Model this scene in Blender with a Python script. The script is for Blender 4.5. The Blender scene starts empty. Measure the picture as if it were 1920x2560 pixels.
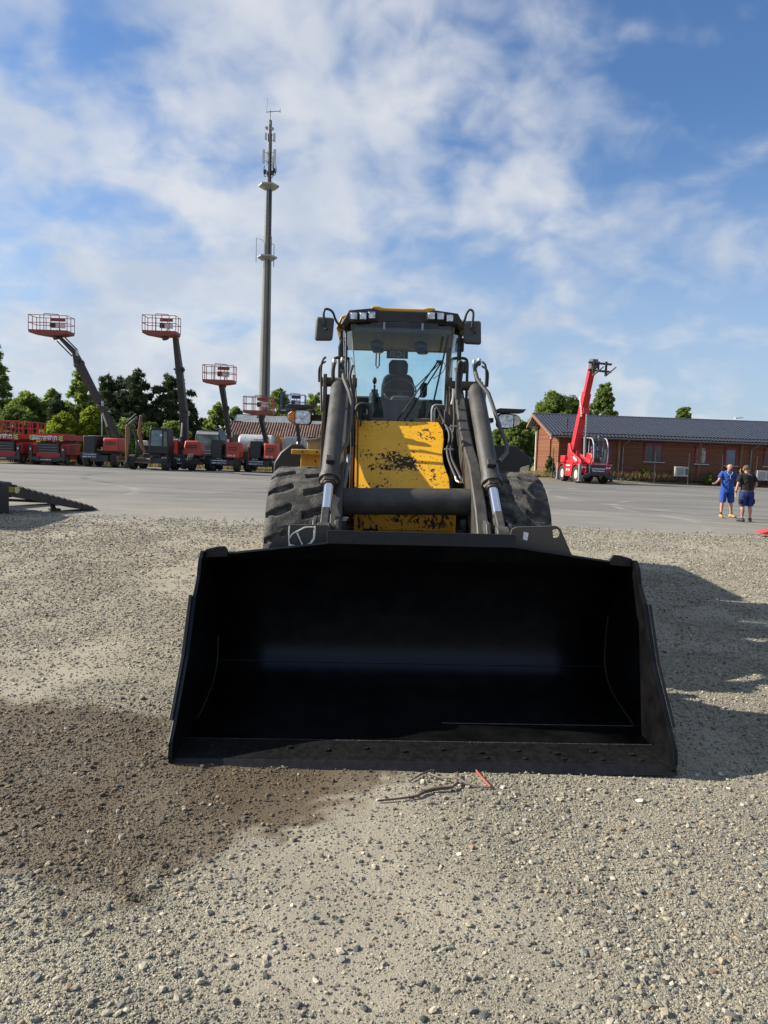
import bpy, bmesh, math, random
import numpy as np
from mathutils import Vector, Matrix, Euler
SC = bpy.context.scene
COL = SC.collection
R = math.radians
PI = math.pi

# ------------------------------------------------------------------ camera, sky, sun, exposure
cam_d = bpy.data.cameras.new("camera")
cam = bpy.data.objects.new("camera", cam_d); COL.objects.link(cam)
cam_d.sensor_fit = 'VERTICAL'; cam_d.sensor_height = 34.6; cam_d.lens = 24.0
cam_d.clip_start = 0.05; cam_d.clip_end = 3000
cam.matrix_world = Matrix.Translation((0, 0, 1.75)) @ Matrix.Rotation(R(90 - 4.8), 4, 'X') @ Matrix.Rotation(R(2.1), 4, 'Z')
SC.camera = cam
SC.view_settings.view_transform = 'Standard'
SC.view_settings.look = 'None'
SC.view_settings.exposure = 0.90
SC.view_settings.gamma = 1.0
SUN_EL, SUN_AZ = R(31.5), R(6)          # elevation; degrees beyond due left
SUN_DIR = Vector((-math.cos(SUN_EL) * math.cos(SUN_AZ), math.cos(SUN_EL) * math.sin(SUN_AZ), math.sin(SUN_EL)))
sl = bpy.data.lights.new("sun", 'SUN'); sl.energy = 4.9; sl.angle = R(0.55); sl.color = (1.0, 0.93, 0.82)
so = bpy.data.objects.new("sun", sl); COL.objects.link(so)
so.rotation_euler = (-SUN_DIR).to_track_quat('-Z', 'Y').to_euler(); so.location = (-30, 10, 40)

def build_world():
    w = bpy.data.worlds.new("World"); SC.world = w; w.use_nodes = True
    nt = w.node_tree; nt.nodes.clear(); N = nt.nodes.new; K = nt.links.new
    out = N('ShaderNodeOutputWorld'); bg = N('ShaderNodeBackground'); bg.inputs[1].default_value = 0.072
    K(bg.outputs[0], out.inputs[0])
    sky = N('ShaderNodeTexSky'); sky.sky_type = 'NISHITA'; sky.sun_disc = False
    sky.sun_elevation = SUN_EL; sky.sun_rotation = R(-84); sky.air_density = 1.0; sky.dust_density = 0.6; sky.ozone_density = 2.2
    tc = N('ShaderNodeTexCoord'); sep = N('ShaderNodeSeparateXYZ'); K(tc.outputs['Generated'], sep.inputs[0])
    def mth(op, a, b=None, clamp=False):
        n = N('ShaderNodeMath'); n.operation = op; n.use_clamp = clamp
        for i, v in enumerate((a, b)):
            if v is None: continue
            if isinstance(v, (int, float)): n.inputs[i].default_value = v
            else: K(v, n.inputs[i])
        return n.outputs[0]
    z = mth('MAXIMUM', sep.outputs[2], 0.0)
    zd = mth('ADD', z, 0.50)
    px = mth('DIVIDE', sep.outputs[0], zd); py = mth('DIVIDE', sep.outputs[1], zd)
    cmb = N('ShaderNodeCombineXYZ'); K(px, cmb.inputs[0]); K(py, cmb.inputs[1])
    def noise(scale, detail, rough, off, dist=0.0):
        mp = N('ShaderNodeMapping'); K(cmb.outputs[0], mp.inputs[0]); mp.inputs['Location'].default_value = off
        n = N('ShaderNodeTexNoise'); n.noise_dimensions = '3D'
        n.inputs['Scale'].default_value = scale; n.inputs['Detail'].default_value = detail
        n.inputs['Roughness'].default_value = rough; n.inputs['Distortion'].default_value = dist
        K(mp.outputs[0], n.inputs['Vector']); return n.outputs[0]
    big = noise(2.0, 2, 0.5, (4.1, 1.7, 0.0), 0.2)
    mid = noise(7.0, 3, 0.5, (7.3, 2.2, 1.0), 0.35)
    fine = noise(17.0, 5, 0.55, (2.3, 5.1, 2.0), 0.4)
    cov = mth('ADD', mth('ADD', mth('MULTIPLY', big, 0.36), mth('MULTIPLY', mid, 0.46)), mth('MULTIPLY', fine, 0.18))
    # open blue patches and thicker banks by direction
    def bump(d, k, amt):
        v = N('ShaderNodeVectorMath'); v.operation = 'DOT_PRODUCT'; K(tc.outputs['Generated'], v.inputs[0])
        v.inputs[1].default_value = Vector(d).normalized()
        e = mth('POWER', mth('MAXIMUM', v.outputs['Value'], 0.0), k)
        return mth('MULTIPLY', e, amt)
    for d, k, amt in BANKS: cov = mth('ADD', cov, bump(d, k, amt))
    rmp = N('ShaderNodeMapRange'); rmp.interpolation_type = 'SMOOTHSTEP'
    rmp.inputs['From Min'].default_value = 0.40; rmp.inputs['From Max'].default_value = 0.62
    K(cov, rmp.inputs['Value'])
    dens = mth('MULTIPLY', rmp.outputs[0], 0.86)
    # brighter puffs / greyer bases
    shade = noise(6.0, 5, 0.5, (7.36, 2.2, 1.1))
    sr = N('ShaderNodeMapRange'); sr.inputs['From Min'].default_value = 0.36; sr.inputs['From Max'].default_value = 0.66
    K(shade, sr.inputs['Value'])
    cm = N('ShaderNodeMix'); cm.data_type = 'RGBA'
    cm.inputs[6].default_value = (4.1, 4.6, 5.45, 1); cm.inputs[7].default_value = (5.9, 6.0, 6.2, 1)
    K(sr.outputs[0], cm.inputs[0])
    tint = N('ShaderNodeMix'); tint.data_type = 'RGBA'; tint.blend_type = 'MULTIPLY'; tint.inputs[0].default_value = 1
    tint.inputs[7].default_value = SKY_TINT; K(sky.outputs[0], tint.inputs[6])
    # pale band over the horizon
    hz = N('ShaderNodeMapRange'); hz.interpolation_type = 'SMOOTHSTEP'; hz.inputs['From Min'].default_value = 0.0; hz.inputs['From Max'].default_value = 0.42
    hz.inputs['To Min'].default_value = 0.74; hz.inputs['To Max'].default_value = 0.0; K(z, hz.inputs['Value'])
    hm = N('ShaderNodeMix'); hm.data_type = 'RGBA'; hm.inputs[7].default_value = (3.7, 4.4, 5.4, 1)
    K(hz.outputs[0], hm.inputs[0]); K(tint.outputs[2], hm.inputs[6])
    mx = N('ShaderNodeMix'); mx.data_type = 'RGBA'; K(dens, mx.inputs[0]); K(hm.outputs[2], mx.inputs[6]); K(cm.outputs[2], mx.inputs[7])
    K(mx.outputs[2], bg.inputs[0])
SKY_TINT = (0.72, 0.93, 1.16, 1)
BANKS = [((0.50, 0.80, 0.50), 16, -0.13), ((0.52, 0.85, 0.30), 40, -0.05), ((-0.5, 0.9, 0.30), 10, 0.055), ((-0.05, 0.9, 0.55), 60, 0.03), ((0.15, 1, 0.12), 12, 0.05)]
build_world()

# ------------------------------------------------------------------ materials
MATS = {}
def M(name, col, rough=0.55, metal=0.0, var=0.15, scale=3.0, bump=0.0, bscale=60.0, dirt=None, dirt_amt=0.0, dscale=4.0, spec=0.5, coat=0.0, alpha=1.0):
    """painted / plain surface: base colour with a noise variation, optional dirt blotches and fine bump"""
    if name in MATS: return MATS[name]
    m = bpy.data.materials.new(name); m.use_nodes = True; nt = m.node_tree; N = nt.nodes.new; K = nt.links.new
    b = nt.nodes['Principled BSDF']; b.inputs['Roughness'].default_value = rough; b.inputs['Metallic'].default_value = metal
    b.inputs['Specular IOR Level'].default_value = spec; b.inputs['Coat Weight'].default_value = coat
    tc = N('ShaderNodeTexCoord'); n = N('ShaderNodeTexNoise'); n.inputs['Scale'].default_value = scale; n.inputs['Detail'].default_value = 6
    K(tc.outputs['Object'], n.inputs['Vector'])
    mr = N('ShaderNodeMapRange'); mr.inputs['From Min'].default_value = 0.3; mr.inputs['From Max'].default_value = 0.7
    mr.inputs['To Min'].default_value = 1 - var; mr.inputs['To Max'].default_value = 1 + var; K(n.outputs[0], mr.inputs['Value'])
    mx = N('ShaderNodeMix'); mx.data_type = 'RGBA'; mx.blend_type = 'MULTIPLY'; mx.inputs[0].default_value = 1
    mx.inputs[6].default_value = (*col, 1); K(mr.outputs[0], mx.inputs[7]); c = mx.outputs[2]
    if dirt:
        n2 = N('ShaderNodeTexNoise'); n2.inputs['Scale'].default_value = dscale; n2.inputs['Detail'].default_value = 9; n2.inputs['Roughness'].default_value = 0.62
        K(tc.outputs['Object'], n2.inputs['Vector'])
        r2 = N('ShaderNodeMapRange'); r2.inputs['From Min'].default_value = 0.42; r2.inputs['From Max'].default_value = 0.66
        r2.inputs['To Max'].default_value = dirt_amt; K(n2.outputs[0], r2.inputs['Value'])
        m2 = N('ShaderNodeMix'); m2.data_type = 'RGBA'; K(r2.outputs[0], m2.inputs[0]); K(c, m2.inputs[6]); m2.inputs[7].default_value = (*dirt, 1)
        c = m2.outputs[2]
        r3 = N('ShaderNodeMapRange'); r3.inputs['To Min'].default_value = rough; r3.inputs['To Max'].default_value = min(1, rough + 0.35)
        K(r2.outputs[0], r3.inputs['Value']); r3.inputs['To Max'].default_value = min(1, rough + (0.35 if rough > 0.3 else 0.10)); K(r3.outputs[0], b.inputs['Roughness'])
    K(c, b.inputs['Base Color'])
    if bump:
        n3 = N('ShaderNodeTexNoise'); n3.inputs['Scale'].default_value = bscale; n3.inputs['Detail'].default_value = 4
        K(tc.outputs['Object'], n3.inputs['Vector'])
        bp = N('ShaderNodeBump'); bp.inputs['Strength'].default_value = bump; bp.inputs['Distance'].default_value = 0.01
        K(n3.outputs[0], bp.inputs['Height']); K(bp.outputs[0], b.inputs['Normal'])
    MATS[name] = m
    return m

def chipped(name, paint, under, thr=0.585, scale=27.0, cluster=None):
    """paint knocked off in flakes, thicker in clumps"""
    m = bpy.data.materials.new(name); m.use_nodes = True; nt = m.node_tree; N = nt.nodes.new; K = nt.links.new
    b = nt.nodes['Principled BSDF']; b.inputs['Roughness'].default_value = 0.42
    tc = N('ShaderNodeTexCoord')
    mp = N('ShaderNodeMapping'); mp.inputs['Scale'].default_value = (1.0, 1.0, 0.7); K(tc.outputs['Object'], mp.inputs[0])
    n1 = N('ShaderNodeTexNoise'); n1.inputs['Scale'].default_value = scale; n1.inputs['Detail'].default_value = 5; n1.inputs['Roughness'].default_value = 0.62; n1.inputs['Distortion'].default_value = 0.6
    n2 = N('ShaderNodeTexNoise'); n2.inputs['Scale'].default_value = 3.1; n2.inputs['Detail'].default_value = 3
    K(mp.outputs[0], n1.inputs['Vector']); K(tc.outputs['Object'], n2.inputs['Vector'])
    mul = N('ShaderNodeMath'); mul.operation = 'MULTIPLY_ADD'; K(n2.outputs[0], mul.inputs[0]); mul.inputs[1].default_value = 0.36; K(n1.outputs[0], mul.inputs[2])
    chip = mul.outputs[0]
    for (cx, cz, rx, rz, amt) in (cluster or ()):
        sp = N('ShaderNodeSeparateXYZ'); K(tc.outputs['Object'], sp.inputs[0]); acc = []
        for o, c, r_ in ((0, cx, rx), (2, cz, rz)):
            a = N('ShaderNodeMath'); a.operation = 'SUBTRACT'; K(sp.outputs[o], a.inputs[0]); a.inputs[1].default_value = c
            d = N('ShaderNodeMath'); d.operation = 'DIVIDE'; K(a.outputs[0], d.inputs[0]); d.inputs[1].default_value = r_
            p = N('ShaderNodeMath'); p.operation = 'POWER'; K(d.outputs[0], p.inputs[0]); p.inputs[1].default_value = 2; acc.append(p.outputs[0])
        q = N('ShaderNodeMath'); q.operation = 'ADD'; K(acc[0], q.inputs[0]); K(acc[1], q.inputs[1])
        f = N('ShaderNodeMapRange'); f.inputs['From Min'].default_value = 0; f.inputs['From Max'].default_value = 1; f.inputs['To Min'].default_value = amt; f.inputs['To Max'].default_value = 0; K(q.outputs[0], f.inputs['Value'])
        s_ = N('ShaderNodeMath'); s_.operation = 'ADD'; K(chip, s_.inputs[0]); K(f.outputs[0], s_.inputs[1]); chip = s_.outputs[0]
    v = N('ShaderNodeMapRange'); v.inputs['From Min'].default_value = thr + 0.18; v.inputs['From Max'].default_value = thr + 0.195; K(chip, v.inputs['Value'])
    n4 = N('ShaderNodeTexNoise'); n4.inputs['Scale'].default_value = 2.0; n4.inputs['Detail'].default_value = 5; K(tc.outputs['Object'], n4.inputs['Vector'])
    mr = N('ShaderNodeMapRange'); mr.inputs['From Min'].default_value = 0.3; mr.inputs['From Max'].default_value = 0.7; mr.inputs['To Min'].default_value = 0.86; mr.inputs['To Max'].default_value = 1.08; K(n4.outputs[0], mr.inputs['Value'])
    mm = N('ShaderNodeMix'); mm.data_type = 'RGBA'; mm.blend_type = 'MULTIPLY'; mm.inputs[0].default_value = 1; mm.inputs[6].default_value = (*paint, 1); K(mr.outputs[0], mm.inputs[7])
    mx = N('ShaderNodeMix'); mx.data_type = 'RGBA'; K(v.outputs[0], mx.inputs[0]); K(mm.outputs[2], mx.inputs[6]); mx.inputs[7].default_value = (*under, 1)
    K(mx.outputs[2], b.inputs['Base Color'])
    rr = N('ShaderNodeMapRange'); rr.inputs['To Min'].default_value = 0.4; rr.inputs['To Max'].default_value = 0.8; K(v.outputs[0], rr.inputs['Value']); K(rr.outputs[0], b.inputs['Roughness'])
    bp = N('ShaderNodeBump'); bp.inputs['Strength'].default_value = 0.4; bp.inputs['Distance'].default_value = 0.002; bp.invert = True
    K(v.outputs[0], bp.inputs['Height']); K(bp.outputs[0], b.inputs['Normal'])
    MATS[name] = m; return m

def glass(name, tint, refl=0.12, trans=1.0):
    m = bpy.data.materials.new(name); m.use_nodes = True; nt = m.node_tree; nt.nodes.clear(); N = nt.nodes.new; K = nt.links.new
    out = N('ShaderNodeOutputMaterial'); t = N('ShaderNodeBsdfTransparent'); t.inputs[0].default_value = (*tint, 1)
    g = N('ShaderNodeBsdfGlossy'); g.inputs['Roughness'].default_value = 0.03
    f = N('ShaderNodeFresnel'); f.inputs[0].default_value = 1.45
    ad = N('ShaderNodeMath'); ad.operation = 'MULTIPLY_ADD'; ad.inputs[1].default_value = 1.0; ad.inputs[2].default_value = refl; ad.use_clamp = True; K(f.outputs[0], ad.inputs[0])
    mx = N('ShaderNodeMixShader'); K(ad.outputs[0], mx.inputs[0]); K(t.outputs[0], mx.inputs[1]); K(g.outputs[0], mx.inputs[2]); K(mx.outputs[0], out.inputs[0])
    MATS[name] = m; return m

# ------------------------------------------------------------------ mesh helpers
def link(o, parent=None):
    COL.objects.link(o)
    if parent is not None: o.parent = parent
    return o
def tag(o, label=None, cat=None, group=None, kind=None):
    if label: o['label'] = label
    if cat: o['category'] = cat
    if group: o['group'] = group
    if kind: o['kind'] = kind
    return o
def thing(name, label, cat, loc=(0, 0, 0), rz=0.0, group=None, rot=None):
    o = bpy.data.objects.new(name, None); o.empty_display_size = 0.3; link(o)
    o.location = loc; o.rotation_euler = rot if rot else (0, 0, rz)
    return tag(o, label, cat, group)
def frame(d):
    d = Vector(d).normalized(); up = Vector((0, 0, 1)) if abs(d.z) < 0.95 else Vector((0, 1, 0))
    a = d.cross(up).normalized(); return a, a.cross(d).normalized()
class B:
    def __init__(s): s.v = []; s.f = []; s.m = []
    def add(s, vs, fs, mi=0):
        o = len(s.v); s.v += [tuple(v) for v in vs]; s.f += [tuple(i + o for i in f) for f in fs]; s.m += [mi] * len(fs); return s
    def box(s, c, d, rz=0.0, mi=0, rot=None, taper=(1, 1)):
        hx, hy, hz = d[0] / 2, d[1] / 2, d[2] / 2
        vs = [Vector((x * hx * (taper[0] if z > 0 else 1), y * hy * (taper[1] if z > 0 else 1), z * hz)) for x in (-1, 1) for y in (-1, 1) for z in (-1, 1)]
        q = Euler(rot).to_matrix() if rot else Matrix.Rotation(rz, 3, 'Z')
        vs = [q @ v + Vector(c) for v in vs]
        return s.add(vs, [(0, 1, 3, 2), (4, 6, 7, 5), (0, 4, 5, 1), (2, 3, 7, 6), (0, 2, 6, 4), (1, 5, 7, 3)], mi)
    def beam(s, p0, p1, w, h, w1=None, h1=None, mi=0):
        p0, p1 = Vector(p0), Vector(p1); a, b = frame(p1 - p0); w1 = w if w1 is None else w1; h1 = h if h1 is None else h1
        vs = [p0 + a * (i * w / 2) + b * (j * h / 2) for i, j in ((-1, -1), (1, -1), (1, 1), (-1, 1))] + [p1 + a * (i * w1 / 2) + b * (j * h1 / 2) for i, j in ((-1, -1), (1, -1), (1, 1), (-1, 1))]
        return s.add(vs, [(3, 2, 1, 0), (4, 5, 6, 7), (0, 1, 5, 4), (1, 2, 6, 5), (2, 3, 7, 6), (3, 0, 4, 7)], mi)
    def tube(s, pts, r, n=10, mi=0, caps=True):
        pts = [Vector(p) for p in pts]; rs = r if isinstance(r, (list, tuple)) else [r] * len(pts)
        vs = []; a = None
        for i, p in enumerate(pts):
            d = (pts[min(i + 1, len(pts) - 1)] - pts[max(i - 1, 0)]).normalized()
            if a is None: a, b = frame(d)
            else:
                a = (a - d * a.dot(d)); a = a.normalized() if a.length > 1e-6 else frame(d)[0]; b = a.cross(d).normalized()
            for k in range(n):
                t = 2 * PI * k / n; vs.append(p + (a * math.cos(t) + b * math.sin(t)) * rs[i])
        fs = [(i * n + k, i * n + (k + 1) % n, (i + 1) * n + (k + 1) % n, (i + 1) * n + k) for i in range(len(pts) - 1) for k in range(n)]
        if caps: fs += [tuple(reversed(range(n))), tuple((len(pts) - 1) * n + k for k in range(n))]
        return s.add(vs, fs, mi)
    def prism(s, poly, axis, a0, a1, mi=0):
        """poly in the other two coords (in xyz order), extruded along axis"""
        def pt(p, a): return {'x': (a, p[0], p[1]), 'y': (p[0], a, p[1]), 'z': (p[0], p[1], a)}[axis]
        n = len(poly); vs = [pt(p, a0) for p in poly] + [pt(p, a1) for p in poly]
        return s.add(vs, [tuple(reversed(range(n))), tuple(range(n, 2 * n))] + [(i, (i + 1) % n, n + (i + 1) % n, n + i) for i in range(n)], mi)
    def lathe(s, prof, c, axis='z', n=24, mi=0):
        """prof: list of (radius, height along axis)"""
        vs = []
        for r_, h in prof:
            for k in range(n):
                t = 2 * PI * k / n; x, y = r_ * math.cos(t), r_ * math.sin(t)
                p = {'x': (h, x, y), 'y': (x, h, y), 'z': (x, y, h)}[axis]; vs.append((p[0] + c[0], p[1] + c[1], p[2] + c[2]))
        fs = [(i * n + k, i * n + (k + 1) % n, (i + 1) * n + (k + 1) % n, (i + 1) * n + k) for i in range(len(prof) - 1) for k in range(n)]
        fs += [tuple(reversed(range(n))), tuple((len(prof) - 1) * n + k for k in range(n))]
        return s.add(vs, fs, mi)
    def ball(s, c, r, n=12, m=8, mi=0):
        rx, ry, rz = r if isinstance(r, (tuple, list)) else (r, r, r)
        vs = []; fs = []
        for i in range(m + 1):
            ph = PI * i / m
            for k in range(n):
                t = 2 * PI * k / n; vs.append((c[0] + rx * math.sin(ph) * math.cos(t), c[1] + ry * math.sin(ph) * math.sin(t), c[2] + rz * math.cos(ph)))
        fs = [(i * n + k, (i + 1) * n + k, (i + 1) * n + (k + 1) % n, i * n + (k + 1) % n) for i in range(m) for k in range(n)]
        return s.add(vs, fs, mi)
    def build(s, name, mats, parent=None, bevel=0.0, smooth=35, seg=2):
        me = bpy.data.meshes.new(name); me.from_pydata(s.v, [], s.f)
        for m in (mats if isinstance(mats, (list, tuple)) else [mats]): me.materials.append(m)
        if any(s.m): me.polygons.foreach_set('material_index', s.m)
        bm = bmesh.new(); bm.from_mesh(me); bmesh.ops.remove_doubles(bm, verts=bm.verts, dist=1e-5)
        bmesh.ops.recalc_face_normals(bm, faces=bm.faces); bm.to_mesh(me); bm.free()
        if smooth:
            me.shade_smooth(); me.set_sharp_from_angle(angle=R(smooth))
        o = link(bpy.data.objects.new(name, me), parent)
        if bevel:
            b = o.modifiers.new('bevel', 'BEVEL'); b.width = bevel; b.segments = seg; b.limit_method = 'ANGLE'; b.angle_limit = R(35); b.harden_normals = False
        return o
def curve_pts(pts, k=6):
    """Catmull-Rom through the points"""
    P = [Vector(p) for p in pts]; P = [P[0]] + P + [P[-1]]; out = []
    for i in range(1, len(P) - 2):
        for j in range(k):
            t = j / k; a, b, c, d = P[i - 1], P[i], P[i + 1], P[i + 2]
            out.append(0.5 * ((2 * b) + (c - a) * t + (2 * a - 5 * b + 4 * c - d) * t * t + (3 * b - a - 3 * c + d) * t ** 3))
    return out + [P[-2]]
def text(s, size, mat, parent, loc, rot=(R(90), 0, 0), name='lettering', bold=0.0, mirror=False, width=None):
    cu = bpy.data.curves.new('t', 'FONT'); cu.body = s; cu.size = size; cu.align_x = 'CENTER'; cu.align_y = 'CENTER'; cu.offset = bold * size; cu.extrude = 0.002; cu.resolution_u = 3
    to = bpy.data.objects.new('t', cu); COL.objects.link(to)
    dg = bpy.context.evaluated_depsgraph_get(); me = bpy.data.meshes.new_from_object(to.evaluated_get(dg))
    COL.objects.unlink(to); bpy.data.objects.remove(to); bpy.data.curves.remove(cu)
    xs = [v.co.x for v in me.vertices]; sx = 1.0
    if width and xs: sx = width / (max(xs) - min(xs))
    me.transform(Matrix.Diagonal((-sx if mirror else sx, 1, 1, 1)))
    if mirror: me.flip_normals()
    me.transform(Matrix.Translation(loc) @ Euler(rot).to_matrix().to_4x4())
    me.materials.clear(); me.materials.append(mat); me.name = name
    return link(bpy.data.objects.new(name, me), parent)
def copy_tree(o, parent=None):
    c = o.copy(); COL.objects.link(c); c.parent = parent
    for ch in list(o.children): copy_tree(ch, c)
    return c

YEL = (0.72, 0.36, 0.012)
yellow = M('yellow_paint', YEL, 0.4, var=0.1, dirt=(0.12, 0.07, 0.02), dirt_amt=0.35)
yellow_chip = chipped('chipped_yellow_paint', (0.82, 0.42, 0.012), (0.022, 0.016, 0.014), thr=.615, scale=34, cluster=[(-.06, 1.66, .22, .12, .17), (.10, 1.64, .16, .08, .10), (-.28, 1.60, .25, .03, .10), (.30, 1.45, .04, .20, .12), (.24, 1.93, .12, .08, .09), (-.2, 1.42, .12, .05, .09)])
yellow_worn = chipped('worn_yellow_paint', (0.60, 0.28, 0.01), (0.02, 0.014, 0.012), thr=0.60, scale=30, cluster=[(.28, 1.12, .22, .10, .14), (0, 1.12, .2, .06, .07), (-.35, 1.05, .12, .15, .07)])
black_gloss = M('black_bucket_paint', (0.0028, 0.0028, 0.0031), 0.30, var=0.3, scale=5, bump=0.06, bscale=22, spec=0.30, dirt=(0.011, 0.010, 0.009), dirt_amt=0.5, dscale=7)
black_gloss.node_tree.nodes['Principled BSDF'].inputs['Specular Tint'].default_value = (0.62, 0.78, 1.0, 1)
black_edge = M('black_edge_paint', (0.0036, 0.0036, 0.004), 0.46, var=0.4, bump=0.15, bscale=50, dirt=(0.035, 0.034, 0.032), dirt_amt=0.16, dscale=26, spec=.35)
dark_steel = M('dark_dusty_steel', (0.034, 0.032, 0.029), 0.5, var=0.3, scale=6, dirt=(0.10, 0.09, 0.073), dirt_amt=0.42, dscale=9, bump=0.3, bscale=90)
dark_paint = M('dark_grey_paint', (0.022, 0.022, 0.023), 0.5, var=0.25, dirt=(0.09, 0.08, 0.065), dirt_amt=0.35, dscale=7)
brown_steel = M('brown_dirty_steel', (0.075, 0.05, 0.028), 0.65, var=0.35, dirt=(0.02, 0.018, 0.016), dirt_amt=0.8, dscale=5)
black_plastic = M('black_plastic', (0.017, 0.017, 0.018), 0.5, var=0.2, scale=8)
rubber = M('dusty_rubber', (0.026, 0.025, 0.024), 0.85, var=0.25, scale=7, dirt=(0.16, 0.148, 0.122), dirt_amt=0.72, dscale=11, bump=0.6, bscale=70)
hose_rub = M('hose_rubber', (0.03, 0.03, 0.031), 0.6, var=0.2)
chrome = M('chrome_rod', (0.75, 0.77, 0.8), 0.12, 1.0, var=0.03)
steel = M('bare_steel_tube', (0.5, 0.5, 0.47), 0.38, 0.8, var=0.2, dirt=(0.2, 0.18, 0.15), dirt_amt=0.5, dscale=14)
bluesteel = M('blue_grey_tube', (0.17, 0.22, 0.26), 0.45, 0.3, var=0.2, dirt=(0.1, 0.09, 0.08), dirt_amt=0.5, dscale=14)
white_paint = M('white_lettering', (0.8, 0.8, 0.8), 0.6, var=0.03)
lens_m = M('lamp_lens', (0.62, 0.66, 0.72), 0.12, 0.75, var=0.5, scale=26, bump=0.9, bscale=60)
amber = M('amber_lens', (0.60, 0.20, 0.05), 0.2, 0.2, var=0.3, scale=30, bump=0.7, bscale=70)
cab_glass = glass('cab_glass', (0.80, 0.95, 0.97), 0.02)
dark_glass = glass('dark_window_glass', (0.12, 0.14, 0.15), 0.10)

# ------------------------------------------------------------------ ground
rng = np.random.default_rng(7)
_lat = rng.random((256, 256))
def vnoise(x, y, f, o=0.0):
    x = np.asarray(x) * f + 57.3 + o; y = np.asarray(y) * f + 91.7 + o * 1.7
    xi = np.floor(x).astype(int); yi = np.floor(y).astype(int); fx = x - xi; fy = y - yi
    fx = fx * fx * (3 - 2 * fx); fy = fy * fy * (3 - 2 * fy)
    g = lambda i, j: _lat[(xi + i) % 256, (yi + j) % 256]
    return (g(0, 0) * (1 - fx) + g(1, 0) * fx) * (1 - fy) + (g(0, 1) * (1 - fx) + g(1, 1) * fx) * fy
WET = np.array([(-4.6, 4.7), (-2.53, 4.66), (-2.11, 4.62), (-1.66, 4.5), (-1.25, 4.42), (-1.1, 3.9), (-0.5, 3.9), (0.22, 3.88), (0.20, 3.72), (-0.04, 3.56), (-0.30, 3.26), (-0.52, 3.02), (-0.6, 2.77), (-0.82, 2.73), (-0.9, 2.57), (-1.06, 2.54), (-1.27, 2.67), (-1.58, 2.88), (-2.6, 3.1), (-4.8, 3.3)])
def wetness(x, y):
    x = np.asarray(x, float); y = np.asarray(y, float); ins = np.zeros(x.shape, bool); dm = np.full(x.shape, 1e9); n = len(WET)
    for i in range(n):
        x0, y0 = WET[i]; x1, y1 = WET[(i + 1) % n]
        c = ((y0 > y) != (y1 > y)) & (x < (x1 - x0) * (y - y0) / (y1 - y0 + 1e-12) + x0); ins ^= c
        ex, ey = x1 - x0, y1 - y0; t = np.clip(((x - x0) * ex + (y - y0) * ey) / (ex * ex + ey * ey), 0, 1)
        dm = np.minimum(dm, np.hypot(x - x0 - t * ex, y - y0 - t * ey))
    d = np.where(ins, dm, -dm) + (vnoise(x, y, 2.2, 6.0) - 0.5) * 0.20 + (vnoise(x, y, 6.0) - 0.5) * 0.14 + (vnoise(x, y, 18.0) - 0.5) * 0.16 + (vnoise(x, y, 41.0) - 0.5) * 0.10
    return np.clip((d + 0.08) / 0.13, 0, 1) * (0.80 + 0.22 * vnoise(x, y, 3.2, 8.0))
def sandy(x, y): return np.clip((vnoise(x, y, 0.9, 3.0) * 0.65 + vnoise(x, y, 2.7, 9.0) * 0.35 + 0.22 * np.exp(-((np.asarray(x) - 0.15) / 0.55) ** 2) - 0.47) / 0.30, 0, 1)
def gz(x, y):
    near = np.clip(1.3 - np.hypot(x, np.asarray(y) - 3) / 14, 0, 1)
    return near * (0.016 * (vnoise(x, y, 1.1) - 0.5) + 0.012 * (vnoise(x, y, 4.3, 2.0) - 0.5) + 0.006 * (vnoise(x, y, 13.0, 5.0) - 0.5)) + 0.006
def edge_y(x):
    x = np.asarray(x, float)
    return np.interp(x, [-60, -12, -6.8, -3.3, 4.6, 9.5, 20, 60], [16.2, 16.5, 16.7, 16.2, 17.3, 17.7, 18.3, 20]) + 1.1 * (vnoise(x, x * 0, 0.33) - 0.5) + 0.55 * (vnoise(x, x * 0, 1.1) - 0.5) + 0.30 * (vnoise(x, x * 0, 3.3) - 0.5) + 0.12 * (vnoise(x, x * 0, 9.0) - 0.5)
def grid_obj(name, xs, ys, zf, mat, yscale=None, attrs=None):
    X, Y = np.meshgrid(xs, ys)
    if yscale is not None: Y = np.where(Y > 0, Y * (yscale(X) / ys[-1]), Y)
    Z = zf(X, Y); nx, ny = len(xs), len(ys)
    co = np.stack([X, Y, Z], -1).reshape(-1, 3)
    i = np.arange((nx - 1) * (ny - 1)); r, c = i // (nx - 1), i % (nx - 1); a = r * nx + c
    q = np.stack([a, a + 1, a + 1 + nx, a + nx], -1)
    me = bpy.data.meshes.new(name); me.vertices.add(len(co)); me.vertices.foreach_set('co', co.ravel().astype(np.float32))
    me.loops.add(q.size); me.loops.foreach_set('vertex_index', q.ravel().astype(np.int32)); me.polygons.add(len(q)); me.polygons.foreach_set('loop_start', (np.arange(len(q)) * 4).astype(np.int32))
    me.update(); me.validate(); me.shade_smooth()
    for k, fn in (attrs or {}).items():
        at = me.attributes.new(k, 'FLOAT', 'POINT'); at.data.foreach_set('value', fn(co[:, 0], co[:, 1]).astype(np.float32))
    me.materials.append(mat); return link(bpy.data.objects.new(name, me))

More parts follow.
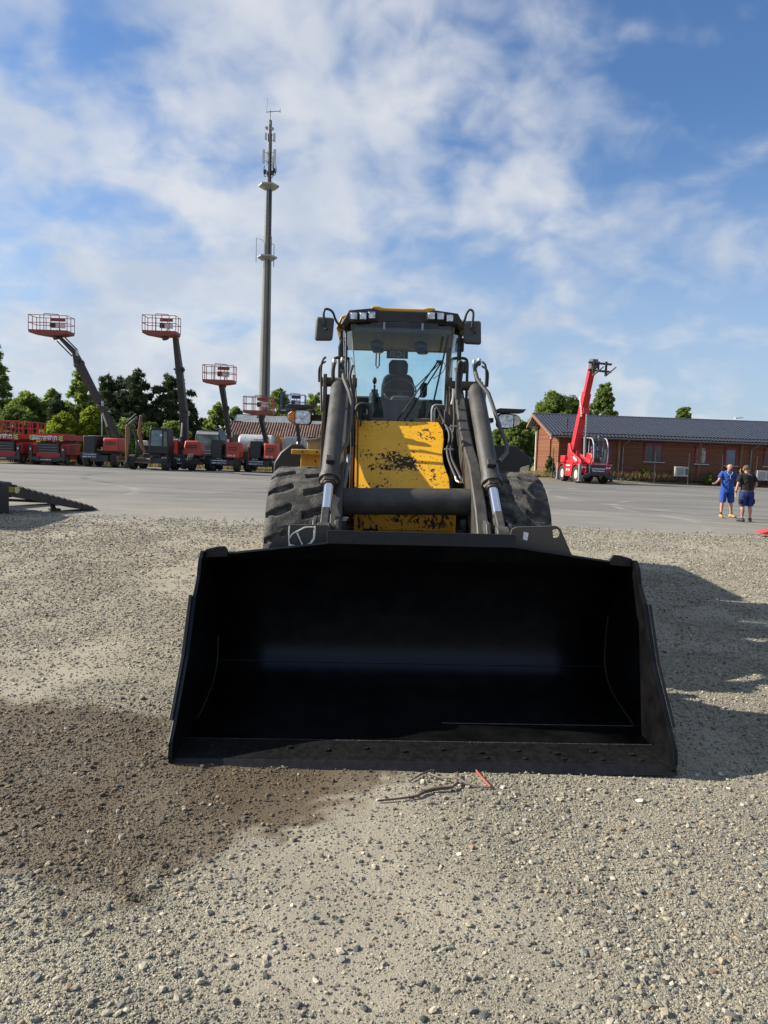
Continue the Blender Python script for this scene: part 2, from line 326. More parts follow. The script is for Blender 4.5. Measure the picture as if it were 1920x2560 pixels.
def gravel_mat():
    m = bpy.data.materials.new('gravel_ground'); m.use_nodes = True; nt = m.node_tree; N = nt.nodes.new; K = nt.links.new
    b = nt.nodes['Principled BSDF']; b.inputs['Roughness'].default_value = 0.9; b.inputs['Specular IOR Level'].default_value = 0.3
    tc = N('ShaderNodeTexCoord')
    def vor(s, out='Color'):
        v = N('ShaderNodeTexVoronoi'); v.inputs['Scale'].default_value = s; K(tc.outputs['Object'], v.inputs['Vector']); return v
    v1, v2 = vor(210), vor(75)
    n = N('ShaderNodeTexNoise'); n.inputs['Scale'].default_value = 1.1; n.inputs['Detail'].default_value = 7; n.inputs['Roughness'].default_value = 0.6; K(tc.outputs['Object'], n.inputs['Vector'])
    nf = N('ShaderNodeTexNoise'); nf.inputs['Scale'].default_value = 180; nf.inputs['Detail'].default_value = 3; K(tc.outputs['Object'], nf.inputs['Vector'])
    # stone tone per cell
    r1 = N('ShaderNodeValToRGB'); e = r1.color_ramp.elements
    e[0].position = 0.0; e[0].color = (0.099, 0.094, 0.073, 1); e[1].position = 1.0; e[1].color = (0.399, 0.359, 0.263, 1)
    e3 = r1.color_ramp.elements.new(0.45); e3.color = (0.225, 0.204, 0.147, 1); e4 = r1.color_ramp.elements.new(0.7); e4.color = (0.289, 0.260, 0.188, 1)
    s1 = N('ShaderNodeSeparateColor'); K(v1.outputs['Color'], s1.inputs[0]); K(s1.outputs[0], r1.inputs[0])
    sand = N('ShaderNodeAttribute'); sand.attribute_name = 'sand'; wet = N('ShaderNodeAttribute'); wet.attribute_name = 'wet'
    mx = N('ShaderNodeMix'); mx.data_type = 'RGBA'; K(r1.outputs[0], mx.inputs[6]); mx.inputs[7].default_value = (0.302, 0.270, 0.208, 1)
    sf = N('ShaderNodeMath'); sf.operation = 'MULTIPLY_ADD'; K(sand.outputs['Fac'], sf.inputs[0]); sf.inputs[1].default_value = 0.55; sf.inputs[2].default_value = 0.12; K(sf.outputs[0], mx.inputs[0])
    mr = N('ShaderNodeMapRange'); mr.inputs['From Min'].default_value = 0.28; mr.inputs['From Max'].default_value = 0.72; mr.inputs['To Min'].default_value = 0.74; mr.inputs['To Max'].default_value = 1.2; K(n.outputs[0], mr.inputs['Value'])
    m2 = N('ShaderNodeMix'); m2.data_type = 'RGBA'; m2.blend_type = 'MULTIPLY'; m2.inputs[0].default_value = 1; K(mx.outputs[2], m2.inputs[6]); K(mr.outputs[0], m2.inputs[7])
    mf = N('ShaderNodeMapRange'); mf.inputs['From Min'].default_value = 0.3; mf.inputs['From Max'].default_value = 0.7; mf.inputs['To Min'].default_value = 0.68; mf.inputs['To Max'].default_value = 1.26; K(nf.outputs[0], mf.inputs['Value'])
    m4 = N('ShaderNodeMix'); m4.data_type = 'RGBA'; m4.blend_type = 'MULTIPLY'; m4.inputs[0].default_value = 1; K(m2.outputs[2], m4.inputs[6]); K(mf.outputs[0], m4.inputs[7])
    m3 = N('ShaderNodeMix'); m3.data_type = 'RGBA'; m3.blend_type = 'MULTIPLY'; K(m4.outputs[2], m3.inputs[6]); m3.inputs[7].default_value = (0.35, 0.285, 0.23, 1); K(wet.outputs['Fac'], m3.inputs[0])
    K(m3.outputs[2], b.inputs['Base Color'])
    rw = N('ShaderNodeMapRange'); rw.inputs['To Min'].default_value = 0.92; rw.inputs['To Max'].default_value = 0.6; K(wet.outputs['Fac'], rw.inputs['Value']); K(rw.outputs[0], b.inputs['Roughness'])
    h = N('ShaderNodeMath'); h.operation = 'ADD'; K(v1.outputs['Distance'], h.inputs[0]); K(v2.outputs['Distance'], h.inputs[1])
    bp = N('ShaderNodeBump'); bp.invert = True; bp.inputs['Strength'].default_value = 0.6; bp.inputs['Distance'].default_value = 0.007; K(h.outputs[0], bp.inputs['Height'])
    st = N('ShaderNodeMapRange'); st.inputs['To Min'].default_value = 0.62; st.inputs['To Max'].default_value = 0.25; K(sand.outputs['Fac'], st.inputs['Value']); K(st.outputs[0], bp.inputs['Strength'])
    K(bp.outputs[0], b.inputs['Normal'])
    return m
def stones_mat():
    m = bpy.data.materials.new('loose_stones'); m.use_nodes = True; nt = m.node_tree; N = nt.nodes.new; K = nt.links.new
    b = nt.nodes['Principled BSDF']; b.inputs['Roughness'].default_value = 0.85; b.inputs['Specular IOR Level'].default_value = 0.3
    a = N('ShaderNodeAttribute'); a.attribute_name = 'tone'; tc = N('ShaderNodeTexCoord')
    n = N('ShaderNodeTexNoise'); n.inputs['Scale'].default_value = 120; n.inputs['Detail'].default_value = 4; K(tc.outputs['Object'], n.inputs['Vector'])
    mr = N('ShaderNodeMapRange'); mr.inputs['To Min'].default_value = 0.75; mr.inputs['To Max'].default_value = 1.25; K(n.outputs[0], mr.inputs['Value'])
    mx = N('ShaderNodeMix'); mx.data_type = 'RGBA'; mx.blend_type = 'MULTIPLY'; mx.inputs[0].default_value = 1; K(a.outputs['Color'], mx.inputs[6]); K(mr.outputs[0], mx.inputs[7]); K(mx.outputs[2], b.inputs['Base Color'])
    return m
def build_ground():
    # earth and rough grass, reaching the horizon
    gm = M('rough_grass_earth', (0.21, 0.185, 0.095), 0.95, var=0.35, scale=0.5, dirt=(0.10, 0.125, 0.035), dirt_amt=0.8, dscale=0.25, bump=1.0, bscale=6)
    b = B(); b.add([(-1500, -600, -0.02), (1500, -600, -0.02), (1500, 2400, -0.02), (-1500, 2400, -0.02)], [(0, 1, 2, 3)])
    tag(b.build('ground', gm, smooth=0), kind='structure')
    # asphalt yard
    am = bpy.data.materials.new('dusty_asphalt'); am.use_nodes = True; nt = am.node_tree; N = nt.nodes.new; K = nt.links.new
    bs = nt.nodes['Principled BSDF']; bs.inputs['Roughness'].default_value = 0.85
    tc = N('ShaderNodeTexCoord')
    def noise(sc, det, vec=(1, 1, 1), dist=0):
        mp = N('ShaderNodeMapping'); mp.inputs['Scale'].default_value = vec; K(tc.outputs['Object'], mp.inputs[0])
        n = N('ShaderNodeTexNoise'); n.inputs['Scale'].default_value = sc; n.inputs['Detail'].default_value = det; n.inputs['Distortion'].default_value = dist; K(mp.outputs[0], n.inputs['Vector']); return n.outputs[0]
    def mrange(v, a, b_, c, d):
        r = N('ShaderNodeMapRange'); r.inputs['From Min'].default_value = a; r.inputs['From Max'].default_value = b_; r.inputs['To Min'].default_value = c; r.inputs['To Max'].default_value = d; K(v, r.inputs['Value']); return r.outputs[0]
    c = None
    base = N('ShaderNodeMix'); base.data_type = 'RGBA'; base.inputs[6].default_value = (0.112, 0.106, 0.095, 1); base.inputs[7].default_value = (0.178, 0.167, 0.147, 1)
    K(mrange(noise(0.35, 8, (0.35, 1, 1), 1.2), 0.36, 0.68, 0, 1), base.inputs[0])
    # single tyre arcs, pale dust and dark rubber, each broken up by noise
    m2 = base; brk = mrange(noise(0.55, 5), 0.40, 0.60, 0, 1)
    for cx, cy, r_, wd, colr, amt in ((10.5, 33, 9.5, .22, (.27, .25, .21, 1), .85), (10.7, 33, 11.4, .22, (.27, .25, .21, 1), .8), (3.5, 22, 6.0, .16, (.26, .24, .2, 1), .75), (-11, 33, 8.0, .24, (.045, .044, .042, 1), .85), (-11, 33, 9.9, .24, (.045, .044, .042, 1), .8), (-16, 24, 7.2, .2, (.27, .25, .21, 1), .65), (17, 26, 8.2, .2, (.26, .24, .2, 1), .7), (14, 40, 15, .25, (.05, .05, .048, 1), .65), (-4, 40, 12, .25, (.05, .05, .048, 1), .7), (22, 34, 14, .22, (.27, .25, .21, 1), .7), (-20, 38, 16, .22, (.05, .05, .048, 1), .65)):
        dv = N('ShaderNodeVectorMath'); dv.operation = 'DISTANCE'; K(tc.outputs['Object'], dv.inputs[0]); dv.inputs[1].default_value = (cx, cy, -0.012)
        df = N('ShaderNodeMath'); df.operation = 'SUBTRACT'; K(dv.outputs['Value'], df.inputs[0]); df.inputs[1].default_value = r_
        ab = N('ShaderNodeMath'); ab.operation = 'ABSOLUTE'; K(df.outputs[0], ab.inputs[0])
        ml = N('ShaderNodeMath'); ml.operation = 'MULTIPLY'; K(mrange(ab.outputs[0], wd * .5, wd, amt, 0), ml.inputs[0]); K(brk, ml.inputs[1])
        mm = N('ShaderNodeMix'); mm.data_type = 'RGBA'; K(ml.outputs[0], mm.inputs[0]); K(m2.outputs[2], mm.inputs[6]); mm.inputs[7].default_value = colr; m2 = mm
    # dust dragged from the gravel on to the asphalt
    sy = N('ShaderNodeSeparateXYZ'); K(tc.outputs['Object'], sy.inputs[0])
    dd = N('ShaderNodeMath'); dd.operation = 'MULTIPLY'; K(mrange(sy.outputs[1], 16.5, 27.0, 1.0, 0.0), dd.inputs[0]); K(mrange(noise(0.8, 6, (0.4, 1, 1), 0.8), 0.30, 0.60, 0.25, 0.95), dd.inputs[1])
    md = N('ShaderNodeMix'); md.data_type = 'RGBA'; K(dd.outputs[0], md.inputs[0]); K(m2.outputs[2], md.inputs[6]); md.inputs[7].default_value = (0.235, 0.213, 0.172, 1); m2 = md
    m3 = N('ShaderNodeMix'); m3.data_type = 'RGBA'; m3.blend_type = 'MULTIPLY'; m3.inputs[0].default_value = 1; K(m2.outputs[2], m3.inputs[6]); K(mrange(noise(40, 4), 0.3, 0.7, 0.8, 1.2), m3.inputs[7])
    K(m3.outputs[2], bs.inputs['Base Color'])
    bp = N('ShaderNodeBump'); bp.inputs['Strength'].default_value = 0.5; bp.inputs['Distance'].default_value = 0.01; K(noise(70, 3), bp.inputs['Height']); K(bp.outputs[0], bs.inputs['Normal'])
    far = [(-140, 40), (-60, 49.2), (-40, 51.3), (-25, 52.2), (-9, 54.6), (4, 56), (13, 57.0), (19.3, 57.6), (32.7, 61), (60, 67), (140, 80)]
    near = [(140, 12), (-140, 12)]
    b = B(); pts = [(x, y, -0.012) for x, y in near] + [(x, y, -0.012) for x, y in far]
    b.add(pts, [tuple(range(len(pts)))]); tag(b.build('asphalt_yard', am, smooth=0), kind='structure')
    # gravel yard in front of it
    def spaced(lo, d0, d1, hi, step, grow):
        a = list(np.arange(d0, d1 + 1e-6, step)); s = step
        while a[-1] < hi: s *= grow; a.append(a[-1] + s)
        s = step; pre = []
        x = a[0]
        while x > lo: s *= grow; x -= s; pre.append(x)
        return np.array(pre[::-1] + a)
    xs = spaced(-70, -3.4, 3.4, 70, 0.05, 1.10); ys = spaced(-40, 1.3, 7.0, 17.0, 0.05, 1.09)
    tag(grid_obj('gravel_yard', xs, ys, gz, gravel_mat(), yscale=edge_y, attrs={'wet': wetness, 'sand': sandy}), kind='structure')

def build_stones():
    r2 = np.random.default_rng(11); N_ = 250000
    u = r2.random(N_); y = 1.5 * (18.4 / 1.5) ** u; x = (r2.random(N_) * 2 - 1) * np.where(r2.random(N_) < .68, 0.60 * y + 0.35, 1.15 * y + 1.6)
    keep = r2.random(N_) > 0.62 * sandy(x, y)
    keep &= ~((np.abs(x - 0.25) < 1.42) & (y > 3.86) & (y < 5.1))
    clump = vnoise(x, y, 2.2, 4.0); keep &= r2.random(N_) < np.clip(0.5 + clump * 0.9, 0, 1)
    keep &= y < edge_y(x) + 1.3 * r2.random(N_) ** 3
    x, y = x[keep], y[keep]; n = len(x)
    s = (0.0013 + 0.0007 * (y - 1.5)) * (0.7 + r2.random(n)) + 0.0028 * np.minimum(r2.lognormal(-0.9, 0.95, n), 4.0)
    big = r2.random(n) < 0.0035; s[big] = 0.008 + 0.011 * r2.random(big.sum()) ** 1.7
    t = (1 + 5 ** 0.5) / 2
    ico = np.array([(-1, t, 0), (1, t, 0), (-1, -t, 0), (1, -t, 0), (0, -1, t), (0, 1, t), (0, -1, -t), (0, 1, -t), (t, 0, -1), (t, 0, 1), (-t, 0, -1), (-t, 0, 1)]) / math.sqrt(1 + t * t)
    fc = np.array([(0, 11, 5), (0, 5, 1), (0, 1, 7), (0, 7, 10), (0, 10, 11), (1, 5, 9), (5, 11, 4), (11, 10, 2), (10, 7, 6), (7, 1, 8), (3, 9, 4), (3, 4, 2), (3, 2, 6), (3, 6, 8), (3, 8, 9), (4, 9, 5), (2, 4, 11), (6, 2, 10), (8, 6, 7), (9, 8, 1)])
    sc = np.stack([0.75 + 0.7 * r2.random(n), 0.75 + 0.7 * r2.random(n), 0.45 + 0.4 * r2.random(n)], -1) * s[:, None]
    P = ico[None] * (0.6 + 0.65 * r2.random((n, 12, 1))) * sc[:, None, :]
    a = r2.random(n) * 2 * PI; ca, sa = np.cos(a), np.sin(a); tl = (r2.random(n) - 0.5) * 0.7
    X = P[..., 0] * ca[:, None] - P[..., 1] * sa[:, None]; Yc = P[..., 0] * sa[:, None] + P[..., 1] * ca[:, None]; Z = P[..., 2] + X * tl[:, None]
    co = np.stack([X + x[:, None], Yc + y[:, None], Z + (gz(x, y) + sc[:, 2] * 0.45)[:, None]], -1).reshape(-1, 3)
    F = (fc[None] + (np.arange(n) * 12)[:, None, None]).reshape(-1, 3)
    me = bpy.data.meshes.new('gravel_stones'); me.vertices.add(len(co)); me.vertices.foreach_set('co', co.ravel().astype(np.float32))
    me.loops.add(F.size); me.loops.foreach_set('vertex_index', F.ravel().astype(np.int32)); me.polygons.add(len(F)); me.polygons.foreach_set('loop_start', (np.arange(len(F)) * 3).astype(np.int32))
    me.update()
    at = me.attributes.new('sharp_face', 'BOOLEAN', 'FACE'); at.data.foreach_set('value', np.ones(len(F), bool))
    pal = np.array([(0.28, 0.255, 0.21), (0.205, 0.193, 0.168), (0.125, 0.125, 0.122), (0.33, 0.295, 0.23), (0.075, 0.08, 0.084), (0.165, 0.17, 0.162), (0.29, 0.225, 0.16), (0.42, 0.40, 0.35), (0.24, 0.155, 0.11)])
    pr = np.array([.24, .2, .13, .18, .05, .1, .06, .03, .01]); k = r2.choice(len(pal), n, p=pr)
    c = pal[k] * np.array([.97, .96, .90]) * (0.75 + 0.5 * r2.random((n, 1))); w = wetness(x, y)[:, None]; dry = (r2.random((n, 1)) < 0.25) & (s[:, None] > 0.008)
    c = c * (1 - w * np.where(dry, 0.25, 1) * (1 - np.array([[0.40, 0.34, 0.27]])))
    at = me.color_attributes.new('tone', 'FLOAT_COLOR', 'POINT'); col = np.ones((n, 12, 4), np.float32); col[..., :3] = c[:, None, :]; at.data.foreach_set('color', col.ravel())
    me.materials.append(stones_mat()); o = link(bpy.data.objects.new('gravel_stones', me))
    tag(o, 'loose grey and beige stones lying all over the gravel yard', 'gravel', kind='stuff')
build_ground(); build_stones()

def twig(label, pts, r, mat, z=0.012):
    b = B(); b.tube([(x, y, gz(x, y) + zz) for x, y, zz in pts], r, 7); tag(b.build('twig', mat), label, 'twig', 'twigs in front of the bucket')
tw_brown = M('dry_bark', (0.085, 0.055, 0.045), 0.8, var=0.4, scale=30); tw_grey = M('grey_bark', (0.17, 0.15, 0.125), 0.85, var=0.3, scale=30); tw_red = M('red_bark', (0.33, 0.075, 0.055), 0.6, var=0.3, scale=20)
twig('long brown twig on the gravel before the bucket, bent up at its right end', [(0.02, 3.413, .01), (0.12, 3.445, .012), (0.216, 3.477, .013), (0.26, 3.53, .016), (0.33, 3.56, .018), (0.408, 3.577, .02), (0.438, 3.624, .024), (0.454, 3.75, .02)], [.004, .005, .006, .010, .010, .007, .007, .006], tw_brown)
twig('grey forked twig crossing over the long brown twig', [(0.294, 3.75, .012), (0.35, 3.69, .02), (0.437, 3.665, .034), (0.486, 3.622, .022), (0.545, 3.605, .014), (0.603, 3.592, .01)], [.004, .006, .006, .008, .006, .005], tw_grey)
twig('short dark twig half under the bucket edge', [(0.196, 3.65, .01), (0.25, 3.715, .014), (0.32, 3.79, .012)], [.004, .005, .005], tw_brown)
twig('straight bright red twig at the right of the other twigs', [(0.561, 3.785, .012), (0.585, 3.69, .014), (0.611, 3.593, .012)], [.006, .0065, .006], tw_red)

# ------------------------------------------------------------------ wheel loader (local frame: origin under the front axle, -y towards the bucket)
def build_tyre(parent, cx, cy, cz, rad, w, name='tyre', lugs=21, depth=0.036, mat=None, bead=0.40, nt=420, flip=1):
    prof = []   # (offset across, radius, tread coordinate or None)
    hw = w / 2
    for r_, x in ((bead * rad / .81, -hw * .72), (bead * 1.06 * rad / .81, -hw * .86), (rad * .62, -hw * .99), (rad * .76, -hw * 1.03), (rad * .86, -hw * 1.0), (rad * .93, -hw * .97)): prof.append((x, r_, None))
    m = 28
    for i in range(m + 1):
        s = -1 + 2 * i / m; prof.append((s * hw * .95, rad * (1 - 0.012 * s * s - 0.045 * max(0, abs(s) - .82) / .18), s))
    prof += [(-x, r_, None) for x, r_, _ in prof[5::-1]]
    vs = []; fs = []; n = len(prof)
    for k in range(nt):
        t = k / nt; th = 2 * PI * t
        for x, r_, s in prof:
            r2_ = r_
            ss = s if s is not None else (1.0 if x > 0 else -1.0)
            a = abs(ss); lim = 1.0 if s is not None else (1.0 if r_ > rad * .8 else 0)
            if lim and a > 0.14:
                ph = (t * lugs + (0.5 if ss * flip > 0 else 0.0) + 0.42 * flip * ss + 0.10 * math.sin(a * 3.0)) % 1.0
                wd = 0.27 + 0.05 * math.sin(a * 4)
                g = max(0, 1 - abs(ph - .5) / (wd * .5)); g = min(1, g * 3.2) * min(1, (a - .14) / .07) * (1 if a < .93 else max(.25, 1 - (a - .93) / .07))
                r2_ -= depth * g * (rad / .81)
            vs.append((cx + x, cy + r2_ * math.sin(th), cz + r2_ * math.cos(th)))
    for k in range(nt):
        k2 = (k + 1) % nt
        for i in range(n - 1): fs.append((k * n + i, k * n + i + 1, k2 * n + i + 1, k2 * n + i))
    b = B(); b.add(vs, fs); return b.build(name, mat or rubber, parent, smooth=50)

def build_wheel(root, cx, cy, rad, w, side, flip=1):
    hub = B(); s = side
    hub.lathe([(rad * .50, -s * w * .32), (rad * .50, s * w * .30), (rad * .44, s * w * .34), (rad * .40, s * w * .10), (rad * .22, s * w * .08), (rad * .2, s * w * .22), (rad * .08, s * w * .24)], (cx, cy, rad - .02), 'x', 36)
    wh = hub.build('wheel', M('rim_paint', (0.5, 0.47, 0.38), 0.55, var=0.2, dirt=(0.1, 0.09, 0.07), dirt_amt=0.6), root)
    build_tyre(wh, cx, cy, rad - .02, rad, w, flip=flip)
    return wh

def build_bucket(root):
    prof = curve_pts([(0, y, z) for y, z in ((-2.72, .05), (-2.45, .062), (-2.2, .095), (-2.0, .138), (-1.91, .178), (-1.85, .230), (-1.815, .29), (-1.80, .36), (-1.80, .44), (-1.812, .55), (-1.835, .66), (-1.885, .79), (-1.97, .925), (-2.10, 1.015), (-2.2, 1.058))], 5)
    xs = [-1.385, -1.0, -0.5, 0, 0.5, 1.0, 1.385]; n = len(prof); vs = []; fs = []
    for x in xs: vs += [(x, p.y, p.z) for p in prof]
    for i in range(len(xs) - 1): fs += [(i * n + j, (i + 1) * n + j, (i + 1) * n + j + 1, i * n + j + 1) for j in range(n - 1)]
    b = B(); b.add(vs, fs); bk = b.build('bucket', black_gloss, root, smooth=60)
    md = bk.modifiers.new('plate', 'SOLIDIFY'); md.thickness = 0.02; md.offset = -1
    # upper lip plates
    b = B(); t = .016
    P = [(-1.385, -2.2, 1.056), (1.385, -2.2, 1.056), (.60, -2.285, 1.168), (-.60, -2.285, 1.168)]
    b.add(P + [(x, y + t * .8, z + t * .7) for x, y, z in P], [(0, 1, 2, 3), (7, 6, 5, 4), (0, 4, 5, 1), (1, 5, 6, 2), (2, 6, 7, 3), (3, 7, 4, 0)])
    b.build('top_plate', black_gloss, bk, smooth=0)
    b = B(); P = [(-.60, -2.289, 1.170), (.60, -2.289, 1.170), (.60, -2.268, 1.252), (-.60, -2.268, 1.252)]
    b.add(P + [(x, y + t, z) for x, y, z in P], [(0, 1, 2, 3), (7, 6, 5, 4), (0, 4, 5, 1), (1, 5, 6, 2), (2, 6, 7, 3), (3, 7, 4, 0)])
    b.build('spill_guard', black_edge, bk, bevel=.003, smooth=0)
    # cutting edge and its bolts
    b = B(); b.prism([(-2.975, .004), (-2.94, .05), (-2.70, .066), (-2.70, .004)], 'x', -1.412, 1.412)
    ce = b.build('cutting_edge', black_edge, bk, bevel=.003, smooth=0)
    bolt_m = M('bolt_black', (0.012, 0.012, 0.012), 0.35, var=0.3)
    for k in range(12):
        hb = B(); x = -1.2 + k * .218; hb.lathe([(.017, 0), (.017, .004), (.008, .004), (.008, .002)], (x, -2.83 if k % 2 else -2.80, .0625), 'z', 10); hb.build('bolt', bolt_m, ce)
    for k in range(5): hb = B(); hb.lathe([(.015, 0), (.015, .003), (.007, .003)], (.35 + k * .22, -2.89, .0565), 'z', 10); hb.build('bolt', bolt_m, ce)
    sp = [(-2.30, 1.055), (-2.245, 1.10), (-2.10, 1.083), (-2.055, 1.0), (-1.95, .95), (-1.84, .79), (-1.765, .62), (-1.752, .46), (-1.77, .31), (-1.84, .205), (-1.97, .135), (-2.2, .072), (-2.45, .03), (-2.70, .008), (-2.955, .008), (-2.985, .07), (-2.97, .15), (-2.875, .25), (-2.62, .54), (-2.44, .86), (-2.34, .96)]
    for s in (-1, 1):
        b = B(); b.prism(sp, 'x', s * 1.378, s * 1.402); pl = b.build('side_plate', black_gloss, bk, bevel=.003, smooth=0)
        b = B(); b.prism([(-2.45, .86), (-2.63, .535), (-2.885, .245), (-2.80, .215), (-2.56, .50), (-2.40, .82)], 'x', s * 1.4025, s * 1.424)
        b.build('wear_strip', black_edge, pl, bevel=.003, smooth=0)
        # hook ear standing behind the lip corner
        b = B(); b.prism([(s * 1.378, 1.05), (s * 1.378, 1.105), (s * 1.30, 1.125), (s * 1.255, 1.128), (s * 1.235, 1.10), (s * 1.235, 1.06)], 'y', -2.215, -2.19)
        b.build('corner_ear', black_edge, pl, bevel=.004, smooth=0)
    seam = M('weld_metal', (0.07, 0.068, 0.064), 0.45, 0.4, var=0.6, scale=40, bump=1.0, bscale=150)
    thin = [p for p in prof if p.z < .66 and p.y > -2.42]
    for s in (-1, 1):
        b = B(); b.tube([(s * 1.376, p.y - .002, p.z + .001) for p in (thin if s > 0 else [q for q in thin if q.z < .45])], .0032, 6); b.build('weld_seam', seam, bk)
    b = B(); b.tube([(-1.37, -2.697, .062), (1.37, -2.697, .062)], .004, 6); b.build('weld_seam', seam, bk)
    b = B(); b.tube([(.15, -2.42, .069), (1.37, -2.42, .069)], .0035, 6); b.build('weld_seam', seam, bk)
    b = B(); b.tube([(-1.37, -1.834, .272), (1.37, -1.834, .272)], .002, 6); b.build('weld_seam', M('faint_weld', (0.014, 0.014, 0.016), 0.4, var=0.4), bk)
    # lifting plates behind the top edge
    dk = M('lug_grey_paint', (0.036, 0.034, 0.031), 0.5, var=0.2, dirt=(0.075, 0.068, 0.058), dirt_amt=0.3, dscale=18)
    bw = M('lug_brown_grey_paint', (0.062, 0.052, 0.045), 0.5, var=0.12)
    def lug(poly, hole, mat):
        b = B(); hx, hz = hole; k = 20; pts = []
        # plate with a round hole: ring of quads between the hole and the outline
        ring = [(hx + .030 * math.cos(2 * PI * i / k), hz + .030 * math.sin(2 * PI * i / k)) for i in range(k)]
        def hit(a):
            d = Vector((math.cos(a), math.sin(a))); best = 9
            for i in range(len(poly)):
                p, q = Vector(poly[i]), Vector(poly[(i + 1) % len(poly)]); e = q - p; den = d.x * e.y - d.y * e.x
                if abs(den) < 1e-9: continue
                w = p - Vector(hole); t_ = (w.x * e.y - w.y * e.x) / den; u_ = (w.x * d.y - w.y * d.x) / den
                if t_ > 0 and -1e-6 <= u_ <= 1 + 1e-6: best = min(best, t_)
            return (hx + d.x * best, hz + d.y * best)
        ang = sorted(set([round(math.atan2(p[1] - hz, p[0] - hx) % (2 * PI), 6) for p in poly] + [round(2 * PI * i / k, 6) for i in range(k)]))
        inn = [(hx + .030 * math.cos(a), hz + .030 * math.sin(a)) for a in ang]; out = [hit(a) for a in ang]; m = len(ang)
        for y0, y1 in ((-2.135, -2.110),):
            vs = [(x, y0, z) for x, z in inn] + [(x, y0, z) for x, z in out] + [(x, y1, z) for x, z in inn] + [(x, y1, z) for x, z in out]
            fs = []
            for i in range(m):
                j = (i + 1) % m; fs += [(i, j, m + j, m + i), (2 * m + j, 2 * m + i, 3 * m + i, 3 * m + j), (m + i, m + j, 3 * m + j, 3 * m + i), (j, i, 2 * m + i, 2 * m + j)]
            b.add(vs, fs)
        return b.build('lifting_plate', mat, bk, smooth=0)
    lL = lug([(-1.015, 1.05), (-.62, 1.05), (-.612, 1.21), (-.583, 1.222), (-.583, 1.245), (-.611, 1.271), (-.889, 1.267), (-.915, 1.255)], (-.90, 1.215), dk)
    lR = lug([(.60, 1.05), (1.035, 1.05), (.923, 1.283), (.896, 1.301), (.631, 1.287), (.603, 1.27), (.595, 1.232)], (.893, 1.25), bw)
    lL['label'] = 'dark grey lifting plate wrapped in torn white film'; lR['label'] = 'brown-grey lifting plate with a small white paper label'
    # torn cling film round the left plate, paper label on the right one
    film = M('white_plastic_film', (0.78, 0.78, 0.70), 0.35, var=0.15, scale=60)
    b = B()
    def strand(pts, r): b.tube(curve_pts([(x, -2.142, z) for x, z in pts], 5), r, 6)
    r_ = random.Random(3)
    for k in range(7):
        j = lambda a=.006: r_.uniform(-a, a)
        strand([(-.853 + j(), 1.135 + j()), (-.80 + j(), 1.128 + j()), (-.74 + j(), 1.136 + j()), (-.70 + j(), 1.165 + j()), (-.690 + j(), 1.20 + j()), (-.688 + j(), 1.262)], r_.uniform(.0018, .004))
    for k in range(4):
        j = lambda a=.004: r_.uniform(-a, a)
        strand([(-.80 + j(), 1.215 + j()), (-.785 + j(), 1.18 + j()), (-.765 + j(), 1.14 + j())], r_.uniform(.0018, .0035))
        strand([(-.852 + j(), 1.175 + j()), (-.83 + j(), 1.21 + j()), (-.79 + j(), 1.232 + j()), (-.75 + j(), 1.256 + j()), (-.70 + j(), 1.256 + j())], r_.uniform(.0012, .0028))
        strand([(-.853 + j(), 1.262), (-.855 + j(), 1.2 + j()), (-.850 + j(), 1.15 + j()), (-.835 + j(), 1.13 + j())], r_.uniform(.0015, .003))
        strand([(-.85 + j(), 1.118 + j()), (-.78 + j(), 1.118 + j()), (-.70 + j(), 1.13 + j()), (-.625 + j(), 1.155 + j())], r_.uniform(.0015, .003))
    b.build('film_wrap', film, lL)
    b = B(); b.add([(.681, -2.1385, 1.258), (.712, -2.1385, 1.250), (.706, -2.1385, 1.200), (.676, -2.1385, 1.208), (.681, -2.1365, 1.258), (.712, -2.1365, 1.250), (.706, -2.1365, 1.200), (.676, -2.1365, 1.208)], [(3, 2, 1, 0), (4, 5, 6, 7), (0, 1, 5, 4), (1, 2, 6, 5), (2, 3, 7, 6), (3, 0, 4, 7)])
    b.build('paper_label', M('paper', (0.78, 0.78, 0.76), 0.8, var=0.04), lR, smooth=0)
    b = B(); b.box((0, -1.42, .55), (1.30, .10, .80)); b.box((0, -1.25, .55), (1.1, .3, .3)); b.build('shadow_coupler_frame', dark_paint, bk, smooth=0)  # hidden coupler block, added to fill gaps in the loader's cast shadow
    # hanger brackets at the back of the bucket
    for x in (-.62, -.50, .50, .62):
        b = B(); b.prism([(-1.76, .25), (-1.76, .95), (-1.60, 1.0), (-1.30, .62), (-1.35, .35)], 'x', x - .02, x + .02); b.build('hanger', dark_paint, bk, smooth=0)
    return bk

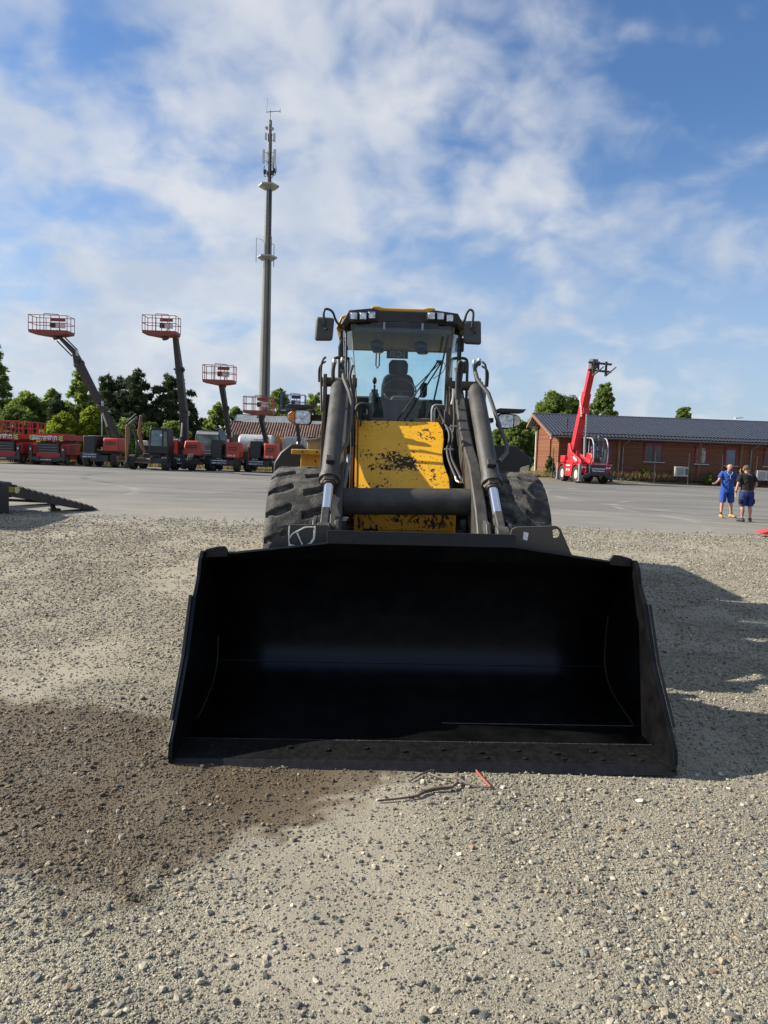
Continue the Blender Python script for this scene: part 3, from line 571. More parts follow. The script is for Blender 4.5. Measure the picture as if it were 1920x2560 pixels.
def build_cab(root):
    fr = B()
    # roof slab with raised yellow centre comes as own parts; here the frame: posts, floor box
    for s in (-1, 1):
        fr.tube([(s * .565, 1.05, 2.02), (s * .60, 1.08, 2.3), (s * .615, 1.10, 3.10)], .012, 6)
        fr.beam((s * .665, 1.50, 1.7), (s * .675, 1.50, 3.12), .045, .06)
        fr.beam((s * .665, 2.60, 1.9), (s * .675, 2.55, 3.12), .07, .07)
        fr.box((s * .66, 2.05, 2.13), (.03, 1.0, .26))
    fr.box((0, 1.85, 1.86), (1.30, 1.5, .30)); fr.box((0, 2.60, 2.16), (1.30, .06, .36)); fr.box((0, 2.58, 3.09), (1.30, .05, .07))
    cab_ = fr.build('cab', black_plastic, root, bevel=.006)
    # glass
    def strip(pts, name, mat=cab_glass):
        b = B(); n = len(pts); b.add([p for p, q in pts] + [q for p, q in pts], [(i, i + 1, n + i + 1, n + i) for i in range(n - 1)]); return b.build(name, mat, cab_, smooth=60)
    front = []
    for k in range(9):
        u = -1 + k / 4; front.append(((u * .455, .95 + .10 * u * u, 2.08), (u * .555, .97 + .10 * u * u, 3.14)))
    strip(front, 'windscreen')
    for s in (-1, 1):
        g = glass('side_glass', (0.80, 0.93, 0.95), 0.22) if 'side_glass' not in MATS else MATS['side_glass']
        strip([((s * .455, 1.052, 2.02), (s * .556, 1.072, 3.12)), ((s * .60, 1.22, 2.02), (s * .64, 1.24, 3.12)), ((s * .665, 1.49, 2.02), (s * .67, 1.49, 3.12))], 'corner_glass', g)
        strip([((s * .668, 1.51, 2.02), (s * .672, 1.51, 3.12)), ((s * .668, 2.58, 2.02), (s * .672, 2.55, 3.12))], 'door_glass', g)
        b = B(); b.tube([(s * .455, 1.045, 2.02), (s * .556, 1.066, 3.12)], .006, 6); b.build('glass_seal', M('seal_edge', (0.22, 0.2, 0.13), 0.6), cab_)
    strip([((-.60, 2.585, 2.30), (-.60, 2.565, 3.08)), ((.60, 2.585, 2.30), (.60, 2.565, 3.08))], 'rear_window')
    # roof: black visor shell with the yellow centre
    b = B(); P = [(-.69, 3.065), (-.585, 3.255), (-.32, 3.285), (-.25, 3.262), (.25, 3.262), (.32, 3.285), (.585, 3.255), (.69, 3.065), (.57, 3.14), (-.57, 3.14)]
    b.prism(P, 'y', 1.00, 1.28); b.prism([(-.70, 3.10), (-.66, 3.22), (-.58, 3.26), (.58, 3.26), (.66, 3.22), (.70, 3.10)], 'y', 1.28, 2.72)
    rf = b.build('roof', black_plastic, cab_, bevel=.01, smooth=30)
    b = B(); b.prism([(-.335, 3.272), (-.27, 3.268), (.27, 3.268), (.335, 3.272), (.345, 3.315), (.27, 3.318), (.21, 3.302), (-.21, 3.302), (-.27, 3.318), (-.345, 3.315)], 'y', 1.06, 2.68)
    for s in (-1, 1): b.prism([(s * .58, 3.262), (s * .665, 3.225), (s * .715, 3.12), (s * .735, 3.12), (s * .68, 3.25), (s * .60, 3.285)], 'y', 1.34, 2.68)
    b.build('roof_cover', yellow, rf, bevel=.008)
    b = B(); b.box((0, 1.9, 3.085), (1.26, 1.36, .035)); b.box((0, 1.13, 3.07), (1.06, .12, .05)); rfl = b.build('headliner', M('headliner_grey', (0.085, 0.085, 0.082), 0.9, var=0.1), rf, bevel=.01)
    for x, z in ((-.205, 3.10), (.205, 3.10)):
        b = B(); b.box((x, .985, z), (.022, .01, .075)); b.build('hinge_plate', M('hinge_grey', (0.3, 0.32, 0.34), 0.5, var=.1), cab_)
    for x in (-.28, .22):
        b = B(); b.ball((x, 1.35, 2.945), (.085, .09, .065), 14, 8); b.lathe([(.05, 0), (.07, .02), (.06, .05)], (x + .02, 1.34, 2.86), 'z', 14); b.build('interior_mirror', M('blue_black', (0.015, 0.016, 0.03), 0.4), cab_)
    # work lamps
    for x, z in ((-.528, 3.178), (-.432, 3.180), (-.338, 3.192), (.292, 3.205), (.389, 3.203), (.488, 3.186)):
        b = B(); b.box((x, .955, z), (.088, .09, .088)); h = b.build('work_lamp', black_plastic, cab_, bevel=.008)
        b = B(); b.box((x, .912, z), (.070, .012, .070)); b.build('lens', lens_m, h, bevel=.006)
    # mirrors on bent arms
    for s, pts, c in ((-1, [(-.657, 1.05, 3.066), (-.72, 1.0, 3.139), (-.756, .98, 3.222), (-.808, .96, 3.25), (-.842, .95, 3.235), (-.849, .95, 3.176), (-.837, .97, 3.085)], (-.842, 1.0, 3.05)), (1, [(.63, 1.05, 3.09), (.655, 1.0, 3.18), (.672, .98, 3.25), (.70, .96, 3.288), (.735, .95, 3.27), (.74, .95, 3.20), (.73, .97, 3.10)], (.742, 1.0, 3.06))):
        b = B(); b.tube(curve_pts(pts, 5), .013, 10); ar = b.build('mirror_arm', black_plastic, cab_)
        b = B(); w = .104; x0, y0, z0 = c
        b.prism([(x0 - w * .88, z0 + .125), (x0 + w, z0 + .118), (x0 + w * .84, z0 - .125), (x0 - w * 1.0, z0 - .130)] if s < 0 else [(x0 - w, z0 + .118), (x0 + w * .88, z0 + .125), (x0 + w * 1.0, z0 - .130), (x0 - w * .84, z0 - .125)], 'y', .975, 1.035)
        mr_ = b.build('wing_mirror', M('mirror_shell', (0.05, 0.05, 0.05), 0.55, var=.12), ar, bevel=.034, seg=5)
        b = B(); b.lathe([(.022, 0), (.022, .03), (.012, .035)], (x0 - s * 0.0, .955, z0 + .04), 'y', 10); b.ball((x0 + .02, .965, z0 - .005), (.02, .012, .012), 8, 6); b.build('mirror_clamp', black_plastic, ar)
    # seat, console, wheel, joystick
    b = B(); seatm = M('seat_fabric', (0.006, 0.0065, 0.0075), 0.85, var=.2)
    b.prism([(-.205, 2.36), (-.20, 2.56), (-.175, 2.66), (-.12, 2.70), (.12, 2.70), (.175, 2.66), (.20, 2.56), (.205, 2.36)], 'y', 1.92, 2.04); b.box((0, 1.75, 2.34), (.44, .42, .12))
    st = b.build('seat', seatm, cab_, bevel=.03, seg=3); 
    b = B(); b.prism([(-.115, 2.70), (-.118, 2.82), (-.09, 2.87), (.09, 2.87), (.118, 2.82), (.115, 2.70)], 'y', 1.94, 2.03); b.build('headrest', seatm, st, bevel=.025, seg=3)
    b = B(); b.box((.30, 1.8, 2.50), (.07, .25, .16)); b.box((-.29, 1.72, 2.38), (.11, .3, .12)); b.build('armrest', seatm, st, bevel=.02)
    b = B(); n = 28
    b.tube([(math.cos(2 * PI * k / n) * .185, 1.44 + math.sin(2 * PI * k / n) * .10, 2.455 + math.sin(2 * PI * k / n) * .14) for k in range(n + 1)], .011, 8); b.beam((0, 1.44, 2.455), (0, 1.35, 2.25), .05, .05); b.beam((-.18, 1.44, 2.455), (.18, 1.44, 2.455), .03, .015); b.build('steering_wheel', black_plastic, cab_)
    b = B(); b.prism([(-.12, 2.27), (-.105, 2.36), (-.08, 2.385), (.10, 2.385), (.125, 2.36), (.135, 2.27)], 'y', 1.25, 1.40); b.build('instrument_pod', M('pod_grey', (0.10, 0.105, 0.10), 0.6), cab_, bevel=.015)
    b = B(); P = [(-.47, 2.02), (-.46, 2.25), (-.30, 2.29), (-.12, 2.325), (.12, 2.325), (.32, 2.29), (.47, 2.25), (.47, 2.02)]; b.prism(P, 'y', 1.08, 1.36); b.build('dashboard', M('dash_black', (0.016, 0.017, 0.018), 0.6, var=.2), cab_, bevel=.012)
    b = B(); b.box((-.285, 1.6, 2.45), (.075, .08, .05)); b.tube([(-.285, 1.6, 2.47), (-.287, 1.59, 2.53)], .012, 8); b.ball((-.287, 1.585, 2.575), (.025, .022, .042), 10, 8); b.lathe([(.06, 0), (.055, .03), (.06, .06), (.045, .12)], (-.29, 1.6, 2.32), 'z', 12); b.build('joystick', black_plastic, cab_)
    b = B(); b.box((-.30, 2.3, 2.32), (.5, .3, .24)); b.box((.36, 2.3, 2.31), (.42, .3, .22)); b.build('console', M('console_grey', (0.07, 0.075, 0.075), 0.7), cab_, bevel=.02)
    b = B(); b.tube([(-.27, 2.0, 3.06), (-.272, 2.0, 2.80), (-.255, 2.0, 2.765), (-.232, 2.0, 2.80), (-.23, 2.0, 3.06)], .008, 8); b.build('coil_cable', black_plastic, cab_)
    # sign stuck in the rear window, read from behind
    b = B(); b.box((.005, 2.53, 3.01), (.275, .008, .105)); sg = b.build('rear_sign', M('sign_dark', (0.05, 0.055, 0.055), 0.6), cab_)
    text('JCB', .10, M('sign_letter', (0.30, 0.32, 0.31), 0.6), sg, (.005, 2.522, 3.01), bold=.02, mirror=True, width=.22)
    # wiper
    b = B(); b.tube([(-.045, .93, 2.09), (.375, .935, 2.73)], .009, 6); b.tube([(.03, .93, 2.09), (.41, .935, 2.715)], .009, 6); b.box((.395, .93, 2.73), (.07, .03, .03)); b.tube([(.15, 1.0, 2.46), (.40, .935, 2.72)], .006, 6)
    b.beam((.485, .965, 3.02), (.345, .955, 2.30), .018, .018)
    b.tube(curve_pts([(.41, .93, 2.74), (.455, .93, 2.70), (.43, .93, 2.62), (.33, .94, 2.55)], 6), .004, 6); b.build('wiper', black_plastic, cab_)
    # panels below the screen
    pg = M('dusty_grey_panel', (0.15, 0.138, 0.118), 0.8, var=.2, dirt=(0.05, 0.045, 0.04), dirt_amt=.5)
    b = B(); b.prism([(-.40, 1.98), (-.40, 2.115), (-.17, 2.115), (-.07, 1.98)], 'y', .80, .86); b.prism([(.06, 1.98), (.14, 2.12), (.44, 2.12), (.44, 1.98)], 'y', .80, .86); b.build('lower_panel', pg, cab_, bevel=.006)
    b = B(); b.box((0, .92, 1.9), (.95, .1, .36)); b.box((-.505, 1.0, 2.14), (.05, .06, .28), mi=1); b.build('cab_base', [dark_paint, yellow], cab_)
    # grab rails and the box on the right post
    for s, x0, dz in ((-1, -.662, 0), (1, .642, .03)):
        b = B(); b.tube(curve_pts([(x0 - .088, 1.2, 2.10), (x0 - .09, 1.2, 2.60 + dz), (x0 - .085, 1.2, 2.74 + dz), (x0 - .05, 1.2, 2.775 + dz), (x0 + .05, 1.2, 2.778 + dz), (x0 + .085, 1.2, 2.742 + dz), (x0 + .09, 1.2, 2.60 + dz), (x0 + .09, 1.2, 2.10)], 6), .016, 8); b.build('grab_rail', black_plastic, cab_)
    b = B(); b.tube([(-.682, 1.28, 2.1), (-.69, 1.28, 2.90), (-.675, 1.28, 2.96), (-.66, 1.3, 3.0)], .014, 8); b.box((-.675, 1.3, 2.985), (.03, .03, .05)); b.build('grab_rail', black_plastic, cab_)
    b = B(); b.box((.66, 1.28, 2.965), (.068, .06, .15)); b.build('side_lamp', black_plastic, cab_, bevel=.01)
    return cab_

def build_loader():
    root = thing('wheel_loader', 'yellow wheel loader with a wide black bucket lowered onto the gravel', 'wheel loader', (0.194, 6.75, 0), rot=(0, R(-0.6), R(1.6)))
    build_bucket(root)
    for s in (-1, 1):
        build_wheel(root, s * .965 + .02, 0.0, .81, .57, s, flip=s)
        build_wheel(root, s * .965 + .1, 3.3, .81, .57, s, flip=s)
    # front frame: chipped panel, side flanges, towers
    b = B(); T = .02
    P = [(-.445, .10, 1.36), (.455, .10, 1.36), (.425, .40, 2.06), (-.44, .40, 2.06)]
    q0 = [(-.445, 1.355), (-.15, 1.355), (.15, 1.355), (.457, 1.36), (.455, 1.52), (.412, 1.655), (.408, 1.755), (.435, 1.90), (.432, 2.0), (.39, 2.085), (.10, 2.085), (-.15, 2.085), (-.455, 2.085)]
    q = [(x, .05 + (z - 1.355) * 1.0, z) for x, z in q0]
    n = len(q); b.add(q + [(x, y + T * .8, z - T * .8) for x, y, z in q], [tuple(range(n)), tuple(reversed(range(n, 2 * n)))] + [(i, n + i, n + (i + 1) % n, (i + 1) % n) for i in range(n)])
    b.build('front_panel', yellow_chip, root, bevel=.008, smooth=30)
    b = B(); b.add([(-.450, .025, 1.34), (-.462, .77, 2.09), (-.462, .84, 2.09), (-.450, .84, 1.34), (-.470, .025, 1.34), (-.482, .77, 2.09), (-.482, .84, 2.09), (-.470, .84, 1.34)], [(0, 1, 2, 3), (7, 6, 5, 4), (0, 4, 5, 1), (1, 5, 6, 2), (2, 6, 7, 3), (3, 7, 4, 0)]); b.build('side_flange', yellow_worn, root, smooth=0)
    b = B(); b.prism([(-.06, 1.34), (-.06, .80), (.6, .80), (.6, 1.34)], 'x', -.47, .50)
    lp = b.build('lower_panel', yellow_worn, root, bevel=.01)
    b = B(); b.box((.02, -.066, 1.10), (.86, .012, .16)); b.box((.02, -.075, .975), (.30, .012, .018), mi=1)
    b.lathe([(.012, -.085), (.014, -.07)], (-.25, 0, 1.06), 'y', 10, mi=1); b.build('cover_plate', [yellow_worn, black_plastic], lp, bevel=.006)
    b = B(); b.prism([(.12, .85), (.12, 1.33), (.82, 2.03), (1.05, 2.03), (1.05, .85)], 'x', -.43, .39); b.box((0, .6, .8), (1.2, 1.2, .45)); b.box((0, 0, .79), (1.5, .32, .34)); b.tube([(-.8, 0, .79), (.8, 0, .79)], .16, 16); b.build('front_frame', dark_paint, root)
    for s in (-1, 1):
        b = B()
        for x in (.495, .80):
            b.prism([(.98, .9), (1.02, 2.2), (1.0, 2.50), (.94, 2.57), (.86, 2.56), (.81, 2.42), (.76, 2.2), (.58, 1.7), (.48, 1.3), (.42, .9)], 'x', s * x, s * (x + .035))
        b.tube([(s * .48, .90, 2.48), (s * .86, .90, 2.48)], .05, 14); b.box((s * .66, .9, 1.7), (.3, .05, 1.3))
        b.build('tower', brown_steel, root, bevel=.004, smooth=30)
        # lift arm
        b = B(); b.prism([(.96, 2.46), (.86, 2.42), (.64, 2.25), (.42, 2.07), (.05, 1.85), (-.40, 1.66), (-.85, 1.30), (-1.35, .72), (-1.50, .42), (-1.32, .32), (-1.12, .50), (-.75, .92), (-.38, 1.22), (-.10, 1.46), (.22, 1.66), (.46, 1.85), (.68, 2.06), (.96, 2.34)], 'x', s * .555, s * .655)
        arm = b.build('lift_arm', dark_steel, root, bevel=.012)
        b = B(); b.lathe([(.09, -.03), (.09, .13)], (s * .57, -1.40, .46), 'x', 16); b.build('pin_boss', dark_steel, arm)
        # tilt cylinder with chrome rod
        x = s * .66 + .02; A = Vector((x, .24, 2.41)); Bp = Vector((x + s * .03, -.74, 1.50)); d = (Bp - A).normalized()
        b = B(); b.tube([A, A + d * .05, A + d * .09, Bp - d * .05, Bp - d * .05, Bp], [.045, .066, .079, .079, .092, .092], 20)
        cy = b.build('tilt_cylinder', dark_steel, root, smooth=40)
        b = B(); b.tube([Bp - d * .002, Bp + d * .035], [.082, .07], 6); b.tube([Bp + d * .035, Bp + d * .05], .055, 16); b.build('gland_nut', M('gland_steel', (0.07, 0.05, 0.042), 0.55, var=.4, scale=30), cy, smooth=25)
        b = B(); b.tube([Bp, Bp + d * .36], .041, 18); b.build('rod', chrome, cy)
        E_ = Bp + d * .36
        b = B(); b.beam(E_ - d * .02, E_ + d * .26, .065, .10, .065, .13); b.lathe([(.10, -.05), (.10, .05)], tuple(E_ + d * .24), 'x', 16)
        b.prism([(E_.y + .05, E_.z - .03), (E_.y - .12, E_.z - .05), (E_.y - .30, E_.z - .30), (E_.y - .20, E_.z - .45), (E_.y + .05, E_.z - .25)], 'x', E_.x - s * .115, E_.x - s * .075)
        b.prism([(E_.y + .05, E_.z - .03), (E_.y - .12, E_.z - .05), (E_.y - .30, E_.z - .30), (E_.y - .20, E_.z - .45), (E_.y + .05, E_.z - .25)], 'x', E_.x + s * .065, E_.x + s * .10)
        b.build('clevis', dark_steel, cy, bevel=.008)
        b = B(); b.lathe([(.045, 0), (.045, .10)], (E_.x + s * .08, (E_ + d * .2).y, (E_ + d * .2).z), 'x', 12); b.build('pin_cap', brown_steel, cy)
        # port block and steel pipe on the cylinder
        pb = A + d * 1.16 + Vector((0, -.075, .055))
        b = B(); b.box(tuple(pb), (.075, .07, .06), rot=(R(-38), 0, 0)); b.build('port_block', dark_paint, cy, bevel=.006)
        ins = -1 if s < 0 else 1      # the pipes run on the right-hand side of both cylinders
        if s < 0: pp = [(-.61, .20, 2.54), (-.595, .12, 2.44), (-.535, .0, 2.30), (-.512, -.03, 2.21), (-.518, -.10, 2.02), (-.54, -.28, 1.82), (-.60, -.45, 1.74), (-.675, -.58, 1.70)]
        else: pp = [(.665, .20, 2.58), (.685, .12, 2.47), (.775, .0, 2.33), (.805, -.03, 2.24), (.865, -.18, 2.0), (.905, -.32, 1.85), (.89, -.40, 1.78), (.79, -.58, 1.70)]
        b = B(); b.tube(pp, .0185, 10); b.build('hydraulic_pipe', M('pipe_grey', (0.06, 0.06, 0.058), 0.5, var=.2, dirt=(0.12, 0.11, 0.09), dirt_amt=.3), cy)
        b = B()
        for (x0, y0, z0), (x1, y1, z1) in ((((-.70, .20, 2.44), (-.69, .18, 2.60)), ((-.61, .20, 2.54), (-.612, .22, 2.62))) if s < 0 else (((.695, .20, 2.46), (.655, .18, 2.63)), ((.665, .20, 2.58), (.71, .22, 2.65)))):
            b.tube(curve_pts([(x0, y0, z0), ((x0 + x1) / 2 - .006, y0 - .02, (z0 + z1) / 2), (x1, y1, z1), (x1 + s * .015, y1 + .10, z1 - .01)], 5), .019, 9); 
        b.tube(curve_pts([(s * .80, .60, 2.70), (s * .83, .58, 2.66), (s * .845, .60, 2.56), (s * .84, .6, 2.40), (s * .83, .55, 2.15)], 6), .012, 8)
        b.tube(curve_pts([(s * .80, .62, 2.66), (s * .86, .6, 2.60), (s * .865, .62, 2.45)], 6), .010, 8)
        b.tube(curve_pts([(s * .52, .55, 2.62), (s * .545, .5, 2.5), (s * .51, .48, 2.3), (s * .515, .45, 2.1), (s * .50, .4, 1.8)], 6), .014, 8)
        b.build('hydraulic_hose', hose_rub, root)
        for p in (((-.69, .18, 2.605), (-.612, .21, 2.625)) if s < 0 else ((.655, .18, 2.635), (.71, .22, 2.655))): b = B(); b.lathe([(.021, -.02), (.024, 0), (.018, .025)], p, 'z', 10); b.build('hose_fitting', steel, root)
    # torque tube between the arms
    b = B(); b.tube([(-.552, -.50, 1.315), (.552, -.50, 1.335)], .118, 32); b.build('cross_tube', dark_steel, root)
    # hoses and steel tubes at the right edge of the panel
    b = B()
    for o in (0, .032):
        b.tube(curve_pts([(.35 + o * 1.2, .62, 2.25), (.395 + o, .60, 2.15), (.43 + o, .56, 2.07), (.468 + o, .46, 1.97), (.465 + o, .40, 1.88), (.44 + o, .33, 1.80), (.447 + o, .26, 1.71), (.474 + o * 1.3, .17, 1.615), (.50 + o * 1.4, .08, 1.54)], 6), .0135, 10)
    b.tube(curve_pts([(.565, .42, 2.60), (.56, .4, 2.66), (.535, .4, 2.65), (.525, .42, 2.50), (.53, .42, 2.3)], 6), .018, 10); b.tube(curve_pts([(.60, .43, 2.56), (.595, .4, 2.66), (.575, .4, 2.62), (.56, .44, 2.45), (.55, .46, 2.25)], 6), .016, 10)
    b.build('hose_bundle', hose_rub, root)
    b = B(); b.tube([(.50, .08, 1.54), (.508, .05, 1.50), (.53, .02, 1.488), (.60, -.10, 1.50), (.632, -.2, 1.50), (.648, -.28, 1.47), (.70, -.62, 1.16), (.735, -.80, .95)], .0125, 8); b.build('steel_tube', steel, root); b = B()
    b.tube([(.545, .08, 1.54), (.552, .05, 1.52), (.57, .02, 1.505), (.585, -.02, 1.50)], .0125, 8); b.build('steel_tube', steel, root); b = B()
    b.tube([(.305, .64, 2.08), (.303, .64, 2.20), (.315, .64, 2.24), (.34, .64, 2.255), (.43, .66, 2.25)], .0115, 8); b.build('steel_tube', steel, root); b = B(); b.tube([(.33, .64, 2.08), (.328, .64, 2.19), (.34, .64, 2.222), (.43, .66, 2.23)], .0115, 8); b.build('steel_tube', steel, root); b = B()
    b.tube([(.50, .6, 2.26), (.515, .6, 2.32), (.515, .6, 2.42)], .014, 8); b.build('steel_tube', steel, root)
    for x, y, z, w in ((.45, .555, 2.07, .09), (.455, .325, 1.80, .09), (.52, .30, 2.03, .12)): b = B(); b.box((x, y, z), (w, .02, .016)); b.build('hose_clamp', steel, root)
    b = B(); b.tube([(.628, -.24, 1.47), (.665, -.55, 1.19), (.70, -.75, .98)], .011, 8); b.build('grease_tube', bluesteel, root); b = B(); b.tube([(-.515, -.30, 1.72), (-.545, -.46, 1.50)], .021, 8); b.build('damper_tube', bluesteel, root)
    b = B(); b.tube([(-.545, -.46, 1.50), (-.56, -.50, 1.42)], .024, 10); b.tube([(-.56, -.50, 1.42), (-.585, -.62, 1.18)], .014, 8); b.build('damper_rod', M('damper_brown', (0.2, 0.16, 0.12), 0.5, 0.3), root)
    b = B(); b.box((-.585, -.62, 1.165), (.13, .04, .022)); b.tube([(-.605, -.62, 1.17), (-.607, -.62, 1.205)], .012, 8); b.box((-.60, -.66, 1.05), (.16, .05, .2), mi=1); b.lathe([(.02, -.70), (.016, -.68)], (-.585, 0, 1.09), 'y', 8); b.build('bracket', [steel, dark_paint], root)
    b = B(); b.box((.41, .66, 2.18), (.05, .06, .15), rot=(0, R(8), 0)); b.prism([(.42, 2.06), (.42, 2.20), (.50, 2.12), (.50, 2.03)], 'y', .5, .56, mi=1); b.build('hose_bracket', [brown_steel, dark_paint], root, bevel=.005)
    b = B(); b.tube(curve_pts([(-.49, .62, 2.13), (-.47, .62, 2.21), (-.43, .62, 2.24), (-.375, .62, 2.237), (-.34, .62, 2.20), (-.335, .62, 2.07)], 6), .017, 10); b.tube([(-.36, .64, 2.19), (-.357, .64, 2.07)], .013, 8); b.box((-.43, .70, 2.12), (.02, .02, .20)); b.ball((-.39, .70, 2.12), .035, 12, 8); b.build('hose_loop', hose_rub, root)
    # head lamps on their side arms
    for s in (-1, 1):
        cz = 2.103 if s < 0 else 2.12; cx = -1.085 if s < 0 else 1.165
        b = B(); b.box((s * .80, 1.02, cz + (.0 if s < 0 else .01)), (.42, .05, .05 if s > 0 else .065)); arm_ = b.build('lamp_arm', brown_steel if s < 0 else dark_paint, root, bevel=.006)
        out = [(-.135, .0), (-.125, .045), (-.08, .075), (.03, .085), (.105, .08), (.128, .045), (.128, -.05), (.10, -.08), (.02, -.082), (-.07, -.068), (-.12, -.04)]
        b = B(); b.prism([(cx - s * p[0], cz + p[1]) for p in out], 'y', .93, 1.03); hl = b.build('headlamp', black_plastic, arm_, bevel=.015, seg=3)
        b = B(); b.prism([(cx - s * p[0] * .93, cz + p[1] * .9) for p in out if p[0] > -.055] + [(cx + s * .045, cz - .066), (cx + s * .045, cz + .07)], 'y', .918, .93); b.build('lens', lens_m, hl, bevel=.006)
        b = B(); b.prism([(cx - s * q_, cz + w_) for q_, w_ in ((-.05, .068), (-.08, .066), (-.116, .038), (-.122, 0), (-.11, -.034), (-.066, -.058), (-.05, -.062))], 'y', .919, .931)
        b.build('indicator', amber if s < 0 else M('pale_amber_lens', (0.55, 0.5, 0.42), 0.15, 0.6, var=.4, scale=30, bump=.8), hl, bevel=.005)
        b = B(); b.prism([(cx - .15, cz + .115), (cx - .11, cz + .135), (cx + .15, cz + .13), (cx + .175, cz + .135), (cx + .14, cz + .092), (cx - .12, cz + .088)], 'y', .88, 1.10); b.build('visor', black_plastic, arm_, bevel=.005)
    # rear body, steps, fenders
    b = B(); b.box((.1, 2.2, 1.0), (1.2, 2.2, .7)); b.box((.1, 4.2, 1.25), (1.0, 3.2, .9)); b.build('rear_frame', dark_paint, root)
    b = B(); b.prism([(2.66, 1.55), (2.66, 2.33), (3.2, 2.40), (5.6, 2.58), (5.85, 2.25), (5.9, 1.2), (5.4, .95), (2.63, .95)], 'x', -.66, .86); b.build('engine_hood', yellow, root, bevel=.04)
    b = B(); b.box((.1, 5.75, .95), (1.9, .35, .7)); b.build('counterweight', dark_paint, root, bevel=.05)
    b = B(); b.prism([(-1.60, 1.40), (-1.585, 1.58), (-1.50, 1.72), (-1.36, 1.835), (-1.22, 1.83), (-1.12, 1.74), (-1.10, 1.40)], 'y', 2.75, 3.95); b.build('rear_fender', black_plastic, root, bevel=.02)
    b = B(); b.prism([(1.20, 1.25), (1.20, 1.88), (1.62, 1.89), (1.86, 1.72), (1.85, 1.64), (1.71, 1.60), (1.66, 1.25)], 'y', 2.75, 3.95); b.build('rear_fender', black_plastic, root, bevel=.02)
    b = B(); b.box((-.97, 1.92, 1.732), (.56, .40, .06)); b.box((-.93, 2.05, 1.60), (.46, .2, .20)); b.box((-.93, 2.02, 1.46), (.46, .2, .08)); b.build('side_step', yellow, root, bevel=.006)
    for x, y, z in ((-1.12, 1.712, 1.735), (-.95, 1.712, 1.735), (-.80, 1.712, 1.735), (-.98, 1.94, 1.62), (-.88, 1.94, 1.62)):
        b = B(); b.lathe([(.010, y), (.012, y + .011)], (x, 0, z), 'y', 8); b.build('bolt', M('bolt_dark', (0.02, 0.015, 0.01), 0.6), root)
    b = B(); b.box((-.92, 2.15, 1.815), (.34, .30, .11)); b.prism([(-1.13, 1.865), (-1.10, 1.89), (-.98, 1.90), (-.90, 1.945), (-.72, 1.95), (-.72, 1.865)], 'y', 1.95, 2.35, mi=1); b.build('tank_cap_box', [M('light_grey_box', (0.26, 0.25, 0.22), 0.7), M('grey_lid', (0.09, 0.095, 0.10), 0.6)], root, bevel=.01)
    b = B(); b.box((1.0, 2.1, 1.5), (.5, .4, .25)); b.build('side_step', yellow_worn, root, bevel=.006)
    # dark flexible cover between cab and front frame
    b = B(); b.box((0, 1.3, 1.45), (1.05, .7, .8)); b.build('articulation_cover', dark_paint, root)
    build_cab(root)
    return root
build_loader()

# ------------------------------------------------------------------ hired machines in the yard
red = M('red_machine_paint', (0.42, 0.022, 0.018), 0.38, var=0.12, dirt=(0.12, 0.05, 0.04), dirt_amt=0.3)
red_o = M('faded_red_paint', (0.47, 0.052, 0.030), 0.42, var=0.14, dirt=(0.16, 0.07, 0.05), dirt_amt=0.35)
red_b = M('basket_red_paint', (0.27, 0.042, 0.028), 0.5, var=0.2, dirt=(0.15, 0.09, 0.07), dirt_amt=0.5)
red_t = M('bright_red_paint', (0.55, 0.014, 0.024), 0.36, var=0.16, dirt=(0.22, 0.06, 0.05), dirt_amt=0.45, dscale=3)
boom_m = M('boom_dark_grey', (0.035, 0.034, 0.037), 0.5, var=0.2, dirt=(0.08, 0.07, 0.065), dirt_amt=0.3)
navy = M('navy_plate', (0.018, 0.026, 0.05), 0.5, var=0.15)
tyre_m = M('machine_tyre', (0.022, 0.021, 0.021), 0.85, var=0.25, dirt=(0.07, 0.065, 0.055), dirt_amt=0.5, dscale=6)
rim_m = M('machine_rim', (0.30, 0.06, 0.045), 0.5, var=0.2, dirt=(0.06, 0.05, 0.045), dirt_amt=0.6)
grey_m = M('mid_grey_paint', (0.22, 0.225, 0.23), 0.5, var=0.12)
hz_y = M('hazard_yellow', (0.72, 0.70, 0.22), 0.5, var=0.05)
hz_k = M('hazard_black', (0.02, 0.03, 0.03), 0.5, var=0.05)
white_panel = M('white_panel', (0.62, 0.60, 0.58), 0.55, var=0.1)

def mwheel(root, x, y, r, w, rim=None, lugs=16, name='wheel'):
    b = B(); b.lathe([(r * .52, -w * .42), (r * .54, -w * .30), (r * .54, w * .30), (r * .52, w * .42), (r * .40, w * .2), (r * .12, w * .25)], (x, y, r), 'x', 20)
    o = b.build(name, rim or rim_m, root); build_tyre(o, x, y, r, r, w, lugs=lugs, mat=tyre_m, nt=112, depth=.05, flip=1); return o

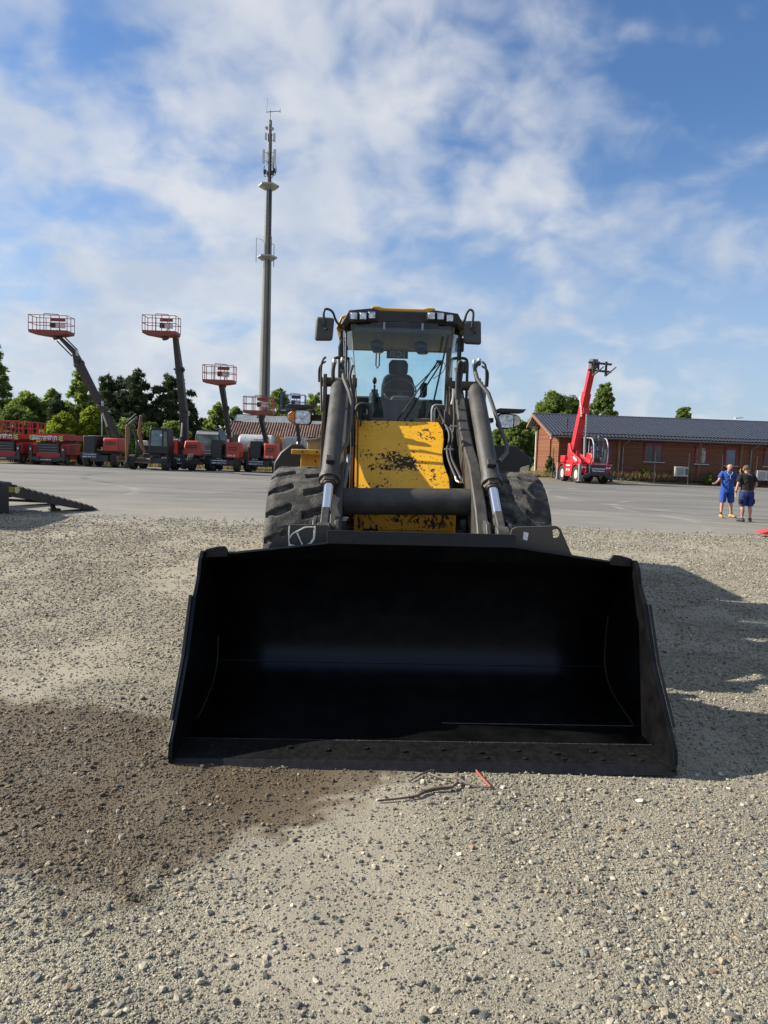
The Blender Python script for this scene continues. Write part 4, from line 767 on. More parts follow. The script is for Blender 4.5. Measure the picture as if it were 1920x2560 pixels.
def basket(root, c, w, d, h, mat, console=True, sign=None):
    """work platform: c = centre of the floor (front edge at -y)"""
    cx, cy, cz = c; x0, x1, y0, y1 = cx - w / 2, cx + w / 2, cy - d / 2, cy + d / 2
    b = B(); b.prism([(x0, cz - .02), (x0, cz + .17), (x1, cz + .17), (x1, cz - .02), (x1 - .5, cz - .12), (cx - .15, cz - .17), (x0 + .5, cz - .10)], 'y', y0, y1)
    fl = b.build('work_platform', mat, root, smooth=0)
    b = B(); r = .024
    for z in (cz + h, cz + h * .56):
        b.tube([(x0, y0, z), (x1, y0, z), (x1, y1, z), (x0, y1, z), (x0, y0, z)], r, 6)
    for x in (x0, x0 + w * .30, x0 + w * .40, x0 + w * .58, x0 + w * .80, x1): b.tube([(x, y0, cz + .1), (x, y0, cz + h)], r, 6)
    for x in (x0, x0 + w * .25, x0 + w * .6, x1): b.tube([(x, y1, cz + .1), (x, y1, cz + h)], r, 6)
    for y in (y0, (y0 + y1) / 2): b.tube([(x0, y, cz + .1), (x0, y, cz + h)], r, 6); b.tube([(x1, y, cz + .1), (x1, y, cz + h)], r, 6)
    b.tube([(x0 + w * .40, y0, cz + h), (x0 + w * .40, y0, cz + h + .09), (x0 + w * .78, y0, cz + h + .06), (x0 + w * .78, y0, cz + h)], r, 6)
    b.build('guard_rail', mat, fl)
    if console:
        b = B(); b.box((cx + w * .09, y1 - .16, cz + h * .56), (w * .37, .18, h * .30)); b.box((cx - w * .03, y1 - .27, cz + h * .56), (w * .14, .05, h * .28), mi=1)
        b.prism([(cx - w * .11, cz + h * .80), (cx - w * .10, cz + h * .98), (cx + w * .28, cz + h * .98), (cx + w * .28, cz + h * .80)], 'y', y1 - .2, y1 - .1, mi=2)
        b.build('control_panel', [white_panel, dark_paint, mat], fl, smooth=0)
    b = B(); b.beam((cx + w * .1, cy, cz - .1), (cx + w * .12, cy + .1, cz - .32), .3, .3); b.tube([(cx + w * .2, y0 + .2, cz + .2), (cx + w * .22, y0 + .25, cz + .42), (cx + w * .28, y0 + .3, cz + .2)], .03, 6); b.build('platform_mount', boom_m, root)
    return fl

def boom_lift(label, x, y, rz, pts, bk, cover, wheels, plate=None, lines=(), rim=None, hoses=True, body=None, blue=False, word=None):
    """pts: boom joints in local coords with half widths; bk: basket (centre, width); cover: engine covers (centre, size)"""
    root = thing('boom_lift', label, 'boom lift', (x, y, 0), rz, 'boom lifts parked along the far edge of the yard')
    M_ = navy if blue else red_o
    b = B(); b.box((0, 0, .62), (1.5, 2.4, .42)); b.box((0, -1.25, .6), (1.25, .35, .42)); b.box((0, -1.0, .5), (2.0, .2, .2)); b.box((0, 1.0, .5), (2.0, .2, .2)); ch = b.build('chassis', dark_paint, root, bevel=.03)
    if plate:
        px, pw, pz, ph = plate
        b = B(); b.box((px, -1.45, pz), (pw, .06, ph)); pl = b.build('name_plate', navy, ch, bevel=.01)
        for i, (s, sz, dz, wd) in enumerate(lines): text(s, sz, white_paint, pl, (px, -1.485, pz + dz), bold=.02, width=wd)
    for wx, wy, r, w in wheels: mwheel(root, wx, wy, r, w, rim, lugs=14)
    b = B(); b.lathe([(.5, .82), (.5, .95)], (0, 0, 0), 'z', 20); b.box((0, .2, 1.05), (1.4, 2.0, .22)); b.box((0, .5, 1.5), (.5, 1.4, .9)); tt = b.build('turntable', dark_paint, root, bevel=.02)
    for (c, d, tp) in cover:
        b = B(); b.box(c, d, taper=tp); cv = b.build('engine_cover', M_, tt, bevel=.11, seg=4)
        b = B()
        for k in range(2): b.box((c[0], c[1] - d[1] / 2 - .002, c[2] + d[2] * (.18 - k * .14)), (d[0] * .6, .02, d[2] * .055))
        b.build('vent_slot', dark_paint, cv)
        if word and d[0] > .7:
            text(word, .17, white_paint, cv, (c[0] - .08, c[1] - d[1] / 2 - .02, c[2] - d[2] * .33), width=d[0] * .55, bold=.02)
    if body: 
        b = B()
        for c, d in body: b.box(c, d)
        b.build('folded_arm', dark_paint, tt, bevel=.04)
    for i in range(len(pts) - 1):
        (p, w0), (q, w1) = pts[i], pts[i + 1]; p, q = Vector(p), Vector(q)
        b = B(); b.beam(p, q, w0, w0 * 1.15, w1, w1 * 1.15); 
        if i < len(pts) - 2 or len(pts) == 2:
            d = (q - p).normalized(); b.beam(q - d * .25, q, w1 * 1.18, w1 * 1.3); 
        bs = b.build('boom_section', boom_m, root, bevel=.015)
        if hoses:
            a, c2 = frame(q - p); o = -c2 if c2.z < 0 else c2; o = o * (w0 * .66); 
            hb = B(); hb.tube([p + o + a * .05, q + o * (w1 / w0) + a * .05], .035, 6); hb.tube([p + a * (w0 * .58), q + a * (w1 * .6)], .025, 6); hb.build('cable_run', hose_rub, bs)
    # luffing ram under the lowest section and joint pins
    (p, w0), (q, w1) = pts[0], pts[1]; p, q = Vector(p), Vector(q); a, _u = frame(q - p); st_ = p + Vector((-.12, -.75, -.35)); en = p + (q - p) * .72 + Vector((-.05, -.3, 0)); md = st_ + (en - st_) * .55
    b = B(); b.tube([st_, md], .11, 10); rm = b.build('luffing_ram', dark_paint, root); b = B(); b.tube([md, en], .06, 10); b.build('ram_rod', steel, rm)
    for i in range(1, len(pts)):
        (q, w1) = pts[i]; q = Vector(q); b = B(); b.tube([q - a * w1 * .95, q + a * w1 * .95], .07, 8); b.box(tuple(q - a * w1 * .7), (.06, .3, .34)); b.build('joint_pin', steel if i % 2 else dark_paint, root)
    if len(pts) > 4:
        (p, w0), (q, w1) = pts[-2], pts[-1]
        for o in (Vector((.16, 0, .2)), Vector((-.16, -.1, -.22))): b = B(); b.tube([Vector(p) + o, Vector(q) + o], .045, 6); b.build('parallel_link', boom_m, root)
    (bc, bw, bd, bh) = bk
    basket(root, bc, bw, bd, bh, M('blue_basket_paint', (0.022, 0.035, 0.13), 0.5, var=.15) if blue else red_b)
    return root

def scissor_lift(label, x, y, rails):
    root = thing('scissor_lift', label, 'scissor lift', (x, y, 0), R(2), 'red scissor lifts parked at the left')
    b = B(); b.box((0, 0, .62), (1.7, 4.0, .5)); b.box((0, -.2, 1.15), (1.35, 3.4, .8)); ch = b.build('chassis', red, root, bevel=.03)
    b = B(); b.box((0, -1.93, 1.15), (1.5, .12, .84)); g = b.build('front_grille', dark_paint, ch, bevel=.02)
    b = B()
    for k in range(4): b.box((0, -2.0, .88 + k * .18), (1.3, .05, .03))
    b.build('grille_bar', grey_m, g)
    for s in (-1, 1):
        b = B(); b.box((s * .98, -.6, 1.12), (.5, 2.4, .8)); b.build('side_cover', red, ch, bevel=.04)
        b = B()
        for k in range(5): b.box((s * 1.236, -.9, .86 + k * .12), (.02, 1.0, .04))
        b.build('vent_slot', dark_paint, ch)
        for yy in (-1.5, 1.4): mwheel(root, s * 1.0, yy, .45, .36, rim_m, 14)
        for yy in (-2.15, 2.05):
            b = B(); b.box((s * 1.12, yy, .82), (.2, .2, .95)); b.box((s * 1.12, yy, 1.30), (.26, .26, .06)); b.box((s * .9, yy, .45), (.7, .18, .22)); b.lathe([(.05, .12), (.05, .4)], (s * 1.12, yy, 0), 'z', 10); b.lathe([(.2, .03), (.2, .1), (.06, .14)], (s * 1.12, yy, 0), 'z', 14); b.box((s * 1.12, yy - .105, 1.1), (.09, .01, .14), mi=1); b.build('outrigger', [boom_m, white_panel], root, bevel=.012)
    b = B(); b.box((0, -2.12, .36), (1.7, .16, .26)); bp = b.build('bumper', navy, root, bevel=.02); text('www.rentlift.de', .12, white_paint, bp, (-.1, -2.21, .38), bold=.02)
    # folded scissor stack
    b = B()
    for k in range(3):
        for s in (-1, 1): b.beam((s * .55, -1.9, 1.54 + k * .05), (s * .55, 1.8, 1.50 + k * .05), .08, .06)
    b.build('scissor_arm', red, root)
    b = B(); b.box((0, 0, 1.80), (2.3, 4.3, .10)); b.box((0, -2.14, 1.90), (2.34, .07, .40)); b.box((-1.15, 0, 1.92), (.06, 4.3, .34)); b.box((1.15, 0, 1.92), (.06, 4.3, .34)); dk = b.build('platform_deck', red, root, bevel=.012)
    b = B(); b.box((-.12, -2.19, 1.91), (1.84, .03, .35)); sg = b.build('sign_board', M('sign_red', (0.33, 0.012, 0.03), .5, var=.05), dk)
    text('www.rentlift.de', .20, white_paint, sg, (-.12, -2.212, 2.0), bold=.03, width=1.68); text('0800 / 97 97 111', .19, white_paint, sg, (-.12, -2.212, 1.82), bold=.03, width=1.68)
    for s in (-1, 1):
        b = B(); b.box((s * 1.0 - .05, -2.195, 1.91), (.28, .03, .36))
        for k in range(3): z = 1.78 + k * .13; b.add([(s * 1.0 - .19, -2.213, z - .06), (s * 1.0 + .09, -2.213, z + .06), (s * 1.0 + .09, -2.213, z + .12), (s * 1.0 - .19, -2.213, z)], [(0, 1, 2, 3)], 1)
        b.build('hazard_board', [hz_y, hz_k], dk, smooth=0)
    if rails:
        b = B(); z0, z1 = 2.05, 3.0
        for z in (z1, (z0 + z1) / 2): b.tube([(-1.12, -2.1, z), (1.12, -2.1, z), (1.12, 2.1, z), (-1.12, 2.1, z), (-1.12, -2.1, z)], .035, 6)
        for x_ in (-1.12, -.6, 0, .6, 1.12):
            for y_ in (-2.1, 2.1): b.beam((x_, y_, 1.9), (x_, y_, z1), .09, .05)
        for y_ in (-1.4, -.7, 0, .7, 1.4):
            for s in (-1, 1): b.beam((s * 1.12, y_, 1.9), (s * 1.12, y_, z1), .05, .09)
        b.build('guard_rail', red, dk)
        b = B(); b.box((.5, -2.0, 2.62), (.5, .12, .34)); b.box((.62, -2.07, 2.62), (.2, .02, .22), mi=1); b.build('control_box', [boom_m, hz_y], dk)
    else:
        b = B()
        for s in (-1, 1): b.beam((s * 1.0, -1.6, 2.16), (s * 1.05, 2.0, 2.10), .06, .08); b.beam((s * .95, -2.0, 2.12), (s * .3, 2.0, 2.2), .06, .06)
        b.beam((-1.0, -1.9, 2.14), (1.0, -1.4, 2.2), .06, .07); b.build('folded_rail', red, dk)
    return root

def excavator():
    root = thing('wheeled_excavator', 'black and orange wheeled excavator with its bucket arm folded to the ground', 'excavator', (-16.0, 48.6, 0))
    org = M('worn_orange_paint', (0.34, 0.145, 0.04), 0.5, var=.25, dirt=(0.07, 0.05, 0.04), dirt_amt=.75, dscale=3)
    b = B(); b.box((.1, .3, .62), (2.0, 2.6, .35)); b.box((.1, .3, .95), (1.2, 1.2, .3)); b.build('chassis', dark_paint, root, bevel=.03)
    for x, y in ((1.25, -.85), (1.25, 1.3), (-1.0, -.7), (-1.0, 1.3)): mwheel(root, x, y, .5, .42, M('black_rim', (.02, .02, .02), .6), 14)
    b = B(); b.prism([(-.05, 1.1), (-.05, 1.55), (.0, 2.72), (.10, 2.83), (1.15, 2.83), (1.25, 2.70), (1.3, 1.5), (1.28, 1.1)], 'y', -.45, .75); cabo = b.build('cab', black_plastic, root, bevel=.03)
    b = B(); b.add([(.08, -.47, 1.62), (.85, -.47, 1.62), (.82, -.47, 2.66), (.14, -.47, 2.66)], [(0, 1, 2, 3)]); b.build('windscreen', M('cab_reflect_glass', (0.12, 0.19, 0.21), 0.08, 0.3, var=.4, scale=2), cabo, smooth=0)
    b = B(); b.add([(.96, -.47, 1.6), (1.2, -.47, 1.6), (1.17, -.47, 2.6), (.95, -.47, 2.6)], [(0, 1, 2, 3)]); b.build('side_window', dark_glass, cabo, smooth=0)
    b = B(); b.add([(.70, -.475, 2.28), (.86, -.475, 2.28), (.86, -.475, 2.44), (.70, -.475, 2.44)], [(0, 1, 2, 3)]); b.build('sticker', white_panel, cabo, smooth=0)
    b = B(); b.box((-.55, .6, 1.5), (1.0, 1.6, .9)); b.prism([(-.9, 1.95), (-.2, 1.95), (-.1, 1.6), (-.9, 1.6)], 'y', -.3, .6, mi=1); b.build('engine_cover', [dark_paint, white_panel], root, bevel=.06)
    b = B(); b.prism([(-.25, 1.1), (-.55, 1.5), (-.70, 2.5), (-.60, 3.3), (-.56, 3.62), (-.44, 3.64), (-.42, 3.4), (-.52, 2.6), (-.34, 1.7), (-.15, 1.2)], 'y', -.82, -.62); bo = b.build('boom', org, root, bevel=.03)
    b = B(); b.prism([(-.62, 3.55), (-1.15, 3.05), (-1.22, 2.92), (-1.08, 2.90), (-.58, 3.36)], 'y', -1.2, -.98); b.build('linkage', M('linkage_dark', (.10, .085, .075), .5, var=.3), root, bevel=.02)
    b = B(); b.prism([(-1.36, 2.9), (-1.24, 3.02), (-1.13, 2.7), (-1.17, 1.5), (-1.22, .45), (-1.34, .45), (-1.38, 1.5)], 'y', -1.22, -1.0); b.build('stick', org, root, bevel=.03)
    b = B(); b.tube([(-.62, -1.3, 3.68), (-1.25, -1.3, 3.10)], .06, 8); b.tube([(-.95, -.95, 2.9), (-.62, -.75, 1.4)], .07, 8, mi=0); b.tube(curve_pts([(-.5, -.9, 3.5), (-.25, -.9, 2.9), (-.3, -.9, 2.2), (-.4, -.9, 1.5)], 6), .04, 6); b.tube(curve_pts([(-1.05, -1.3, 2.8), (-1.0, -1.3, 2.0), (-1.15, -1.3, 1.2), (-1.2, -1.3, .5)], 6), .035, 6); b.build('hydraulic_hose', hose_rub, root)
    b = B(); b.lathe([(.16, -1.35), (.16, -.9)], (-1.28, 0, .32), 'y', 12); b.box((-1.25, -1.1, .2), (.4, .3, .3)); b.build('quick_hitch', dark_paint, root, bevel=.02)
    # dozer blade / trough in front
    b = B(); b.prism([(-2.0, .85), (-1.95, .50), (.25, .42), (.35, .95), (.28, .95), (.2, .5), (-1.88, .58), (-1.92, .85)], 'y', -1.1, -.2); b.prism([(-1.95, .5), (.25, .42), (.33, .92), (-1.98, .85)], 'y', -.25, -.2); b.build('dozer_blade', M('brown_blade', (0.16, 0.105, 0.06), .7, var=.3), root)
    b = B(); b.box((.15, -1.0, .74), (.3, .02, .08)); b.build('licence_plate', white_panel, root)
    return root

scissor_lift('red scissor lift with its guard rails raised, at the left end of the row', -27.05, 52.2, True)
scissor_lift('red scissor lift with folded rails and a striped web address sign', -23.85, 52.1, False)
W4 = lambda hx, hy, r, w: [(-hx, -hy, r, w), (hx, -hy, r, w), (-hx, hy, r, w), (hx, hy, r, w)]
boom_lift('boom lift with its dark boom slanting far to the left under a red basket', -19.9, 50.8, 0,
    [((.65, .3, 2.1), .30), ((-.08, -1.1, 4.4), .34), ((-.90, -2.7, 7.0), .42), ((-.95, -3.05, 7.55), .26), ((-1.75, -3.5, 8.45), .16)], ((-2.2, -3.7, 8.66), 2.5, 1.1, 1.1),
    [((.65, -.3, 1.58), (1.2, 1.6, .95), (.9, .9))], W4(.95, .95, .5, .38), (-.65, 1.2, .78, .42), [('www.rentlift.de', .12, .1, .9), ('0800 979 7111', .13, -.08, .9)], body=[((-.75, -.6, 1.75), (.9, 1.2, .75)), ((-.75, -1.25, 1.5), (.8, .12, 1.3)), ((-.2, -.2, 2.12), (1.9, .6, .14))], word=None)
boom_lift('boom lift with two orange hoods and the tallest, steepest boom', -13.85, 51.0, 0,
    [((-.62, .2, 1.5), .52), ((-.54, -.4, 4.0), .48), ((-.56, -1.6, 6.9), .40), ((-.62, -2.4, 9.0), .30)], ((-1.30, -3.2, 8.98), 2.2, 1.1, 1.15),
    [((-1.22, -.4, 1.58), (.95, 1.6, 1.05), (.6, .7)), ((.22, -.3, 1.55), (1.35, 1.7, 1.05), (.75, .8))], [(-1.1, -.8, .50, .42), (.25, -1.1, .58, .45), (-.9, 1.0, .55, .42), (1.15, .2, .55, .45)], (-.72, 1.15, .72, .66), [('4X4', .28, .02, .5), ('www.rentlift.de', .09, -.24, .7)], hoses=True)
boom_lift('boom lift with a mid-height boom and a square red cover beside bare hoses', -11.3, 51.5, 0,
    [((.15, .1, 1.4), .30), ((.05, -.5, 2.6), .28), ((-.05, -1.4, 4.4), .30), ((-.12, -2.4, 6.0), .34)], ((-.12, -3.0, 6.02), 2.05, 1.0, 1.12),
    [((.45, -.55, 1.5), (1.0, 1.3, 1.15), (.97, .95))], [(-.95, -.9, .46, .38), (.75, -1.0, .47, .4), (-.95, 1.0, .46, .38), (1.15, .7, .47, .4)], (-.42, 1.35, .66, .36), [('www.rentlift.de', .12, .09, 1.0), ('0800 979 7111', .12, -.09, 1.0)], body=[((-.72, -.4, 1.55), (.75, 1.3, 1.3)), ((-1.05, -.7, 1.4), (.25, .3, 1.4))], word='SJ46 AJ')
boom_lift('boom lift with the lowest red basket, in front of the mast', -8.95, 52.4, 0,
    [((.25, .1, 1.4), .28), ((.18, -.6, 2.4), .28), ((.02, -1.9, 3.9), .30)], ((.08, -3.0, 4.12), 2.0, 1.0, 1.1),
    [((.62, -.55, 1.5), (.95, 1.3, 1.15), (.97, .95)), ((-.98, -.5, 1.4), (.16, 1.0, 1.1), (.9, .95))], [(-.92, -.9, .46, .38), (.98, -1.0, .47, .4), (-.95, 1.0, .46, .38), (1.2, .7, .47, .4)], (-.35, 1.3, .66, .36), [('www.rentlift.de', .12, .09, 1.0), ('0800 979 7111', .12, -.09, 1.0)], body=[((-.5, -.4, 1.6), (.8, 1.3, 1.25))], word='SJ45 AJ')
boom_lift('boom lift with a dark blue basket, half hidden behind the wheel loader', -7.25, 58.6, 0,
    [((.0, .1, 1.4), .30), ((.05, 0, 2.7), .26), ((-.15, -.3, 4.4), .30)], ((-.41, -.6, 4.75), 1.95, 1.0, 1.35),
    [((.5, -.5, 1.5), (.9, 1.3, 1.1), (.97, .95))], W4(.95, .95, .46, .38), (-.3, 1.2, .66, .36), [('www.rentlift.de', .12, 0, 1.0)], blue=True)
_b = B(); _b.box((-8.35, 57.47, 4.83), (.62, .02, .18)); _s = _b.build('basket_sign', M('sign_blue', (.02, .03, .16), .5)); 
for _o in [o for o in COL.objects if o.name.startswith('boom_lift') and o.get('label', '').startswith('boom lift with a dark blue')]:
    _s.parent = _o; _s.location = (7.25, -58.6, 0)
text('www.r', .16, white_paint, _s, (-8.35, 57.455, 4.83), bold=.03, width=.5)
excavator()

def telehandler():
    root = thing('telehandler', 'bright red rotating telehandler with its boom raised before the log building', 'telehandler', (15.35, 55.2, 0), R(6))
    b = B(); b.box((0, 0, .95), (1.5, 4.6, .5)); b.box((0, .1, 1.3), (2.3, 1.3, .30)); ch = b.build('chassis', red_t, root, bevel=.03)
    rimc = M('cream_rim', (0.55, 0.52, 0.40), .5, var=.1, dirt=(.2, .18, .14), dirt_amt=.5)
    for s in (-1, 1):
        for y in (-1.45, 1.5): mwheel(root, s * .98, y, .64, .46, rimc, 18)
        for y in (-1.45, 1.5):
            b = B(); n = 10; pr = [(y + .82 * math.cos(PI * k / n), .78 + .66 * math.sin(PI * k / n)) for k in range(n + 1)] + [(y - .76 * math.cos(PI * k / n), .78 + .60 * math.sin(PI * k / n)) for k in range(n + 1)]
            b.prism(pr, 'x', s * .70, s * 1.24); b.build('mudguard', red_t, ch)
        b = B(); b.box((s * 1.1, .02, .92), (.28, 1.35, .95)); sd = b.build('side_tank', red_t, ch, bevel=.04)
        if s < 0:
            b = B(); b.box((-1.245, -.2, .95), (.012, .25, .14)); b.box((-1.245, .3, .95), (.012, .25, .14)); b.box((-1.245, .05, 1.28), (.012, .8, .09)); b.build('sticker', white_panel, sd)
        for y in (-2.35, 2.35):
            b = B(); b.box((s * 1.22, y, .82), (.19, .22, 1.25)); b.box((s * 1.22, y, .17), (.3, .32, .08)); b.build('stabiliser_leg', grey_m if s < 0 else boom_m, root, bevel=.02)
    b = B(); b.prism([(-1.15, .55), (-.62, .80), (-.60, 1.42), (.62, 1.42), (.66, .85), (1.15, .55), (1.15, .30), (.75, .45), (.5, .62), (-.45, .62), (-.7, .45), (-1.15, .30)], 'y', -2.72, -2.38); bp = b.build('stabiliser_beam', M('dark_navy_steel', (.02, .024, .032), .5, var=.2), root, bevel=.02)
    text('Landmaschinen', .16, white_paint, bp, (.05, -2.74, 1.12), bold=.02, width=1.02); text('Vermietung', .16, white_paint, bp, (.05, -2.74, .95), bold=.02, width=.95)
    for x in (-.95, .92):
        for dx in (-.11, .11): b = B(); b.lathe([(.075, -2.42), (.085, -2.36)], (x + dx, 0, 1.18), 'y', 12); b.build('headlamp', lens_m, root)
        b = B(); b.box((x, -2.2, 1.36), (.55, .4, .14)); b.build('front_wing', red_t, root, bevel=.02)
    # turret, boom and lift ram
    b = B()
    b.prism([(-1.7, 1.45), (-1.55, 1.75), (.4, 2.35), (.9, 3.0), (1.15, 3.0), (1.2, 1.9), (1.8, 1.8), (1.8, 1.45)], 'x', -.95, -.80); b.prism([(-1.7, 1.45), (-1.55, 1.75), (.4, 2.2), (.9, 2.9), (1.15, 2.9), (1.2, 1.9), (1.8, 1.8), (1.8, 1.45)], 'x', -.25, -.10); b.box((-.1, .3, 1.55), (1.9, 2.8, .18)); b.box((-.95, 1.55, 1.75), (.5, .9, .55)); tu = b.build('turret', red_t, root, bevel=.04)
    b = B(); b.box((-.958, -.5, 1.86), (.01, .75, .07), rot=(R(18), 0, 0)); b.box((-.958, -.55, 1.74), (.01, .75, .07), rot=(R(18), 0, 0)); b.build('white_stripe', white_paint, tu)
    P0, P1, P2, P3 = Vector((-.53, .75, 2.55)), Vector((-.48, -.1, 4.9)), Vector((-.52, -1.1, 7.0)), Vector((-.58, -1.95, 8.60))
    b = B(); b.beam(P0, P2 - (P2 - P1) * .12, .52, .62); bm_ = b.build('boom', red_t, root, bevel=.02)
    b = B(); b.beam(P2 - (P2 - P1) * .2, P3, .42, .50); s2 = b.build('boom_extension', red_t, root, bevel=.02)
    text('MANITOU', .34, white_paint, bm_, tuple((P0 + (P2 - P0) * .72) + Vector((-.268, -.02, 0))), rot=(R(90), R(68), R(-90)), width=1.6)
    b = B(); b.tube([(-.2, -.55, 1.95), (-.28, -.62, 3.5)], .11, 12); ram = b.build('lift_ram', grey_m, root)
    b = B(); b.tube([(-.28, -.62, 3.5), (-.36, -.75, 5.4)], .065, 12); b.build('ram_rod', chrome, ram)
    b = B(); b.box((-.42, -.78, 5.45), (.5, .3, .5)); b.build('ram_bracket', red_t, bm_, bevel=.03)
    # head and fork carriage
    b = B(); b.prism([(-2.0, 8.40), (-1.75, 8.95), (-2.0, 9.17), (-2.45, 9.1), (-2.5, 8.45)], 'x', -.82, -.35); hd = b.build('boom_head', M('head_steel', (.12, .14, .145), .4, .4, var=.2), root, bevel=.03)
    b = B()
    for z in (8.78, 8.24): b.beam((-1.15, -2.62, z + .04), (.6, -2.62, z - .04), .14, .14)
    for x in (-.82, -.35): b.beam((x, -2.55, 8.92), (x, -2.55, 8.16), .12, .1)
    ca = b.build('fork_carriage', boom_m, root, bevel=.01)
    for x in (-.78, .14):
        b = B(); b.beam((x, -2.75, 8.92), (x, -2.75, 7.86), .15, .09); b.beam((x, -2.78, 7.90), (x + .34, -3.7, 8.42), .13, .07, .10, .03); b.build('fork', brown_steel if x < 0 else boom_m, ca)
    # cab
    fr = M('cab_frame_grey', (0.27, 0.29, 0.30), .45, var=.08)
    C0 = [(-1.72, 1.55), (-1.78, 2.2), (-1.66, 2.9), (-1.40, 3.28), (-1.0, 3.42), (.1, 3.42), (.22, 3.3), (.22, 1.55)]
    b = B()
    for x in (.02, 1.13):
        for i in range(len(C0) - 1): b.tube([(x, *C0[i]), (x, *C0[i + 1])], .05, 6)
        b.tube([(x, -.75, 1.55), (x, -.75, 3.42)], .04, 6)
    b.box((.575, -.45, 3.42), (1.1, 1.1, .07)); b.box((.575, -.75, 1.52), (1.2, 1.9, .12)); b.prism([(-.75, 1.55), (-1.72, 1.55), (-1.78, 2.2), (-.75, 2.26), (.22, 2.26), (.22, 1.55)], 'x', .0, .035)
    cb = b.build('cab', fr, root, bevel=.0)
    b = B(); n = 5; b.add([(.05, *C0[i]) for i in range(n)] + [(1.1, *C0[i]) for i in range(n)], [(i, i + 1, n + i + 1, n + i) for i in range(n - 1)]); b.build('windscreen', glass('tele_glass', (.78, .86, .88), .03), cb)
    b = B(); b.add([(.01, *p) for p in ((-.75, 2.26), (-1.77, 2.2), (-1.66, 2.9), (-1.40, 3.26), (-1.0, 3.4), (.1, 3.4), (.22, 3.3), (.22, 2.26))], [tuple(range(8))]); b.build('side_window', MATS['tele_glass'], cb)
    b = B(); b.box((.575, .18, 2.4), (1.1, .06, 1.8)); b.box((.6, -.2, 1.9), (.5, .5, .5)); b.box((.6, 0, 2.4), (.5, .12, .7)); b.box((.85, -1.5, 1.75), (.4, .1, .4), mi=1); b.box((1.12, -.7, 2.1), (.04, 1.6, 1.0)); b.build('seat', [dark_paint, grey_m], cb)
    for x in (.35, .75): b = B(); b.lathe([(.07, 3.45), (.08, 3.52), (.06, 3.6)], (x, -.7, 0), 'z', 10); b.build('beacon', M('brown_lamp', (.3, .16, .12), .4), cb)
    b = B(); b.box((.58, -1.82, 1.44), (1.15, .08, .20)); b.prism([(-1.2, 2.15), (-1.85, 1.55), (-1.85, 1.40), (-.6, 1.40), (-.6, 2.3)], 'x', -.12, .0); sk = b.build('cab_skirt', red_t, root); text('www.rentlift.de', .13, white_paint, sk, (.58, -1.865, 1.46), width=1.0)
    b = B(); b.tube([(-.02, -1.6, 1.5), (-.02, -1.65, 2.75), (-.14, -1.65, 2.75), (-.14, -1.6, 1.5)], .03, 6); b.tube([(1.16, -1.4, 2.85), (1.3, -1.5, 2.9), (1.32, -1.5, 2.75)], .02, 6); b.build('hand_rail', red_t, root)
    b = B(); b.box((1.34, -1.5, 2.72), (.14, .06, .26)); b.build('wing_mirror', black_plastic, root)
    return root
telehandler()

# ramp of the low-loader that stands at the left edge
def trailer():
    root = thing('loading_trailer', 'dark steel low-loader trailer with its ribbed ramp folded down on the asphalt', 'trailer', (-7.38, 18.25, 0), R(47.5)); root.scale = (.78, 1, 1)
    # local: -x runs up the ramp from the tip, -y towards the camera side
    st = M('trailer_steel', (0.03, 0.03, 0.027), .6, var=.25, dirt=(.09, .08, .06), dirt_amt=.4, dscale=6)
    b = B()
    for y in (0.0, 1.95):
        b.prism([(0, .01), (0, .03), (-.5, .16), (-2.7, .66), (-2.7, .40), (-.9, .08), (-.4, .01)], 'y', y, y + .55)
    rp = b.build('ramp', st, root)
    for y in (0.0, 1.95):
        b = B()
        for k in range(15): x = -.12 - k * .18; z = (.03 + .26 * (-x) if x > -.5 else .16 + (-.5 - x) * .2273); b.prism([(x, z - .01), (x - .10, z + .02), (x - .10, z + .055), (x - .08, z + .055)], 'y', y - .01, y + .56)
        b.build('ramp_rib', st, rp)
    b = B(); b.beam((-1.4, .3, .25), (-1.25, .3, .0), .12, .1); b.box((-1.25, .3, .02), (.3, .2, .05)); b.beam((-2.9, .3, .30), (-1.5, .3, .22), .08, .06); b.build('ramp_leg', st, root)
    b = B(); b.box((-5.2, 1.2, .62), (5.0, 2.5, .22)); b.box((-2.85, 1.2, .55), (.3, 2.55, .35)); b.box((-4.5, 1.2, .38), (3.2, .9, .3)); b.build('deck', st, root, bevel=.02)
    b = B(); b.box((-3.0, -.05, .32), (.34, .24, .62)); b.build('support_leg', black_plastic, root, bevel=.02)
    b = B(); b.box((-2.82, -.09, .56), (.30, .02, .13)); b.build('rear_reflector', M('dull_yellow_plate', (.35, .24, .03), .5, var=.2), root)
    b = B(); b.prism([(-2.62, .60), (-2.50, .63), (-2.44, .55), (-2.50, .46), (-2.60, .48)], 'y', -.012, -.002); b.prism([(-2.60, .62), (-2.52, .60), (-2.55, .46), (-2.60, .5)], 'y', -.016, -.013, mi=1); b.build('sticker', [M('yellow_sticker', (.55, .5, .12), .5), white_panel], rp)
    for x in (-4.2, -5.3):
        for y in (.05, 2.35): mwheel(root, x, y, .33, .22, grey_m, 14)
    # unseen wedge added up the deck, shaped to cast the ground shadow
    b = B(); b.prism([(-3.15, .74), (-3.15, 1.2), (-5.0, 1.96), (-7.7, 2.95), (-7.7, .74)], 'y', .1, 2.3); b.build('shadow_load', M('shadow_load_grey', (.2, .2, .19), .8), root, bevel=.05)
trailer()
b = B(); b.prism([(9.27, .10), (9.57, .19), (10.7, .30), (10.7, .06), (9.6, .055)], 'y', 17.4, 17.75); b.lathe([(.05, 17.385), (.05, 17.4)], (9.74, 0, .11), 'y', 12, mi=1)
b.box((10.2, 17.9, .05), (.8, .6, .1), mi=0)
